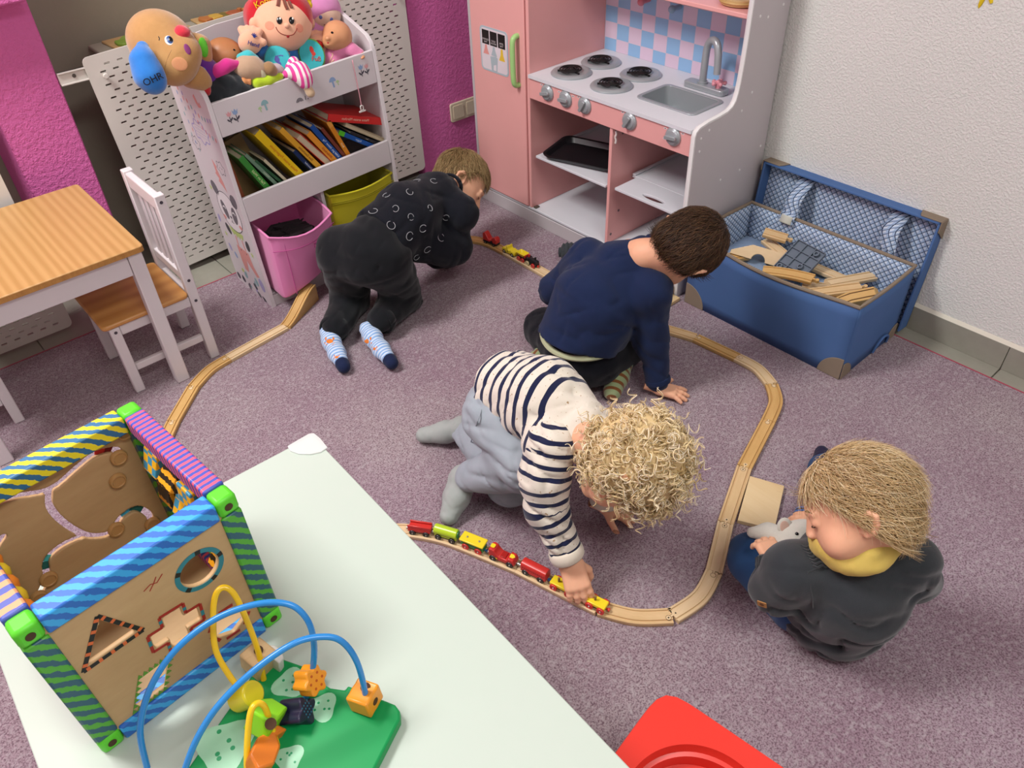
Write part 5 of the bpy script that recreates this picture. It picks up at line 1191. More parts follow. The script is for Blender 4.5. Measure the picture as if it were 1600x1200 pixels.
wire([(433, 1165, bt + .018), (422, 1128, bt + .055), (413, 1104, bt + .082), (402, 1099, bt + .092), (392, 1112, bt + .09), (387, 1150, bt + .065), (386, 1195, bt + .035), (388, 1225, bt + .018)], M_wyl)
def bead(name, poly, th_, px, py, z, rot, m, parts=()):
    q = at(px, py, z); F = Matrix.Translation(q) @ rotm(*rot); o = MB().prism(poly, -th_ / 2, th_ / 2, F).build(name, m, BMZ, bevel=.003)
    for poly2, z0_, z1_, m2, nm in parts: MB().prism(poly2, z0_, z1_, F).build(nm, m2, o)
    return o
M_or = mat('bead_orange', '#ee9a24', .35, .5); M_ord = mat('bead_dot', '#c0581c', .5)
flo = [((.018 + .0028 * math.cos(6 * a)) * math.cos(a), (.018 + .0028 * math.cos(6 * a)) * math.sin(a)) for a in [2 * PI * k / 48 for k in range(48)]]
dots = []
for k in range(6): dots.append((circ(.0019, 8, .0105 * math.cos(k * PI / 3), .0105 * math.sin(k * PI / 3)), .0135, .0139, M_ord, 'dot_print'))
bead('flower_bead', flo, .027, 484, 1063, bt + .062, (1.05, .35, .3), M_or, dots[:6] + [(circ(.0019, 8), .0135, .0139, M_ord, 'dot_print')])
bead('ribbed_bead', [(.017 * x + 0, .0165 * y) for x, y in [(-1, -1), (-.5, -.93), (0, -1), (.5, -.93), (1, -1), (1, 1), (.5, .93), (0, 1), (-.5, .93), (-1, 1)]], .034, 570, 1090, bt + .036, (PI / 2 - .1, 0, .45), M_or, [(circ(.0055, 14, 0, .0), .0171, .0173, mat('hole_brown', '#4a2d12', .7), 'wire_hole')])
MB().cyl(at(571, 1074, bt + .053) , at(571, 1074, bt + .0535), .0068, n=14).build('wire_hole', mat('hole_brown', '#4a2d12', .7), BMZ)
paw = [((.0165 + .0045 * math.cos(4 * a + .5)) * math.cos(a), (.0165 + .0045 * math.cos(4 * a + .5)) * math.sin(a)) for a in [2 * PI * k / 40 for k in range(40)]]
nv = mat('bead_navy', '#1f1c3a', .35, .5); nd = mat('bead_navy_dot', '#2f6f8c', .5)
bead('paw_bead', paw, .036, 464, 1112, bt + .032, (1.15, .2, .62), nv, [(circ(.0013, 7, .0045 * (i - 1.2), .0055 * (j - 1.2)), .0181, .0184, nd, 'dot_print') for i in range(4) for j in range(4)])
F = Matrix.Translation(at(384, 1088, bt + .046)) @ rotm(.9, .25, .55)
MB().cyl(F @ V((-.0, 0, -.0185)), F @ V((0, 0, .0185)), .0175, n=24).build('round_bead', mat('bead_yellow', '#e6d62a', .3, .5), BMZ, bevel=.003)
bead('wedge_bead', [(-.019, -.018), (.019, -.018), (.019, .008), (.008, .018), (-.019, .018)], .034, 415, 1122, bt + .048, (.35, .5, .6), mat('bead_lime', '#86cf1f', .35, .5))
MB().cyl(at(423, 1131, bt + .064), at(423, 1131, bt + .0655), .0075, n=14).build('wire_hole', MATS['hole_brown'], BMZ)
bead('fish_bead', [(-.032, 0), (-.018, .017), (.008, .016), (.02, .006), (.034, .016), (.034, -.016), (.02, -.006), (.008, -.016), (-.018, -.017)], .03, 412, 1176, bt + .034, (.5, .2, .75), mat('bead_orange2', '#e07a22', .35, .5))
o = bead('cube_bead', [(-.019, -.019), (.019, -.019), (.019, .019), (-.019, .019)], .034, 405, 1030, bt + .034, (.15, .1, .25), trackwood(0))
F = Matrix.Translation(at(424, 1032, bt + .030)) @ rotm(.15, .1, .25); MB().prism([(-.002, -.019), (.008, -.017), (.014, -.006), (.014, .006), (.008, .017), (-.002, .019)], -.016, .016, F).build('white_face', mat('bead_white', '#dfe0da', .4), o, bevel=.002)
MB().cyl(at(404, 1016, bt + .0535), at(404, 1016, bt + .0545), .0065, n=14).build('wire_hole', MATS['hole_brown'], BMZ)

# ================================================================== books
M_page = mat('paper', '#d8cbb0', .8, .1, '#c4b596', 300)
def book(lab, top, bot, th_, col, txt=None, tcol='#f4e7c0', Y=2.262, depth=.165, fore=False, zmin=.354, size=None, tip=None, ext=True):
    t_ = atY(*top, Y); b_ = atY(*bot, Y); d = (t_ - b_).normalized(); n = V((d.z, 0, -d.x))
    if ext:
        lowz = min(0, n.z * th_, -n.z * th_) / 2 * 1.0; k = (zmin - lowz - b_.z) / d.z if d.z > .2 else 0; b_ = b_ + d * k
    L = (t_ - b_).length; c = (t_ + b_) / 2
    T = thing('book', lab, 'book', b_ + V((0, depth / 2, 0)), group='picture books in the toy shelf')
    M_ = Matrix((d, n, V((0, -1, 0)))).transposed().to_4x4(); M_.translation = b_ + V((0, 0, 0))   # x along the spine, y thickness, z towards the viewer
    mm = mat('book_' + col.strip('#'), col, .4, .4, var=.05)
    h = th_ / 2; bt_ = min(.0022, th_ * .2); b = MB(M_)
    b.box((0, -h, -depth), (L, -h + bt_, -.0005)).box((0, h - bt_, -depth), (L, h, -.0005))
    if not fore: b.box((0, -h, -.0022), (L, h, 0))
    b.build('cover', mm, T, bevel=.0006)
    MB(M_).box((.003, -h + bt_ * 1.05, -depth + .004), (L - .004, h - bt_ * 1.05, -.004 if fore else -.0025)).build('pages', M_page, T)
    if tip: MB(M_).box((L - .022, -h - .0003, -.003), (L + .0003, h + .0003, .0006)).build('spine_band', mat('band_' + tip.strip('#'), tip, .4), T)
    if txt: text(txt, size or th_ * .62, M_ @ Matrix.Translation((L * .52, 0, .0003)), mat('txt_' + tcol.strip('#'), tcol, .5), T, ext=.0002)
    return T
book('thin red-brown book standing at the far left of the book compartment', (357, 251), (379, 305), .011, '#8a4a2c')
book('green picture book leaning third from the left', (376, 246), (417, 292), .019, '#3f8f3c', 'Tief im Wald', '#dff0b0')
book('grey-green book leaning right of the green one', (384, 242), (431, 287), .011, '#6f8f78', 'Waldtiere', '#cfe0c0')
book('thin dark green book leaning beside the grey-green one', (399, 251), (440, 285), .009, '#2f5a3c')
book('thin cream book leaning left of the thick yellow book', (413, 250), (447, 282), .009, '#c9c3a4')
book('thick bright yellow book leaning in the middle', (402, 207), (469, 273), .026, '#ecc91c', 'Meine ersten Fingerspiele', '#d2691e', size=.0125)
book('short navy book leaning right of the yellow one', (460, 236), (490, 267), .013, '#22335f', 'Bauernhof', '#cfd8ea', Y=2.268)
book('long orange-yellow book leaning behind the navy one', (439, 202), (501, 263), .017, '#e0a832', 'Eine Geschichte', '#7a3f1c')
book('thick red book turned with its page edges outwards', (466, 213), (515, 256), .023, '#cf3a26', fore=True)
book('orange book leaning between the red and the blue one', (482, 208), (524, 252), .019, '#e79a35', 'Bilderbuch', '#a83a1c')
book('blue book leaning right of the orange one', (487, 197), (532, 248), .017, '#22509c', 'Schlaf gut, kleiner Tag', '#dfe8f5', size=.0098)
book('thin brown book leaning right of the blue one', (503, 201), (541, 247), .011, '#7a3c2c')
book('orange and red book leaning last in the row', (513, 190), (547, 246), .015, '#dd8c26', 'Buch', '#f5e6c0', tip='#e5a046')
book('red book lying on top of the right hand pile', (513, 184), (599, 190), .024, '#d42f2c', 'Meine ersten Märchen', '#f0c9b0', Y=2.262, ext=False, tip='#d42f2c', size=.0115)
book('beige book lying under the red one in the pile', (540, 195), (604, 221), .014, '#b9a98a', ext=False, fore=True)
book('dark thin book lying in the pile below the beige one', (548, 207), (600, 228), .009, '#2c2a2c', 'Tiere', '#d0c8b8', ext=False)
book('blue and green book lying lowest in the pile', (530, 207), (591, 232), .015, '#2158a8', 'Bagger', '#bcd6f0', ext=False, tip='#59c22c')
T = thing('book', 'brown book standing with its cover outwards behind the green one', 'book', (.905, 2.35, .352), rot=(-.12, -.25, 0), group='picture books in the toy shelf')
MB().box((-.05, 0, 0), (.06, .003, .19)).box((-.05, .0125, 0), (.06, .0155, .19)).box((-.053, 0, 0), (-.05, .0155, .19)).build('cover', mat('book_brown', '#8f744a', .5, var=.15), T, True); MB().box((-.0495, .0032, .003), (.057, .0123, .187)).build('pages', M_page, T, True)

# ================================================================== soft toys in the top bin of the shelf
from mathutils.bvhtree import BVHTree
def bvh(*objs):
    vs, fs = [], []
    for o in objs:
        Mw = pm(o); b = len(vs); vs += [Mw @ v.co for v in o.data.vertices]; fs += [tuple(i + b for i in p.vertices) for p in o.data.polygons]
    return BVHTree.FromPolygons(vs, fs)
def hit(B, x, y):
    d = V(CR.T @ np.array([(x - 800) / CF, (y - 600) / CF, 1.0])).normalized(); p, n, i, _ = B.ray_cast(V((0, 0, CH)), d); return (p, n) if p is not None else None
UPV = V(-CR[1])
def patch(name, B, px, py, rx, ry, m, par, dome=.15, rot=0.0, lift=.0):   # an oval button or embroidered patch lying on the surface
    h = hit(B, px, py)
    if not h: return None
    p, n = h; x = UPV.cross(n).normalized(); F = frame(n, x, p + n * lift) @ rotm(0, 0, rot); b = MB()
    b.lathe([(1, -.15), (1, .0), (.9, .55 * dome * 2), (.6, .85 * dome * 2), (0, dome * 2)], 18, F @ Matrix.Diagonal((rx, ry, min(rx, ry), 1)))
    return b.build(name, m, par)
def line_on(name, B, pts, r, m, par, lift=.0):
    P = [hit(B, *q) for q in pts]; P = [q[0] + q[1] * lift for q in P if q]
    return MB().tube(spline(P, 4), r, 6).build(name, m, par) if len(P) > 1 else None
def text_on(B, body, size, px, py, m, par, rot=0.0, lift=.0012, name='lettering'):
    p, n = hit(B, px, py); x = UPV.cross(n).normalized(); return text(body, size, frame(n, x, p + n * lift) @ rotm(0, 0, rot), m, par, name, .0006)
def plush(name, col, col2=None): return mat(name, col, .9, .15, col2, 60, .5, 600, .0015, 0, .5)
E3 = lambda x, y, Y: atY(x, y, Y)
def sdf_around(pts, m_, h): 
    P = np.array([tuple(p) for p in pts]); return SDF(P.min(0) - m_, P.max(0) + m_, h)
vdir = (V((0, 0, CH)) - V((1.05, 2.33, .75))).normalized()
# dog
tan = plush('plush_tan', '#c0935e', '#b08350')
DG = thing('plush_dog', 'tan plush dog with blue ear hanging over the left end of the shelf', 'soft toy', E3(285, 130, 2.33))
hc = E3(258, 73, 2.34); mz_ = E3(281, 92, 2.27); s = sdf_around([hc, mz_], .16, .0045)
s.ell(hc, (.084, .078, .082)).ell(E3(243, 58, 2.35), (.074, .07, .068), k=.03).ell(mz_, (.048, .046, .046), k=.05).ell(E3(272, 108, 2.27), (.05, .045, .042), k=.03).ell(E3(292, 78, 2.27), (.03, .03, .03), k=.03)
DH = s.build('head', tan, DG); B_ = bvh(DH)
e0 = E3(225, 74, 2.24)
s = sdf_around([E3(222, 72, 2.25), E3(240, 138, 2.2)], .06, .0045); s.chain([E3(223, 74, 2.262), E3(224, 95, 2.235), E3(233, 118, 2.22), E3(240, 128, 2.215)], [.016, .030, .036, .031], k=.02)
ear = s.build('ear', plush('plush_blue', '#2f7fd0', '#2670c0'), DG); Be = bvh(ear); text_on(Be, 'OHR', .025, 239, 124, mat('txt_black', '#15131a', .6), ear, math.radians(38))
s = sdf_around([E3(302, 60, 2.34), E3(318, 85, 2.32)], .05, .0045); s.chain([E3(302, 62, 2.36), E3(310, 72, 2.335), E3(318, 88, 2.32)], [.018, .030, .024], k=.02); ear2 = s.build('ear', tan, DG)
Be2 = bvh(ear2); patch('ear_lining', Be2, 318, 74, .013, .026, plush('plush_lime', '#5fc22e'), ear2, .1, math.radians(18))
patch('nose', B_, 285, 50, .021, .019, plush('plush_red', '#d83446'), DG, .4, .3)
ew = patch('eye', B_, 264, 63, .0105, .0135, mat('eye_white', '#f0eee8', .4), DG, .1, .3); patch('iris', B_, 265, 62.5, .0082, .011, mat('eye_blue', '#2a4f8c', .3), DG, .13, .3, .0012); patch('pupil', B_, 266.5, 62, .0055, .008, mat('eye_black', '#0f0e12', .2), DG, .16, .3, .002)
line_on('brow', B_, [(247.5, 57), (249, 60), (248.5, 63)], .0012, mat('txt_black', '#15131a'), DG); patch('mouth', B_, 293, 77, .008, .014, mat('mouth_purple', '#8a3a78', .6), DG, .1, .5)
line_on('seam', B_, [(258, 118), (258, 104), (263, 88), (268, 78)], .0008, mat('seam_tan', '#a87c48'), DG); patch('cheek', B_, 281, 100, .02, .017, plush('plush_blush', '#d99068', '#d9a070'), DG, .04, 0, -.0008)
s = sdf_around([E3(310, 108, 2.33), E3(335, 135, 2.33)], .08, .0045); s.chain([E3(300, 105, 2.34), E3(318, 118, 2.33), E3(328, 132, 2.35)], [.05, .045, .04], k=.03)
dbd = s.build('body', plush('plush_purple', '#6a2a92', '#5c2382'), DG); Bb = bvh(dbd)
for tx_, px, py, cc in (('A', 305, 101, '#d8344a'), ('B', 294, 104, '#3a70c8'), ('O', 317, 110, '#4a90d8')):
    if hit(Bb, px, py): text_on(Bb, tx_, .022, px, py, mat('lt_' + cc, cc, .6), dbd, -.5)
s = sdf_around([E3(300, 120, 2.28), E3(330, 135, 2.27)], .06, .004); s.chain([E3(296, 122, 2.30), E3(308, 121, 2.275), E3(318, 128, 2.27)], [.026, .028, .022], k=.02); arm = s.build('arm', tan, DG)
s = sdf_around([E3(321, 133, 2.262)], .05, .004); s.ell(E3(321, 132, 2.265), (.013, .014, .032)); s.build('foot', plush('plush_red2', '#c4202a'), DG)
# doll with a red cap
skn = plush('plush_skin', '#f0b899', '#eab090')
DL = thing('plush_doll', 'big plush doll with red cap and smiling face in the middle of the bin', 'soft toy', E3(445, 120, 2.38))
hc = E3(440, 34, 2.365); s = sdf_around([hc], .15, .0045); s.ell(hc, (.089, .076, .078)).ell(E3(442, 46, 2.345), (.074, .062, .054), k=.04).ell(E3(398, 38, 2.35), (.017, .014, .02), k=.008).ell(E3(484, 36, 2.38), (.017, .014, .02), k=.008)
dh = s.build('head', skn, DL); Bh = bvh(dh)
s = sdf_around([hc], .17, .005); s.ell(hc + V((0, .006, .010)), (.1, .088, .092)); s.half(hc + vdir * .035, vdir * .92 - UPV * .40, .01)
s.ell(E3(400, 35, 2.40), (.03, .05, .06), k=.01)
cap = s.build('cap', plush('plush_capred', '#cf2433'), DL); Bc = bvh(cap)
if hit(Bc, 406, 5): text_on(Bc, 'Kopf', .026, 410, 4, mat('lt_yellow', '#f2d21e', .6), cap, .5)
s = sdf_around([E3(478, 4, 2.36)], .05, .004); s.ell(E3(478, -2, 2.36), (.018, .014, .02)).ell(E3(483, 8, 2.35), (.011, .01, .011), k=.004); s.build('bobble', plush('plush_yel', '#ecc91e'), DL)
hm = plush('plush_brown', '#7a3c2a')
for q in ([(436, -2), (435, 6), (434, 10)], [(443, -2), (446, 8), (449, 15)], [(450, -2), (453, 7), (456, 13)]): line_on('hair_strand', Bh, q, .0055, hm, DL)
s = sdf_around([E3(404, 48, 2.38)], .05, .0045); s.ell(E3(405, 46, 2.39), (.016, .02, .028)); s.build('hair_tuft', hm, DL)
for px in (436.5, 455.5):
    patch('eye', Bh, px, 32, .0082, .0105, mat('eye_black', '#0f0e12'), DL, .25); patch('eye_glint', Bh, px + 1.2, 29.5, .0027, .0035, mat('eye_white', '#f0eee8'), DL, .2, 0, .0035)
patch('nose', Bh, 448, 40, .0085, .0078, skn, DL, .5); line_on('smile', Bh, [(431, 42), (434, 48), (440, 53), (450, 55.5), (458, 54), (462, 49), (464, 44)], .0013, mat('mouth_line', '#8c2f28', .7), DL)
patch('lip', Bh, 450, 57, .0045, .004, mat('lip_red', '#b02a30', .6), DL, .2)
for px, py in ((421, 40), (468, 44)): patch('cheek', Bh, px, py, .014, .012, plush('plush_cheek', '#ee9478', '#ee9c80'), DL, .03, 0, -.0006)
s = sdf_around([E3(420, 85, 2.38), E3(470, 95, 2.38)], .09, .005); s.chain([E3(440, 74, 2.37), E3(445, 98, 2.36)], [.055, .06], k=.03).cap(E3(418, 80, 2.36), E3(405, 76, 2.345), .030, .027, k=.02).cap(E3(470, 82, 2.39), E3(485, 78, 2.37), .028, .026, k=.02)
db = s.build('shirt', plush('plush_shirt', '#2f74bd', '#2a69ae'), DL); Bd = bvh(db)
mw = mat('lt_white', '#f0f0ee', .6)
if hit(Bd, 442, 78): text_on(Bd, 'vtech', .0135, 442, 77.5, mw, db, .12); text_on(Bd, 'go', .012, 450, 83, mat('lt_orange', '#f09a3a', .6), db, .12)
s = sdf_around([E3(460, 105, 2.36)], .08, .005); s.ell(E3(458, 108, 2.355), (.05, .04, .035)); s.build('trousers', plush('plush_yel', '#ecc91e'), DL)
def plush_hand(px, py, Y, up, flip):
    c = E3(px, py, Y); s = sdf_around([c], .075, .004); x = UPV.cross(vdir).normalized() * flip; u = UPV
    s.ell(c, (.036, .024, .034)); 
    for k in range(4): s.cap(c, c + (x * (-.024 + .016 * k) * 1.0 + u * up * (.040 - .004 * abs(k - 1.4))), .018, .0115, k=.004)
    s.cap(c, c - x * .036 + u * up * .004, .016, .011, k=.006); return s
hl = plush_hand(391, 66, 2.315, 1, -1).build('hand', skn, DL); Bl = bvh(hl); text_on(Bl, 'Hand', .0165, 396, 69, mat('lt_navy', '#23388c', .6), hl, .02)
p, n = hit(Bl, 397, 57); x = UPV.cross(n).normalized(); Fh = frame(n, x, p + n * .001); b = MB(); b.prism(circ(.0042, 12), 0, .0006, Fh)
for k in range(5): a = PI * (.12 + .19 * k); b.prism(strip([(.003 * math.cos(a), .003 * math.sin(a)), (.0095 * math.cos(a), .0095 * math.sin(a))], .0011), 0, .0006, Fh)
b.build('hand_print', MATS['lt_navy'], hl)['kind'] = 'stuff'
hr = plush_hand(498, 72, 2.325, 1, 1).build('hand', skn, DL); Br = bvh(hr); patch('button', Br, 497.5, 71.5, .016, .0165, mat('button_red', '#a8161c', .2, .6), DL, .5)
def plush_foot(px, py, Y, rim, sole, ang):
    c = E3(px, py, Y); n = (vdir + V((0, 0, .05))).normalized(); x = UPV.cross(n).normalized(); F = frame(n, x, c) @ rotm(0, 0, ang); s = SDF(np.array(c) - .08, np.array(c) + .08, .0042)
    s.ell(c, (.040, .048, .026), F); s.half(c + n * .014, n, .008); f_ = s.build('foot', rim, DL); B = bvh(f_)
    b = MB().lathe([(1, 0), (1, .04), (.9, .08), (0, .1)], 24, frame(n, x, c + n * .0125) @ rotm(0, 0, ang) @ Matrix.Diagonal((.036, .043, .02, 1))).build('sole', sole, f_); return f_, b
M_teal = plush('plush_teal', '#46bfc6', '#3db2bb')
f1, b1 = plush_foot(434, 96, 2.305, M_teal, M_teal, .1); B1 = bvh(b1)
for px, py, rx, ry, rr in ((433, 93, .0075, .009, .3), (436, 101, .0065, .0085, -.2)): patch('foot_print', B1, px, py, rx, ry, mat('lt_violet', '#5a58a8', .6), f1, .04, rr, .0002)
for k in range(5): patch('foot_print', B1, 431 + 2.6 * k, 86.5 + .5 * abs(k - 3), .0021, .0021, mat('lt_violet', '#5a58a8', .6), f1, .1, 0, .0004)
f2, b2 = plush_foot(487, 86, 2.30, plush('plush_lime2', '#6cc22c'), M_teal, .35); B2 = bvh(b2); text_on(B2, 'Fuß', .019, 494, 92, mat('lt_red', '#e0443a', .6), f2, .05)
for px, py, rx, ry, rr in ((487, 78, .006, .011, .35), (490, 84, .006, .006, 0)): patch('foot_print', B2, px, py, rx, ry, mat('lt_red', '#e0443a', .6), f2, .04, rr, .0002)
# pale doll with pink hood
PD = thing('rag_doll', 'soft pale doll with a pink hood behind the big plush doll', 'soft toy', E3(505, 80, 2.42))
hc = E3(505, 24, 2.42); s = sdf_around([hc], .1, .0045); s.ell(hc, (.058, .05, .05)); ph = s.build('head', plush('plush_pale', '#e6c3ae'), PD); Bp = bvh(ph)
s = sdf_around([hc], .11, .0045); s.ell(hc + V((0, .010, .012)), (.066, .058, .058)); s.half(E3(505, 14, 2.36), (0, -.75, -.65), .006); s.chain([E3(488, 50, 2.40), E3(505, 52, 2.41), E3(515, 60, 2.41)], [.03, .035, .03], k=.01); s.build('hood', plush('plush_hood', '#d78cc0'), PD)
for px in (501, 518): patch('eye', Bp, px, 27 + (px - 501) * .2, .0055, .0058, mat('eye_violet', '#5f6cab', .3), PD, .2)
line_on('smile', Bp, [(506, 38), (510, 40), (514, 40)], .001, mat('mouth_line', '#8c2f28'), PD); patch('bow', Bp, 509, 13, .005, .004, plush('plush_bow', '#d8b078'), PD, .4)
# baby doll in pink
vin = mat('doll_vinyl', '#d59a72', .4, .4, '#cc8f66', 20); vin2 = mat('doll_vinyl_dark', '#b77c52', .4, .4, '#a86e46', 20)
BD = thing('baby_doll', 'baby doll in a pink suit leaning at the right end of the bin', 'doll', E3(522, 110, 2.30))
hc = E3(527, 57, 2.305); s = sdf_around([hc], .085, .0035); s.ell(hc, (.046, .046, .047)).ell(E3(516, 64, 2.28), (.024, .024, .024), k=.02).ell(E3(512, 60, 2.265), (.007, .007, .006), k=.008).ell(E3(540, 61, 2.285), (.007, .01, .012), k=.004).ell(E3(514, 69, 2.268), (.009, .007, .004), k=.005)
bh = s.build('head', vin, BD); Bb_ = bvh(bh); patch('eye', Bb_, 519, 51, .0042, .0045, mat('eye_black', '#0f0e12'), BD, .2); patch('lip', Bb_, 512.5, 67, .0032, .0025, mat('lip_red', '#b02a30'), BD, .2)
psu = plush('plush_pinksuit', '#e58ab5', '#dd7fab'); s = sdf_around([E3(520, 90, 2.29)], .13, .0045); s.chain([E3(523, 78, 2.315), E3(520, 93, 2.318), E3(518, 104, 2.325)], [.036, .044, .046], k=.02).chain([E3(533, 76, 2.29), E3(548, 78, 2.275), E3(561, 85, 2.262)], [.024, .021, .019], k=.012)
bs_ = s.build('suit', psu, BD); Bs = bvh(bs_)
for q in ([(514, 98), (517, 92), (520, 86), (518, 83)], [(513, 103), (518, 97), (522, 93)], [(520, 100), (523, 97), (526, 97)]): line_on('motif_print', Bs, q, .0014, mat('motif_pale', '#f2d3a8', .7), bs_)
s = sdf_around([E3(566, 86, 2.248)], .03, .003); s.ell(E3(565, 86, 2.25), (.0115, .009, .0105)); 
for k in range(4): s.cap(E3(566, 86, 2.248), E3(569 - 1.2 * k, 89 + .8 * k, 2.238), .0042, .0032, k=.002)
s.build('hand', vin, BD)
# brown baby doll lying down
BB = thing('baby_doll', 'bare brown baby doll lying beside the plush dog', 'doll', E3(352, 125, 2.36))
hc = E3(350, 88, 2.365); s = sdf_around([hc, E3(380, 130, 2.27)], .09, .004); s.ell(hc, (.056, .05, .052)).ell(E3(362, 84, 2.345), (.026, .026, .024), k=.02).ell(E3(368, 82, 2.335), (.007, .007, .006), k=.006)
bb_ = s.build('head', vin2, BB); patch('eye', bvh(bb_), 366, 78, .0035, .003, mat('eye_black', '#0f0e12'), BB, .2)
s = sdf_around([E3(360, 118, 2.33), E3(380, 128, 2.26)], .06, .0035); s.chain([E3(355, 108, 2.345), E3(362, 122, 2.30), E3(368, 130, 2.28), E3(380, 128, 2.265)], [.030, .021, .0175, .013], k=.012)
for k in range(4): s.cap(E3(384, 127, 2.262), E3(391, 124 + 2.6 * k, 2.256), .0052, .0038, k=.003)
s.build('arm', mat('doll_vinyl_orange', '#d9925e', .4, .4), BB)
# comforter mouse
CMF = thing('comforter', 'beige mouse comforter with pink and teal ears and striped legs hanging over the lip', 'soft toy', E3(420, 128, 2.27))
bg = plush('plush_beige', '#bfa086', '#b39378'); hc = E3(388, 106, 2.285); s = sdf_around([hc], .07, .004); s.ell(hc, (.046, .038, .037)).ell(E3(406, 112, 2.265), (.02, .017, .018), k=.02); s.build('head', bg, CMF)
s = sdf_around([E3(408, 112, 2.258)], .05, .004); s.ell(E3(407, 113, 2.258), (.013, .014, .024), rotm(0, -.3, 0)); s.build('snout', plush('plush_cream', '#dfd8b8'), CMF)
def earp(pts, rs, m, inner=None):
    s = sdf_around([E3(*p) for p in pts], .05, .004); s.chain([E3(*p) for p in pts], rs, k=.015); return s.build('ear', m, CMF)
earp([(371, 100, 2.28), (355, 102, 2.285), (342, 112, 2.29), (336, 115, 2.29)], [.011, .016, .018, .012], plush('plush_hotpink', '#d9338f')); earp([(376, 90, 2.30), (388, 88, 2.29), (400, 92, 2.285)], [.012, .014, .010], M_teal)
earp([(412, 108, 2.262), (420, 108, 2.26), (426, 112, 2.26)], [.011, .018, .014], plush('plush_earbrown', '#9c7a55'))
s = sdf_around([E3(400, 125, 2.26), E3(435, 118, 2.27)], .05, .004); s.chain([E3(402, 128, 2.262), E3(418, 126, 2.258), E3(438, 119, 2.256)], [.020, .017, .010], k=.012); s.build('cloth', plush('plush_limecloth', '#bcd92c'), CMF)
s = sdf_around([E3(440, 112, 2.28), E3(430, 112, 2.27)], .05, .004); s.chain([E3(418, 116, 2.27), E3(432, 110, 2.28), E3(446, 116, 2.275)], [.014, .018, .013], k=.01); s.build('cloth', plush('plush_grey2', '#9fae9f', '#c79ab0'), CMF)
t = NT('plush_stripe'); t.rough(.9, .15); wv = t.n('ShaderNodeTexWave', wave_type='BANDS', bands_direction='X'); wv.inputs['Scale'].default_value = 21; wv.inputs['Distortion'].default_value = .4
t.l(t.coord(), wv.inputs['Vector']); t.base(t.ramp(wv.outputs['Fac'], [(.47, C('#e44f9d')), (.53, C('#efe4e2'))])); M_ps = t.m
s = sdf_around([E3(445, 116, 2.25), E3(482, 125, 2.225)], .05, .004); s.chain([E3(446, 116, 2.252), E3(458, 112, 2.242), E3(468, 112, 2.232), E3(475, 122, 2.222), E3(478, 130, 2.216)], [.010, .020, .027, .026, .017], k=.012); s.build('leg', M_ps, CMF)
s = sdf_around([E3(482, 143, 2.212)], .05, .0035); s.chain([E3(478, 133, 2.216), E3(485, 145, 2.211)], [.012, .014], k=.01); s.build('foot', plush('plush_beige3', '#d0b392'), CMF)
s = sdf_around([E3(456, 96, 2.27), E3(470, 100, 2.25)], .05, .004); s.chain([E3(452, 105, 2.258), E3(459, 97, 2.265), E3(464, 104, 2.256)], [.012, .014, .012], k=.01); s.build('leg', M_ps, CMF)
# dark cloth
DC_ = thing('dark_cloth', 'crumpled black cloth at the left front of the top bin', 'cloth', E3(355, 140, 2.30))
s = sdf_around([E3(340, 145, 2.29), E3(385, 130, 2.30)], .09, .0045); s.chain([E3(330, 145, 2.30), E3(350, 136, 2.305), E3(372, 136, 2.29), E3(392, 130, 2.28)], [.036, .044, .036, .022], k=.03).ell(E3(345, 150, 2.29), (.05, .035, .035), k=.03).wrinkle(.007, 130, (1, .3, .5), 4); s.build('cloth', plush('plush_black', '#22272c'), DC_)
# pacifier on a cord
PC_ = thing('pacifier_chain', 'pink cord with a white clip hanging over the bin front', 'pacifier chain', atY(564, 170, 2.236))
MB().tube(spline([atY(552, 93, 2.275), atY(551, 96, 2.236), atY(556, 120, 2.2355), atY(562, 150, 2.2355), atY(564.5, 164, 2.2355)], 6), .0016, 6).build('cord', mat('cord_pink', '#d99aa6', .8), PC_)
q = atY(566, 172, 2.2345); F = Matrix.Translation(q) @ rotm(PI / 2, 0, 0)
MB(F).ring(rrect(-.006, -.002, .006, .016, .0045, 4), rrect(-.0032, .001, .0032, .0135, .0025, 4), -.002, .002).box((-.012, -.006, -.002), (.012, -.001, .002)).build('clip', mat('clip_white', '#e0dcd6', .4), PC_, bevel=.0006)
# ================================================================== children
IR, ID, IF = V(CR[0]), V(CR[1]), V(CR[2])          # picture right, picture down, view direction
def skin_mat(name, c, c2):
    t = NT(name); t.rough(.5, .35); co = t.coord(); t.base(t.mix(t.noise(co, 22, 4), C(c), C(c2)))
    t.b.inputs['Subsurface Weight'].default_value = .12; t.b.inputs['Subsurface Radius'].default_value = (.012, .005, .003); t.b.inputs['Subsurface Scale'].default_value = 1.0
    return t.m
SK = skin_mat('skin', '#e8b593', '#dfa484'); SK_LIP = skin_mat('skin_lip', '#c9705f', '#bf6a58'); SK_EAR = skin_mat('skin_rosy', '#e89a80', '#dd8a70')
def cloth(name, col, col2=None, bs=700, bump=.35, ns=30, sheen=.1): return mat(name, col, .9, .12, col2, ns, bump, bs, .0012, 0, sheen)
def hframe(c, fwd, up):                  # head frame: +Y looks forward, +Z is the crown
    f = V(fwd).normalized(); u = V(up); u = (u - f * u.dot(f)).normalized(); r = f.cross(u); M_ = Matrix((r, f, u)).transposed().to_4x4(); M_.translation = V(c); return M_
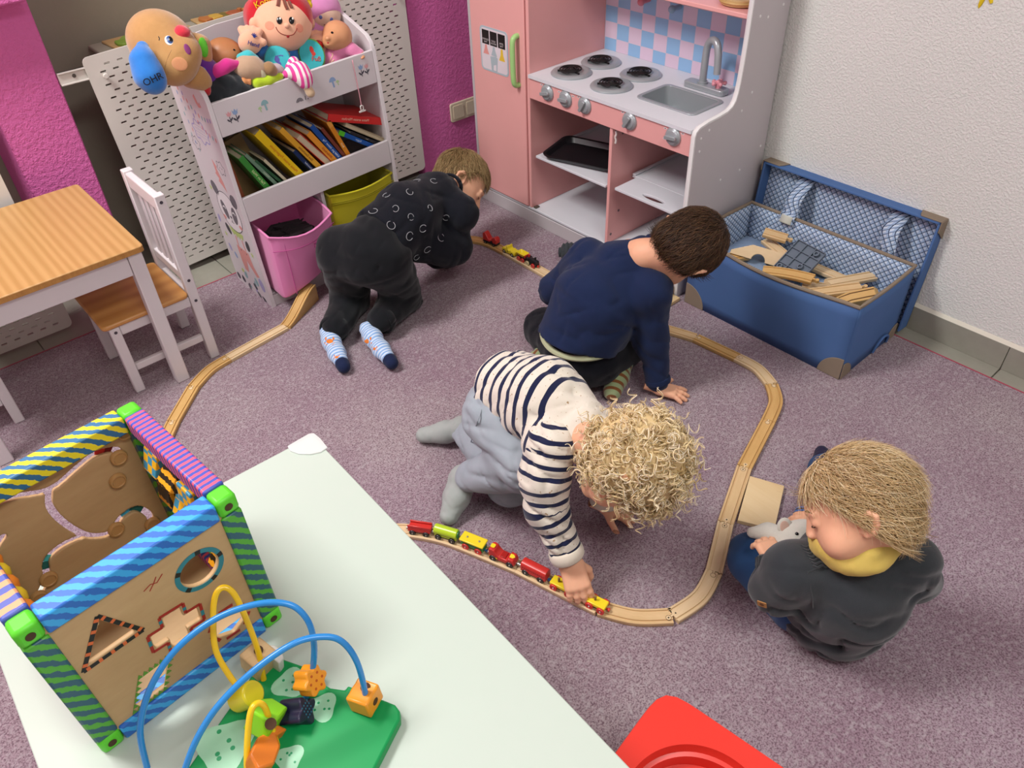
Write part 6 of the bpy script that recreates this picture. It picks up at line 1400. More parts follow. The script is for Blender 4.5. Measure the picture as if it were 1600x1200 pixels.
def head_sdf(sc, neck_to, M_, chub=1.0, h=.0030):
    s = SDF((-.115, -.155, -.175), (.115, .125, .125), h / sc)
    s.ell((0, -.012, .028), (.070, .088, .076), k=.01).ell((0, .024, -.028), (.055 * chub, .056, .060), k=.035).ell((0, .052, -.078), (.021 * chub, .02, .017), k=.022)
    for x in (-1, 1):
        s.ell((x * .033 * chub, .044, -.042), (.026 * chub, .026, .027), k=.02).ell((x * .030, .090, .000), (.015, .014, .009), k=.014, op='cut')
        s.ell((x * .030, .0665, -.001), (.0142, .0142, .0125), k=.004)
        s.cap((x * .018, .081, .016), (x * .040, .072, .016), .006, .004, k=.012)
    ny = .094 if chub < 1.05 else .0865; nr_ = .0098 if chub < 1.05 else .0085; s.cap((0, .078, .002), (0, ny, -.026), .0065, nr_, k=.012)
    for x in (-1, 1): s.ell((x * .0085, .086, -.029), (.0068, .0075, .006), k=.006)
    s.cap((-.013, .0795, -.0505), (.013, .0795, -.0505), .0052, k=.006).cap((-.010, .0785, -.059), (.010, .0785, -.059), .0055, k=.006).box((0, .088, -.0548), (.018, .012, .0011), rd=.0005, k=.002, op='cut')
    for x in (-1, 1):                    # ears: a rim around a hollow
        E_ = Matrix.Translation((x * .0735, -.010, -.010)) @ rotm(.18, x * .25, x * .35) @ Matrix.Scale(1.0 if chub < 1.05 else .86, 4); P = [E_ @ V(p) for p in ((0, .012, -.020), (0, .014, .0), (0, .010, .020), (0, -.006, .027), (0, -.018, .018), (0, -.018, 0), (0, -.008, -.020), (0, .004, -.027))]
        s.ell(E_ @ V((-x * .003, -.002, 0)), (.004, .016, .024), E_, k=.004); s.chain(P, [.0035, .004, .0045, .005, .005, .0045, .005, .006], k=.003); s.ell(E_ @ V((x * .004, .003, -.002)), (.004, .007, .011), E_, k=.003, op='cut')
    n = M_.inverted() @ V(neck_to) / sc
    s.chain([(0, -.030, -.035), (n * .55 + V((0, -.012, -.03))), n], [.042, .036, .036], k=.022)
    P, F = s.mesh(); return P * sc, F
def xf(P, M_): A = np.array(M_); return P @ A[:3, :3].T + A[:3, 3]
def hand_sdf(M_, sc, curls, spread=.12, thumb=(.5, .3), side=1, h=.0017):
    """wrist at the origin, fingers along +X, back of the hand +Z, thumb on the side*Y side"""
    s = SDF((-.04, -.06, -.07), (.115, .06, .035), h / sc * 1.0)
    s.cap((-.035, 0, 0), (.0, 0, 0), .0175, .018, k=.01).box((.026, 0, -.001), (.030, .024, .0105), rd=.0095, k=.016)
    ln = (.036, .041, .038, .030)
    for i in range(4):
        y = side * (.0185 - .0123 * i); a = side * spread * (1.5 - i) * .8; L = ln[i]; p = V((.050 - .003 * abs(i - 1.2), y, .001)); c = curls[i] if hasattr(curls, '__len__') else curls; th_ = c * .8
        s.cap(V((.02, y * .8, 0)), p, .0085, .0078, k=.005); r = .0074 if i < 3 else .0066
        for j, f_ in enumerate((.46, .30, .24)):
            d = V((math.cos(th_) * math.cos(a), math.cos(th_) * math.sin(a), -math.sin(th_))); q = p + d * L * f_; s.cap(p, q, r, r * .93, k=.0025); p = q; r *= .93; th_ += c * (.9 if j == 0 else .6)
    t0, t1 = thumb; p = V((.008, side * .016, -.004)); a = 1.0 - .3 * t1
    for j, (L, r) in enumerate(((.026, .0098), (.019, .0083), (.015, .0076))):
        d = V((math.cos(a) * math.cos(t0 * .8), side * math.sin(a), -math.sin(t0 * .8))).normalized(); q = p + d * L; s.cap(p, q, r, r * .92, k=.004 if j == 0 else .002); p = q; a -= .35 * (t1 + .3)
    P, F = s.mesh(); return xf(P * sc, M_), F
def hmat(w_, fwd, back):                 # hand frame at the wrist: fingers along fwd, back of the hand towards 'back'
    f = V(fwd).normalized(); b = V(back); b = (b - f * b.dot(f)).normalized(); y = b.cross(f); M_ = Matrix((f, y, b)).transposed().to_4x4(); M_.translation = V(w_); return M_
def join(parts):
    P, F, n = [], [], 0
    for p, f in parts: P.append(p); F.append(f + n); n += len(p)
    return np.concatenate(P), np.concatenate(F)
def core_sdf(chains, h=.008):            # the body under the clothes
    pts = [p for c, _ in chains for p in c]; s = sdf_around(pts, .09, h)
    for c, r in chains: s.chain([V(p) for p in c], r, k=.02)
    return s.mesh()
def eyes(T, M_, sc, closed=True):
    for x in (-1, 1):
        b = MB(); P = [M_ @ (V((x * .030 + .0125 * math.cos(a), .0805 - .006 * abs(math.cos(a)) ** 2, -.0060 - .0022 * math.sin(a))) * sc) for a in [PI * k / 8 for k in range(9)]]
        b.tube(P, .0011 * sc, 5).build('eyelash', mat('lash', '#4a3424', .8), T)
        P = [M_ @ (V((x * (.019 + .0235 * k / 6), .0845 - .011 * (k / 6) ** 1.5, .0185 + .003 * math.sin(PI * k / 6))) * sc) for k in range(7)]
        MB().tube(P, [.0009 * sc, .0016 * sc, .0018 * sc, .0018 * sc, .0015 * sc, .0012 * sc, .0007 * sc], 5).build('eyebrow', mat('brow_' + T.name, '#8a6a48', .9), T)
def hair_mat(name, c1, c2, c3):
    t = NT(name); t.rough(.5, .35); at_ = t.n('ShaderNodeAttribute', attribute_name='tone'); t.base(t.ramp(at_.outputs['Fac'], [(0, C(c1)), (.5, C(c2)), (1, C(c3))])); return t.m
def cap_sdf(sc, M_, keep, grow=.009, h=.0035, extra=()):
    s = SDF((-.12, -.15, -.14), (.12, .12, .135), h / sc); s.ell((0, -.012, .028), (.070 + grow, .088 + grow, .076 + grow), k=.01).ell((0, -.03, -.02), (.062 + grow, .066, .055), k=.02)
    for e in extra: s.ell(*e[:2], k=e[2])
    X, Y, Z = np.meshgrid(*s.ax, indexing='ij', sparse=True); d = keep(X, Y, Z)
    for p in d: s.D = np.maximum(s.D, (p + 0 * (X + Y + Z)).astype(np.float32))
    P, F = s.mesh(); return xf(P * sc, M_), F
def strands(name, par, mats, P, F, n, length, M_, sc, seed, whorl=(0, -.06, .085), lift=.004, width=.0011, grav=.0, jit=.35, taper=True, filt=None, part=(0, 0, 0), seg=4, wave=.25):
    R_ = np.random.RandomState(seed); c = P[F].mean(1); a = P[F[:, 2]] - P[F[:, 0]]; b = P[F[:, 3]] - P[F[:, 1]]; nr = np.cross(a, b); ar = np.linalg.norm(nr, axis=1); nr = nr / np.maximum(ar, 1e-12)[:, None]
    A = np.array(M_)[:3, :3]; loc = (c - np.array(M_)[:3, 3]) @ A / sc; ok = ((loc - np.array([0, -.012, .028])) * (nr @ A)).sum(1) > 0
    if filt is not None: ok &= filt(loc)
    w_ = ar * ok; idx = R_.choice(len(F), n, p=w_ / w_.sum()); p0 = c[idx] + R_.randn(n, 3) * .0012; N = nr[idx]; W = A @ (np.array(whorl) * sc) + np.array(M_)[:3, 3]
    d = p0 - W; d = d - (d * N).sum(1)[:, None] * N; d /= np.maximum(np.linalg.norm(d, axis=1), 1e-6)[:, None]
    d = d + A @ np.array(part) + R_.randn(n, 3) * jit * .4; sw = np.cross(N, d); d = d + sw * R_.uniform(-.25, .45, (n, 1)); d[:, 2] -= grav; d = d - (d * N).sum(1)[:, None] * N * .85; d /= np.linalg.norm(d, axis=1)[:, None]
    L = length * R_.uniform(.6, 1.25, n); S = np.cross(d, N); S /= np.linalg.norm(S, axis=1)[:, None]; V_ = []; 
    cu = R_.uniform(-wave, wave, n)
    for k in range(seg):
        f_ = k / (seg - 1); q = p0 + d * (L * f_)[:, None] + N * (lift * (1.2 * f_ - .9 * f_ * f_) * 4 * .5)[..., None] if False else p0 + d * (L * f_)[:, None] + N * (lift * math.sin(PI * min(f_ * .8 + .12, 1))) + S * (cu * L * f_ * f_)[:, None]
        q[:, 2] -= grav * L * f_ * f_ * .3; ww = width * (1 - .8 * f_ if taper else 1)
        V_.append(np.stack([q + S * ww, q + N * ww * .8, q - S * ww], 1))
    VV = np.stack(V_, 1).reshape(n, seg * 3, 3); Q = []
    for k in range(seg - 1):
        for j in range(3): Q.append([k * 3 + j, k * 3 + (j + 1) % 3, k * 3 + 3 + (j + 1) % 3, k * 3 + 3 + j])
    Q = np.array(Q); FF = (Q[None] + (np.arange(n) * seg * 3)[:, None, None]).reshape(-1, 4); tone = np.repeat(np.clip(R_.normal(.5, .25, n), 0, 1), seg * 3)
    return mesh_np(name, VV.reshape(-1, 3), FF, mats, par, {'tone': lambda p: tone})
def curls(name, par, mats, P, F, n, M_, sc, seed, filt=None, R0=.0085, L0=.032):
    R_ = np.random.RandomState(seed); c = P[F].mean(1); a = P[F[:, 2]] - P[F[:, 0]]; b = P[F[:, 3]] - P[F[:, 1]]; nr = np.cross(a, b); ar = np.linalg.norm(nr, axis=1); nr = nr / np.maximum(ar, 1e-12)[:, None]
    A = np.array(M_)[:3, :3]; loc = (c - np.array(M_)[:3, 3]) @ A / sc; ok = ((loc - np.array([0, -.012, .028])) * (nr @ A)).sum(1) > 0
    if filt is not None: ok &= filt(loc)
    w_ = ar * ok; idx = R_.choice(len(F), n, p=w_ / w_.sum()); p0 = c[idx]; N = nr[idx]; seg, sd = 22, 4; out = []
    for i in range(n):
        if i % 3: nn_ = last[0]; p0[i] = plast + R_.randn(3) * .0016
        nn = V(N[i]) if i % 3 == 0 else nn_; d = (V(R_.randn(3)) * .65 + nn * .32 + V((0, 0, -.6))); d = d.normalized(); L = L0 * R_.uniform(.5, 1.5); r = R0 * R_.uniform(.5, 1.2); tn = R_.uniform(1.4, 2.8); ph = R_.uniform(0, 6.28); sgn = R_.choice([-1, 1]); w0 = R_.uniform(.0007, .0014)
        if i % 3: d, L, r, tn, ph, sgn = last[1], last[2], last[3] * R_.uniform(.85, 1.15), last[4], last[5] + R_.uniform(-.25, .25), last[6]
        else: last = (nn, d, L, r, tn, ph, sgn); plast = p0[i].copy()
        x = d.orthogonal().normalized(); y = d.cross(x)
        pts = []
        for k in range(seg):
            f_ = k / (seg - 1); an = ph + sgn * tn * 6.283 * f_; rr = r * (.35 + .65 * math.sin(PI * min(1, .15 + f_ * .8))); q = V(p0[i]) + nn * .004 + d * L * f_ + (x * math.cos(an) + y * math.sin(an)) * rr - (x * math.cos(ph) + y * math.sin(ph)) * r * .3; q.z = max(q.z, .006); pts.append(q)
        b_ = MB(); b_.tube(pts, [w0 * (1 - .65 * k / (seg - 1)) for k in range(seg)], sd); out.append((np.array([tuple(v) for v in b_.v]), np.array([f for f in b_.f if len(f) == 4 and not (f == tuple(range(sd))[::-1] or f[0] == (seg - 1) * sd and f[1] == (seg - 1) * sd + 1 and f[2] == (seg - 1) * sd + 2)])))
    PP, FF = join(out); per = len(out[0][0]); tone = np.repeat(np.clip(R_.normal(.55, .25, n), 0, 1), per); return mesh_np(name, PP, FF, mats, par, {'tone': lambda p: tone})
def garment(name, chains, par, m, h=.0052, k=.02, extra=None, wr=None, floor=.0015, attr=None, matf=None, smooth=1, then=(), fold=None):
    pts = [V(p) for c, _ in list(chains) + list(then) for p in c]; s = sdf_around(pts, .115, h)
    for c, r in chains: s.chain([V(p) for p in c], r, k=k)
    if extra: extra(s)
    for c, r in then: s.chain([V(p) for p in c], r, k=k)
    if wr: s.wrinkle(*wr)
    if fold: s.folds(*fold)
    if floor is not None: s.floor(floor)
    return s.build(name, m, par, attr, matf, smooth=smooth)
def foot(name, ank, toe, par, m, r=.026, attr=None, shin=None, h=.0038):
    ank, toe = V(ank), V(toe); d = (toe - ank); s = sdf_around([ank, toe], .075, h); sh = (V(shin) - ank).normalized() if shin else -d.normalized(); hl = ank - d * .10 + V((0, 0, -.010))
    s.cap(ank + sh * .045, ank, r * .92, r * .95, k=.012).cap(ank, hl, r, r * .95, k=.015).chain([hl, ank.lerp(toe, .45) + V((0, 0, -.004)), toe], [r * .92, r * .98, r * .74], k=.015)
    s.folds(.0022, 190, tuple(sh), 3); s.floor(.0015); return s.build(name, m, par, attr, smooth=1)
def stripe_mat(name, base, ink, period, width, speck=None, lo=-9, hi=9, bs=700):
    t = NT(name); t.rough(.9, .12); t.b.inputs['Sheen Weight'].default_value = .25; at_ = t.n('ShaderNodeAttribute', attribute_name='u'); co = t.coord()
    f = t.math('LESS_THAN', t.math('FRACT', t.math('MULTIPLY_ADD', t.math('ADD', at_.outputs['Fac'], t.math('MULTIPLY', t.math('SUBTRACT', t.noise(co, 9, 2), .5), period * .25)), 1 / period, 20.0)), width)
    f = t.math('MULTIPLY', f, t.math('MULTIPLY', t.math('GREATER_THAN', at_.outputs['Fac'], lo), t.math('LESS_THAN', at_.outputs['Fac'], hi)))
    b = C(base)
    if speck: b = t.mix(t.ramp(t.noise(co, 160, 2, .4), [(.68, (0, 0, 0, 1)), (.72, (1, 1, 1, 1))]), C(base), C(speck))
    t.base(t.mix(f, b, C(ink))); t.bump(t.noise(co, bs, 3), .35, .0012); return t.m
def along_u(chain):
    ch = [np.array(tuple(V(p))) for p in chain]; Ls = [np.linalg.norm(ch[i + 1] - ch[i]) for i in range(len(ch) - 1)]
    def f(P):
        best = np.full(len(P), 1e9); u = np.zeros(len(P)); acc = 0
        for i in range(len(Ls)):
            d = (ch[i + 1] - ch[i]) / Ls[i]; t_ = (P - ch[i]) @ d; tc = np.clip(t_, 0, Ls[i]); dist = np.linalg.norm(P - ch[i] - tc[:, None] * d, axis=1); x = dist < best; best[x] = dist[x]; u[x] = acc + (t_ if len(Ls) == 1 else np.where((i == 0) & (t_ < 0) | (i == len(Ls) - 1) & (t_ > Ls[i]), t_, tc))[x]; acc += Ls[i]
        return u
    return f
def ribband(name, c, axis, r, w_, m, par, n=28, sq=1.0, x=None):
    F = frame(axis, x, c); rows = []
    for dz, dr in ((-w_, -.001), (-w_ * .7, .003), (0, .0042), (w_ * .7, .003), (w_, -.001)): rows.append([F @ V(((r + dr) * math.cos(2 * PI * k / n), (r + dr) * sq * math.sin(2 * PI * k / n), dz)) for k in range(n)])
    return MB().grid(list(map(list, zip(*rows))) + [[r_[0] for r_ in rows]]).build(name, m, par, solid=.004)
# ---------------------------------------------------------------- boy crawling by the toy shelf
BO = thing('person', 'boy in black trousers and dark patterned sweater crawling beside the toy shelf', 'person', (1.15, 1.93, 0))
M_dk = cloth('sweater_black', '#181a22', '#12141b'); M_tr = cloth('trousers_black', '#191b1f', '#131518', 500, .4, 20, .15)
aL, aR = at(520, 522, .05), at(592, 508, .058); kL, kR = V((1.010, 2.030, .055)), V((1.143, 1.910, .055)); hL, hR = V((.985, 1.965, .262)), V((1.062, 1.866, .258))
nk = V((1.385, 1.965, .335)); pv = V((1.03, 1.905, .268)); sR, sL = V((1.372, 1.872, .285)), V((1.40, 2.065, .29))
eR, wR = at(684, 398, .085), at(699, 406, .03); eL, wL = V((1.46, 2.12, .13)), V((1.50, 2.15, .03))
HB = at(720, 287, .275); Mh = hframe(HB, IR * .78 + ID * .62 + IF * .22, IR * .55 - ID * .75 + IF * .1)
sc = 1.0; hp = head_sdf(sc, nk, Mh); hP = (xf(hp[0], Mh), hp[1])
hd = hand_sdf(hmat(wR + V((.004, .004, .0)), V((.75, .55, -.06)), (0, 0, 1)), .82, .28, .14, (.3, .2), 1)
hd2 = hand_sdf(hmat(wL, V((.8, -.3, -.06)), (0, 0, 1)), .82, .3, .14, (.3, .2), -1, .0022)
co_ = core_sdf([([pv, (pv + nk) / 2, nk], [.065, .06, .035]), ([hL, kL, aL], [.045, .030, .013]), ([hR, kR, aR], [.045, .030, .013]), ([sR, eR, wR], [.026, .02, .016]), ([sL, eL, wL], [.026, .02, .016])])
P, F = join([hP, hd, hd2, co_]); mesh_np('body', P, F, [SK], BO)
eyes(BO, Mh, sc)
garment('trousers', [([pv + V((.03, .0, .012)), pv], [.098, .105]), ([hL, kL, aL + V((.02, .01, .012))], [.088, .062, .044]), ([hR, kR, aR + V((.015, .01, .010))], [.088, .062, .044])], BO, M_tr, wr=(.005, 60, (.3, .3, 1), 3), fold=(.005, 70, (.3, .2, 1), 4), extra=lambda s: s.half(pv + (nk - pv) * .30, nk - pv))
for a, k_ in ((aL, kL), (aR, kR)): ribband('cuff', a + (k_ - a).normalized() * .022 + V((0, 0, .006)), k_ - a, .041, .016, M_tr, BO)
def boy_torso(s): s.half(pv + (nk - pv) * .16, pv - nk); s.ell(nk + (HB - nk) * .55, (.040, .040, .036), k=.01, op='cut')
mid = (pv + nk) / 2 + V((0, 0, .012))
sw = garment('sweater', [([pv + V((.02, 0, .005)), mid, nk + V((-.035, 0, -.012))], [.106, .106, .074]), ([mid + V((-.02, -.02, -.05)), V((1.335, 1.885, .175))], [.080, .072]), ([nk + V((-.03, 0, -.01)), sR], [.068, .058]), ([nk + V((-.03, 0, -.01)), sL], [.068, .058]), ], BO, M_dk, wr=(.004, 60, (.5, .2, 1), 7), fold=(.005, 70, (.7, .1, .6), 2), extra=boy_torso, then=[([sR, eR, wR + (eR - wR) * .12], [.058, .046, .034]), ([sL, eL, wL], [.058, .046, .034])])
Bs = bvh(sw); R = random.Random(5); M_ol = mat('outline_pale', '#a9abb0', .9)
spots = [(652, 282), (678, 283), (640, 300), (677, 302), (604, 305), (618, 326), (645, 307), (672, 325), (583, 330), (611, 352), (642, 339), (697, 340), (640, 369), (661, 357), (689, 371), (612, 380), (628, 394), (651, 402), (598, 322), (700, 320), (655, 340), (625, 300), (590, 345), (668, 390), (655, 265), (666, 270)]
used_ = []
for i, (px, py) in enumerate(spots):
    h_ = hit(Bs, px, py)
    if not h_ or any((px - a) ** 2 + (py - b) ** 2 < 420 for a, b in used_): continue
    used_.append((px, py))
    p, n = h_; x = UPV.cross(n).normalized(); Fo = frame(n, x, p + n * .0008) @ rotm(0, 0, R.uniform(0, 6)); r = R.uniform(.0085, .012); a0 = R.uniform(.6, 1.6)
    b = MB(); b.tube([Fo @ V((r * math.cos(a), r * 1.15 * math.sin(a), 0)) for a in [a0 + (2 * PI - a0) * k / 16 for k in range(17)]], .0009, 5)
    b.build('printed_outline', M_ol, BO)
ribband('neckline', nk + (HB - nk) * .30, HB - nk, .0405, .012, M_dk, BO)
M_sk1 = stripe_mat('sock_blue_stripe', '#c3d3e6', '#7fa6d6', .0105, .45); M_nav = cloth('sock_navy', '#1c2645')
def crab_sock(a, toe, nm):
    o = foot('sock', a, toe, BO, M_sk1, .027, {'u': along_u([a, toe])}); a, toe = V(a), V(toe); d = (toe - a).normalized()
    s = sdf_around([toe], .05, .0036); s.cap(toe - d * .012, toe, .0225, .0205, k=.004); s.floor(.001); s.build('sock_toe', M_nav, o); hl = a + V((0, 0, -.008)) - d * .012; s = sdf_around([hl], .05, .0036); s.ell(hl, (.0275, .0275, .021)); s.half(a + V((0, 0, .012)), (0, 0, 1)); s.floor(.001); s.build('sock_heel', M_nav, o)
    return o
s1 = crab_sock(at(518, 533, .042), at(537, 573, .024), 'l'); s2 = crab_sock(at(583, 527, .046), at(612, 567, .028), 'r')
M_cr_ = cloth('sock_orange', '#e0813a')
for so, pts in ((s1, ((515, 533), (526, 558))), (s2, ((573, 533), (585, 545)))):
    Bk = bvh(so)
    for i, (px, py) in enumerate(pts):
        g_ = 1.0 if i == 0 else .6
        for dx, dy, rx, ry in ((0, 0, .011, .0075), (-6, -4, .0032, .0055), (6, -4, .0032, .0055), (-7, 3, .004, .0018), (7, 3, .004, .0018), (-5, 5.5, .0035, .0016), (5, 5.5, .0035, .0016)): patch('crab_motif', Bk, px + dx * g_, py + dy * g_, rx * g_, ry * g_, M_cr_, so, .06, 0, .0)
def boy_keep(X, Y, Z): return [-(Z - (.028 - .0 * Y)) * .9 - (-(Y) - .02) * .0 - np.where(Y > .02, 0, 1) * .25, ]
HM1 = hair_mat('hair_sandy', '#66502f', '#9a7f56', '#c2a878')
def keep1(X, Y, Z): return [np.minimum(np.maximum(.040 - Z, (Y - .045) * .0 - .0), 1) if False else np.maximum((.052 - Z) * .9 - (.02 - Y).clip(0) * 1.15, (Y - .088))]
cP, cF = cap_sdf(sc, Mh, keep1, .006); hair = mesh_np('hair', cP, cF, HM1, BO, {'tone': lambda p: np.full(len(p), .35)})
strands('hair_strands', hair, HM1, cP, cF, 5200, .034, Mh, sc, 11, (.0, -.055, .09), .005, .0010, .05)['kind'] = 'stuff'
# ---------------------------------------------------------------- boy in the navy top, kneeling with his back to the camera
B2 = thing('person', 'boy in a plain navy top kneeling with his back to the camera', 'person', (1.35, 1.22, 0))
M_nv = cloth('top_navy', '#1d2a4c', '#18233f', 600, .35, 14); M_bk = cloth('shorts_black', '#14161d', '#101218')
pv = V((1.285, 1.235, .135)); nk = V((1.437, 1.205, .392)); sR, sL = V((1.412, 1.105, .325)), V((1.392, 1.318, .335)); eR, wR = at(1018, 535, .165), at(1029, 600, .042); eL, wL = at(868, 452, .20), V((1.56, 1.46, .06))
HB = at(1066, 390, .425); Mh = hframe(HB, IF * .95 + ID * .26 + IR * .06, IR * .86 - ID * .42 + IF * .1)
hp = head_sdf(1.03, nk, Mh); hP = (xf(hp[0], Mh), hp[1])
hd = hand_sdf(hmat(wR + V((0, 0, -.012)), at(1078, 618, .012) - at(1032, 604, .03), (0, 0, 1)), 1.0, .16, .30, (.12, -.2), 1)
hd2 = hand_sdf(hmat(wL, V((.8, .2, -.3)), (0, 0, 1)), .95, .35, .14, (.3, .2), -1, .0024)
kL, kR = V((1.345, 1.440, .062)), V((1.475, 1.215, .060)); aL, aR = at(862, 572, .05), at(964, 560, .052)
co_ = core_sdf([([pv, (pv + nk) / 2, nk], [.075, .068, .036]), ([pv + V((-.0, .06, -.02)), kL, aL], [.045, .030, .013]), ([pv + V((0, -.06, -.02)), kR, aR], [.045, .030, .013]), ([sR, eR, wR], [.027, .021, .017]), ([sL, eL, wL], [.027, .021, .017])])
P, F = join([hP, hd, hd2, co_]); mesh_np('body', P, F, [SK], B2); eyes(B2, Mh, 1.03)
garment('shorts', [([pv + V((.03, 0, .03)), pv + V((0, 0, -.02))], [.104, .104]), ([pv + V((.02, .07, -.03)), kL], [.086, .070]), ([pv + V((.02, -.045, -.03)), kR], [.080, .066])], B2, M_bk, wr=(.004, 70, (.3, .6, .4), 5), fold=(.005, 80, (.3, .8, .3), 3), extra=lambda s: s.half(pv + V((0, 0, .085)), (.35, 0, 1)))
tl = stripe_mat('tights_green', '#8f9f74', '#8f9f74', .02, .3); M_ts = stripe_mat('sock_green_brown', '#93a278', '#7c4f2c', .021, .42, None, -9, 9)
garment('tights', [([kL, aL], [.052, .036]), ([kR, aR], [.052, .036])], B2, tl, wr=(.003, 90, (1, 0, 0), 2))
foot('sock', at(968, 566, .062), at(957, 612, .027), B2, M_ts, .036, {'u': along_u([aR, at(956, 612, .026)])}); foot('sock', aL, at(908, 600, .026), B2, M_ts, .033, {'u': along_u([aL, at(908, 600, .026)])})
MB().tube(spline([pv + V((.03 - .130 * math.cos(a), .122 * math.sin(a), .050 - .012 * math.cos(a))) for a in [-1.2 + 2.5 * k / 12 for k in range(13)]], 4), .0085, 8).build('waistband', cloth('undershirt', '#b9bf9a'), B2)
def torso2(s): s.half(pv + V((-.02, 0, .035)), (-.35, 0, -1)); s.ell(nk + (HB - nk) * .66, (.038, .038, .036), k=.01, op='cut')
mid = (pv + nk) / 2 + V((-.022, 0, .015))
garment('top', [([pv + V((.0, 0, .02)), mid, nk + V((-.03, .0, -.045))], [.124, .122, .082]), ([sR, sL], [.064, .064]), ([nk + V((-.02, 0, -.03)), nk + (HB - nk) * .22], [.075, .048]), ], B2, M_nv, wr=(.004, 50, (.2, .5, 1), 12), fold=(.0065, 48, (.3, .5, .8), 6), extra=torso2, then=[([sR, eR, wR + (eR - wR) * .10], [.058, .047, .035]), ([sL, eL, wL], [.058, .050, .036])])
ribband('cuff', wR + (eR - wR) * .10, eR - wR, .031, .009, M_nv, B2); ribband('neckline', nk + (HB - nk) * .42, HB - nk, .041, .009, M_nv, B2)
HM2 = hair_mat('hair_brown', '#2a1b10', '#463020', '#6a4c30')
def keep2(X, Y, Z): return [np.maximum((.035 - Z) * .9 - (.03 - Y).clip(0) * 1.0, (Y - .085))]
cP, cF = cap_sdf(1.03, Mh, keep2, .009); hair = mesh_np('hair', cP, cF, HM2, B2, {'tone': lambda p: np.full(len(p), .35)})
strands('hair_strands', hair, HM2, cP, cF, 6000, .030, Mh, 1.03, 12, (.01, -.05, .09), .006, .0011, .02)['kind'] = 'stuff'
SH = thing('cushion_toy', 'dark grey ribbed fabric toy at the foot of the kitchen plinth, behind the navy top', 'toy', at(905, 396, .03))
q = at(906, 394, .035); s = sdf_around([q], .08, .004); s.cap(q + V((-.03, .03, 0)), q + V((.03, -.03, 0)), .034, .034); X, Y, Z = np.meshgrid(*s.ax, indexing='ij', sparse=True); s.D = s.D + (.0035 * np.sin((X - Y) * 420 / 1.41)).astype(np.float32) * np.ones_like(s.D); s.floor(.001); s.build('roll', cloth('ribbed_grey', '#3c4044'), SH)
# ---------------------------------------------------------------- curly blond child pushing the train
B3 = thing('person', 'curly blond child in a navy and white striped jumper kneeling and pushing the train', 'person', (.86, 1.0, 0))
pv = at(795, 618, .30); nk = at(914, 664, .362); sR, sL = V((.797, .855, .338)), V((.945, .855, .295)); eR, wR = at(853, 790, .215), at(892, 880, .088); eL, wL = V((.985, .84, .16)), at(945, 790, .045)
HB = at(978, 728, .335); Mh = hframe(HB, V((-.10, -.25, -.95)), IR * .80 + ID * .45 + IF * .05)
hp = head_sdf(1.0, nk, Mh); hP = (xf(hp[0], Mh), hp[1])
hd = hand_sdf(hmat(wR, at(909, 938, .036) - wR, IF * -1 + V((0, 0, .3))), 1.12, (.42, .46, .46, .42), .10, (.9, 1.3), 1)
hd2 = hand_sdf(hmat(wL, at(985, 806, .012) - wL, (0, 0, 1)), .95, .18, .2, (.2, 0), -1)
hR, hL = pv + V((-.052, -.012, -.022)), pv + V((.05, .008, -.022)); kR, kL = V((.805, .925, .235)), at(798, 752, .06); aR, aL = at(723, 748, .075), at(722, 668, .055)
co_ = core_sdf([([pv, (pv + nk) / 2, nk], [.07, .065, .035]), ([hR, kR, aR], [.045, .030, .013]), ([hL, kL, aL], [.045, .030, .013]), ([sR, eR, wR], [.026, .02, .017]), ([sL, eL, wL], [.026, .02, .017])])
P, F = join([hP, hd, hd2, co_]); mesh_np('body', P, F, [SK], B3); eyes(B3, Mh, 1.0)
M_jn = cloth('jeans_pale', '#a3acb3', '#8f99a2', 900, .4, 18, .1)
jeans = garment('jeans', [([pv + V((0, -.01, .0)), pv + V((0, .0, -.02))], [.090, .092]), ], B3, M_jn, wr=(.004, 60, (.2, .3, 1), 9), fold=(.007, 85, (.3, .2, 1), 5), extra=lambda s: s.half(pv + (nk - pv) * .25, nk - pv), then=[([hR, kR, aR + (kR - aR) * .16], [.080, .064, .043]), ([hL, kL, aL + (kL - aL) * .14], [.080, .060, .043])])
Bj = bvh(jeans); line_on('side_seam', Bj, [(752, 640), (744, 665), (736, 690), (728, 712)], .0016, M_jn, jeans)
M_so = cloth('sock_grey', '#a3aaa6', '#979e9b', 900, .3); foot('sock', aR, at(702, 806, .022), B3, M_so, .033, None, kR); foot('sock', aL, at(662, 680, .026), B3, M_so, .030)
M_st = stripe_mat('jumper_stripe', '#d9d2c4', '#1b2140', .0285, .36, '#a58a68', .030, .252); M_sl = stripe_mat('sleeve_stripe', '#d9d2c4', '#1b2140', .0270, .36, '#a58a68', -.05, .305); M_pl = stripe_mat('jumper_plain', '#dad1c0', '#dad1c0', .1, .1, '#a58a68')
def torso3(s): s.half(pv + (nk - pv) * .02 + V((0, .02, 0)), pv - nk); s.ell(nk + (HB - nk) * .98, (.034, .034, .030), k=.01, op='cut')
mid = (pv + nk) / 2 + V((0, .0, .022)); sp_ = [pv + V((0, .035, 0)), mid, nk + V((0, .03, -.02))]
ut = along_u([pv + V((0, .04, -.01)), nk + V((0, 0, -.01))])
garment('jumper', [(sp_, [.100, .097, .068]), ([sR + V((.015, .01, -.005)), sL + V((-.015, .01, -.005))], [.058, .058]), ([nk + V((0, .03, -.02)), nk + (HB - nk) * .48], [.068, .050])], B3, M_st, wr=(.0035, 60, (.6, .5, .6), 21), fold=(.006, 90, (.4, .8, .4), 8), extra=torso3, attr={'u': ut}, h=.0046)
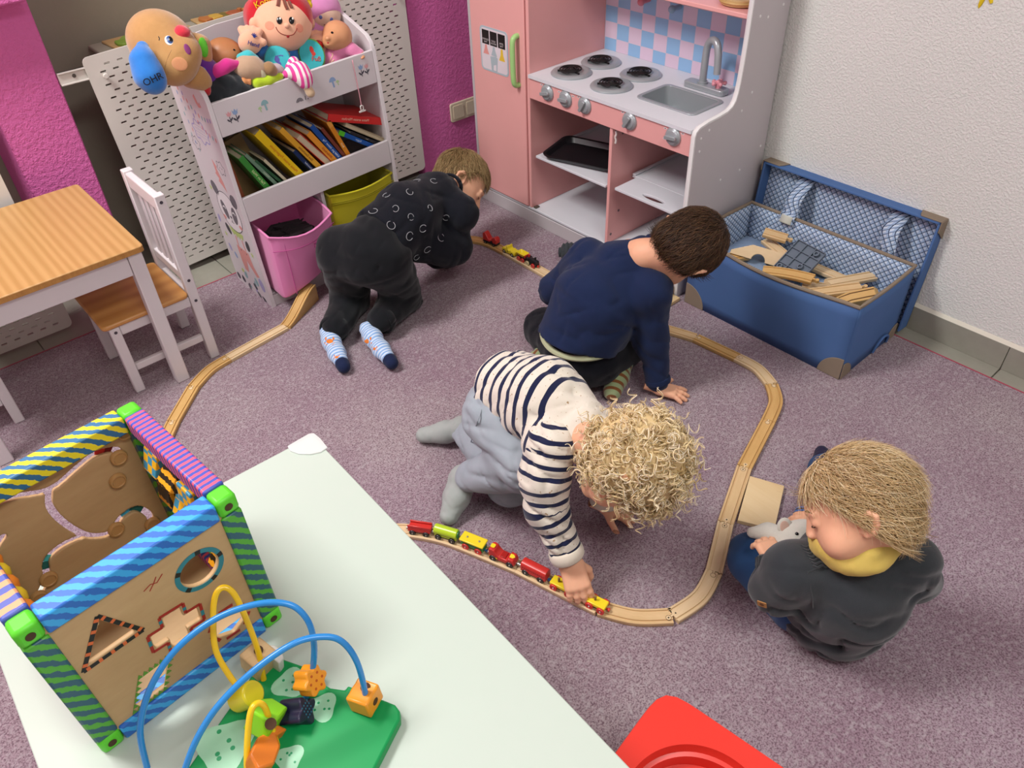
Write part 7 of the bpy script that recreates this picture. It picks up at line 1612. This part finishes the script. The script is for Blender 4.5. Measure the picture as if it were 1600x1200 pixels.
for s_, e_, w_, nm in ((sR, eR, wR, 1), (sL, eL, wL, 0)):
    wq = w_ + (e_ - w_) * .10; ch = [s_ + (nk - s_) * .12, s_ * .5 + e_ * .5 + V((-.004, 0, 0)), e_, wq]; garment('sleeve', [(ch, [.058, .053, .046, .035])], B3, M_sl, wr=(.003, 70, tuple(e_ - s_), 31 + nm), fold=(.009, 120, tuple(e_ - s_), 40 + nm), attr={'u': along_u(ch)}, h=.0044, extra=lambda s: s.half(wq, w_ - e_))
    ribband('cuff', wq + (e_ - w_).normalized() * .012, e_ - w_, .0335, .014, M_pl, B3)
for q in (.52, .68): ribband('collar', nk + (HB - nk) * q, HB - nk, .0500, .012, M_pl, B3)
HM3 = hair_mat('hair_blond', '#b89a64', '#e6cf9e', '#fbf2dc')
def keep3(X, Y, Z): return [np.maximum((.018 - Z) * .8 - (.045 - Y).clip(0) * 1.1, (Y - .088))]
cP, cF = cap_sdf(1.0, Mh, keep3, .017); hair = mesh_np('hair', cP, cF, HM3, B3, {'tone': lambda p: np.full(len(p), .3)})
curls('curls', hair, HM3, cP, cF, 2700, Mh, 1.0, 6, None, .0100, .036)['kind'] = 'stuff'
# ---------------------------------------------------------------- toddler sitting at the right
B4 = thing('person', 'toddler in a dark grey jumper sitting on the carpet with a plush mouse', 'person', (1.05, .30, 0))
pv = at(1304, 918, .10); nk = at(1334, 866, .295); sL, sR = at(1240, 893, .25), at(1418, 882, .257); eL, wL = at(1212, 922, .180), at(1212, 878, .205); eR, wR = at(1425, 905, .16), V((1.22, .42, .13))
HB = at(1338, 796, .395); Mh = hframe(HB, IR * -.90 + ID * .26 + IF * .34, IR * .10 - ID * .92 - IF * .12); sc = 1.0
hp = head_sdf(sc, nk, Mh, 1.12); hP = (xf(hp[0], Mh), hp[1])
hd = hand_sdf(hmat(wL, at(1190, 838, .205) - wL, V((-.15, -.3, .9))), .90, (.42, .5, .55, .6), .22, (.5, .3), -1)
hd2 = hand_sdf(hmat(wR, V((-.4, .7, 0)), (0, 0, 1)), .85, .4, .14, (.3, .2), 1, .0024)
kL, aL = at(1180, 874, .106), at(1238, 842, .05); kR, aR = V((1.27, .40, .11)), at(1290, 735, .045)
co_ = core_sdf([([pv, (pv + nk) / 2, nk], [.075, .07, .036]), ([pv + V((-.04, .05, -.01)), kL, aL], [.045, .030, .013]), ([pv + V((.06, .0, -.01)), kR, aR], [.045, .030, .013]), ([sR, eR, wR], [.026, .02, .016]), ([sL, eL, wL], [.026, .02, .016])])
P, F = join([hP, hd, hd2, co_]); mesh_np('body', P, F, [SK], B4); eyes(B4, Mh, sc)
M_bj = cloth('jeans_blue', '#2f4f7c', '#264268', 900, .45, 20, .1); M_gj = cloth('jumper_grey', '#35393d', '#2c3034', 520, .5, 26, .3)
garment('jeans', [([pv + V((0, .02, -.01)), pv], [.10, .105]), ([pv + V((-.05, .05, -.02)), kL, aL + (kL - aL) * .1], [.080, .054, .042]), ([pv + V((.05, -.01, -.02)), kR, aR], [.082, .062, .044])], B4, M_bj, wr=(.005, 80, (.3, .8, .2), 14))
M_s4 = stripe_mat('sock_blue_rings', '#3a6ab0', '#15182c', .0125, .5); M_s5 = cloth('sock_dark', '#231f3a')
fl_ = at(1255, 802, .05); foot('sock', at(1248, 835, .05), fl_, B4, M_s4, .027, {'u': along_u([at(1248, 835, .05), fl_])}); foot('sock', aR, at(1284, 708, .04), B4, M_s5, .027)
def torso4(s): s.ell(nk + (HB - nk) * .34, (.048, .048, .040), k=.01, op='cut')
garment('jumper', [([pv + V((-.01, -.015, -.01)), pv * .5 + nk * .5 + V((-.012, -.018, .0)), nk + V((0, 0, -.045))], [.124, .116, .072]), ([sL, sR], [.056, .056])], B4, M_gj, wr=(.004, 50, (.2, .3, 1), 17), fold=(.011, 75, (.1, .2, 1), 9), extra=torso4, then=[([sL, eL, wL + (eL - wL) * .18], [.056, .047, .034]), ([sR, eR, wR], [.058, .050, .036])])
bj = [o for o in B4.children if o.name.startswith('jumper')][0]; Bj = bvh(bj)
ribband('cuff', wL + (eL - wL) * .16, eL - wL, .033, .017, M_gj, B4, 26)
for k in range(26):
    a = 2 * PI * k / 26; Fc = frame(eL - wL, None, wL + (eL - wL) * .16); MB().tube([Fc @ V(((.0375) * math.cos(a), .0375 * math.sin(a), z)) for z in (-.014, 0, .014)], .0022, 5).build('cuff_rib', M_gj, B4)
for i in range(7):
    line_on('knit_ridge', Bj, [(1252 + 3 * i + 7 * j, 853 + 5.2 * i + (2.5 if j % 2 else -.5)) for j in range(7)], .0022, M_gj, bj)
line_on('shoulder_seam', Bj, [(1262, 894), (1285, 884), (1308, 877)], .0016, M_gj, bj); line_on('armhole_seam', Bj, [(1252, 866), (1262, 895), (1268, 925), (1270, 950)], .0014, M_gj, bj)
h_ = hit(Bj, 1191, 943) or hit(Bj, 1200, 943)
if h_:
    p, n = h_; x = UPV.cross(n).normalized(); Fl = frame(n, x, p + n * .001) @ rotm(0, 0, -.25); lp = MB(Fl).prism(rrect(-.009, -.008, .009, .008, .0015, 2), 0, .0016).build('leather_label', mat('leather', '#b5834a', .6), B4)
    MB(Fl).prism(ell(0, 0, .0045, .0045, 8), .0016, .0019).build('stamp', mat('leather_dark', '#6a4520', .6), lp)
sca = cloth('scarf_yellow', '#d9c06a', '#ccb258', 500, .35); SF = frame(HB - nk, None, nk + (HB - nk) * .30)
sc_ = garment('scarf', [([SF @ V((.055 * math.cos(a), .052 * math.sin(a), .004 * math.sin(3 * a))) for a in [2 * PI * k / 16 for k in range(17)]], .021), ([SF @ V((.052 * math.cos(a), .05 * math.sin(a), .019)) for a in [2 * PI * k / 16 for k in range(17)]], .014)], B4, sca, h=.0040, wr=(.004, 150, tuple(HB - nk), 8), floor=None)
HM4 = hair_mat('hair_fair', '#9a7c52', '#cfb07e', '#f0dfba')
def keep4(X, Y, Z): return [np.maximum((.050 - Z) * .85 - (.050 - Y).clip(0) * .95, (Y - .090))]
cP, cF = cap_sdf(sc, Mh, keep4, .008); hair = mesh_np('hair', cP, cF, HM4, B4, {'tone': lambda p: np.full(len(p), .42)})
strands('hair_strands', hair, HM4, cP, cF, 5600, .046, Mh, sc, 13, (.0, .02, .10), .0055, .0010, .12, .6, True, None, (0, -.9, -.25), 5, .6)['kind'] = 'stuff'
# plush mouse in the toddler's hand
PMo = thing('plush_mouse', 'small white plush mouse held in the toddlers hand', 'soft toy', at(1225, 850, 0.178))
wm = plush('plush_white', '#d9d6cc', '#cbc8be'); q = at(1243, 838, 0.203)
s = sdf_around([at(1175, 832, 0.178), q, at(1265, 845, 0.198)], .07, .0034); s.ell(q, (.036, .032, .03)).ell(at(1258, 826, 0.208), (.018, .016, .016), k=.02).chain([at(1222, 840, 0.193), at(1200, 832, 0.180), at(1176, 832, 0.176)], [.024, .018, .012], k=.015).ell(at(1236, 856, 0.193), (.03, .028, .026), k=.015); mb_ = s.build('body', wm, PMo); Bm = bvh(mb_)
ec = at(1226, 822, 0.223); s = sdf_around([ec], .04, .003); n = -IF; s.ell(ec, (.016, .018, .007), frame(n, IR), k=.002); er = s.build('ear', wm, PMo); patch('ear_lining', bvh(er), 1226, 823, .009, .012, plush('plush_earpink', '#dcb9a8'), er, .05)
for px, py in ((1245, 834), (1244, 848)): patch('eye', Bm, px, py, .0035, .0035, mat('eye_black', '#0f0e12'), PMo, .4)
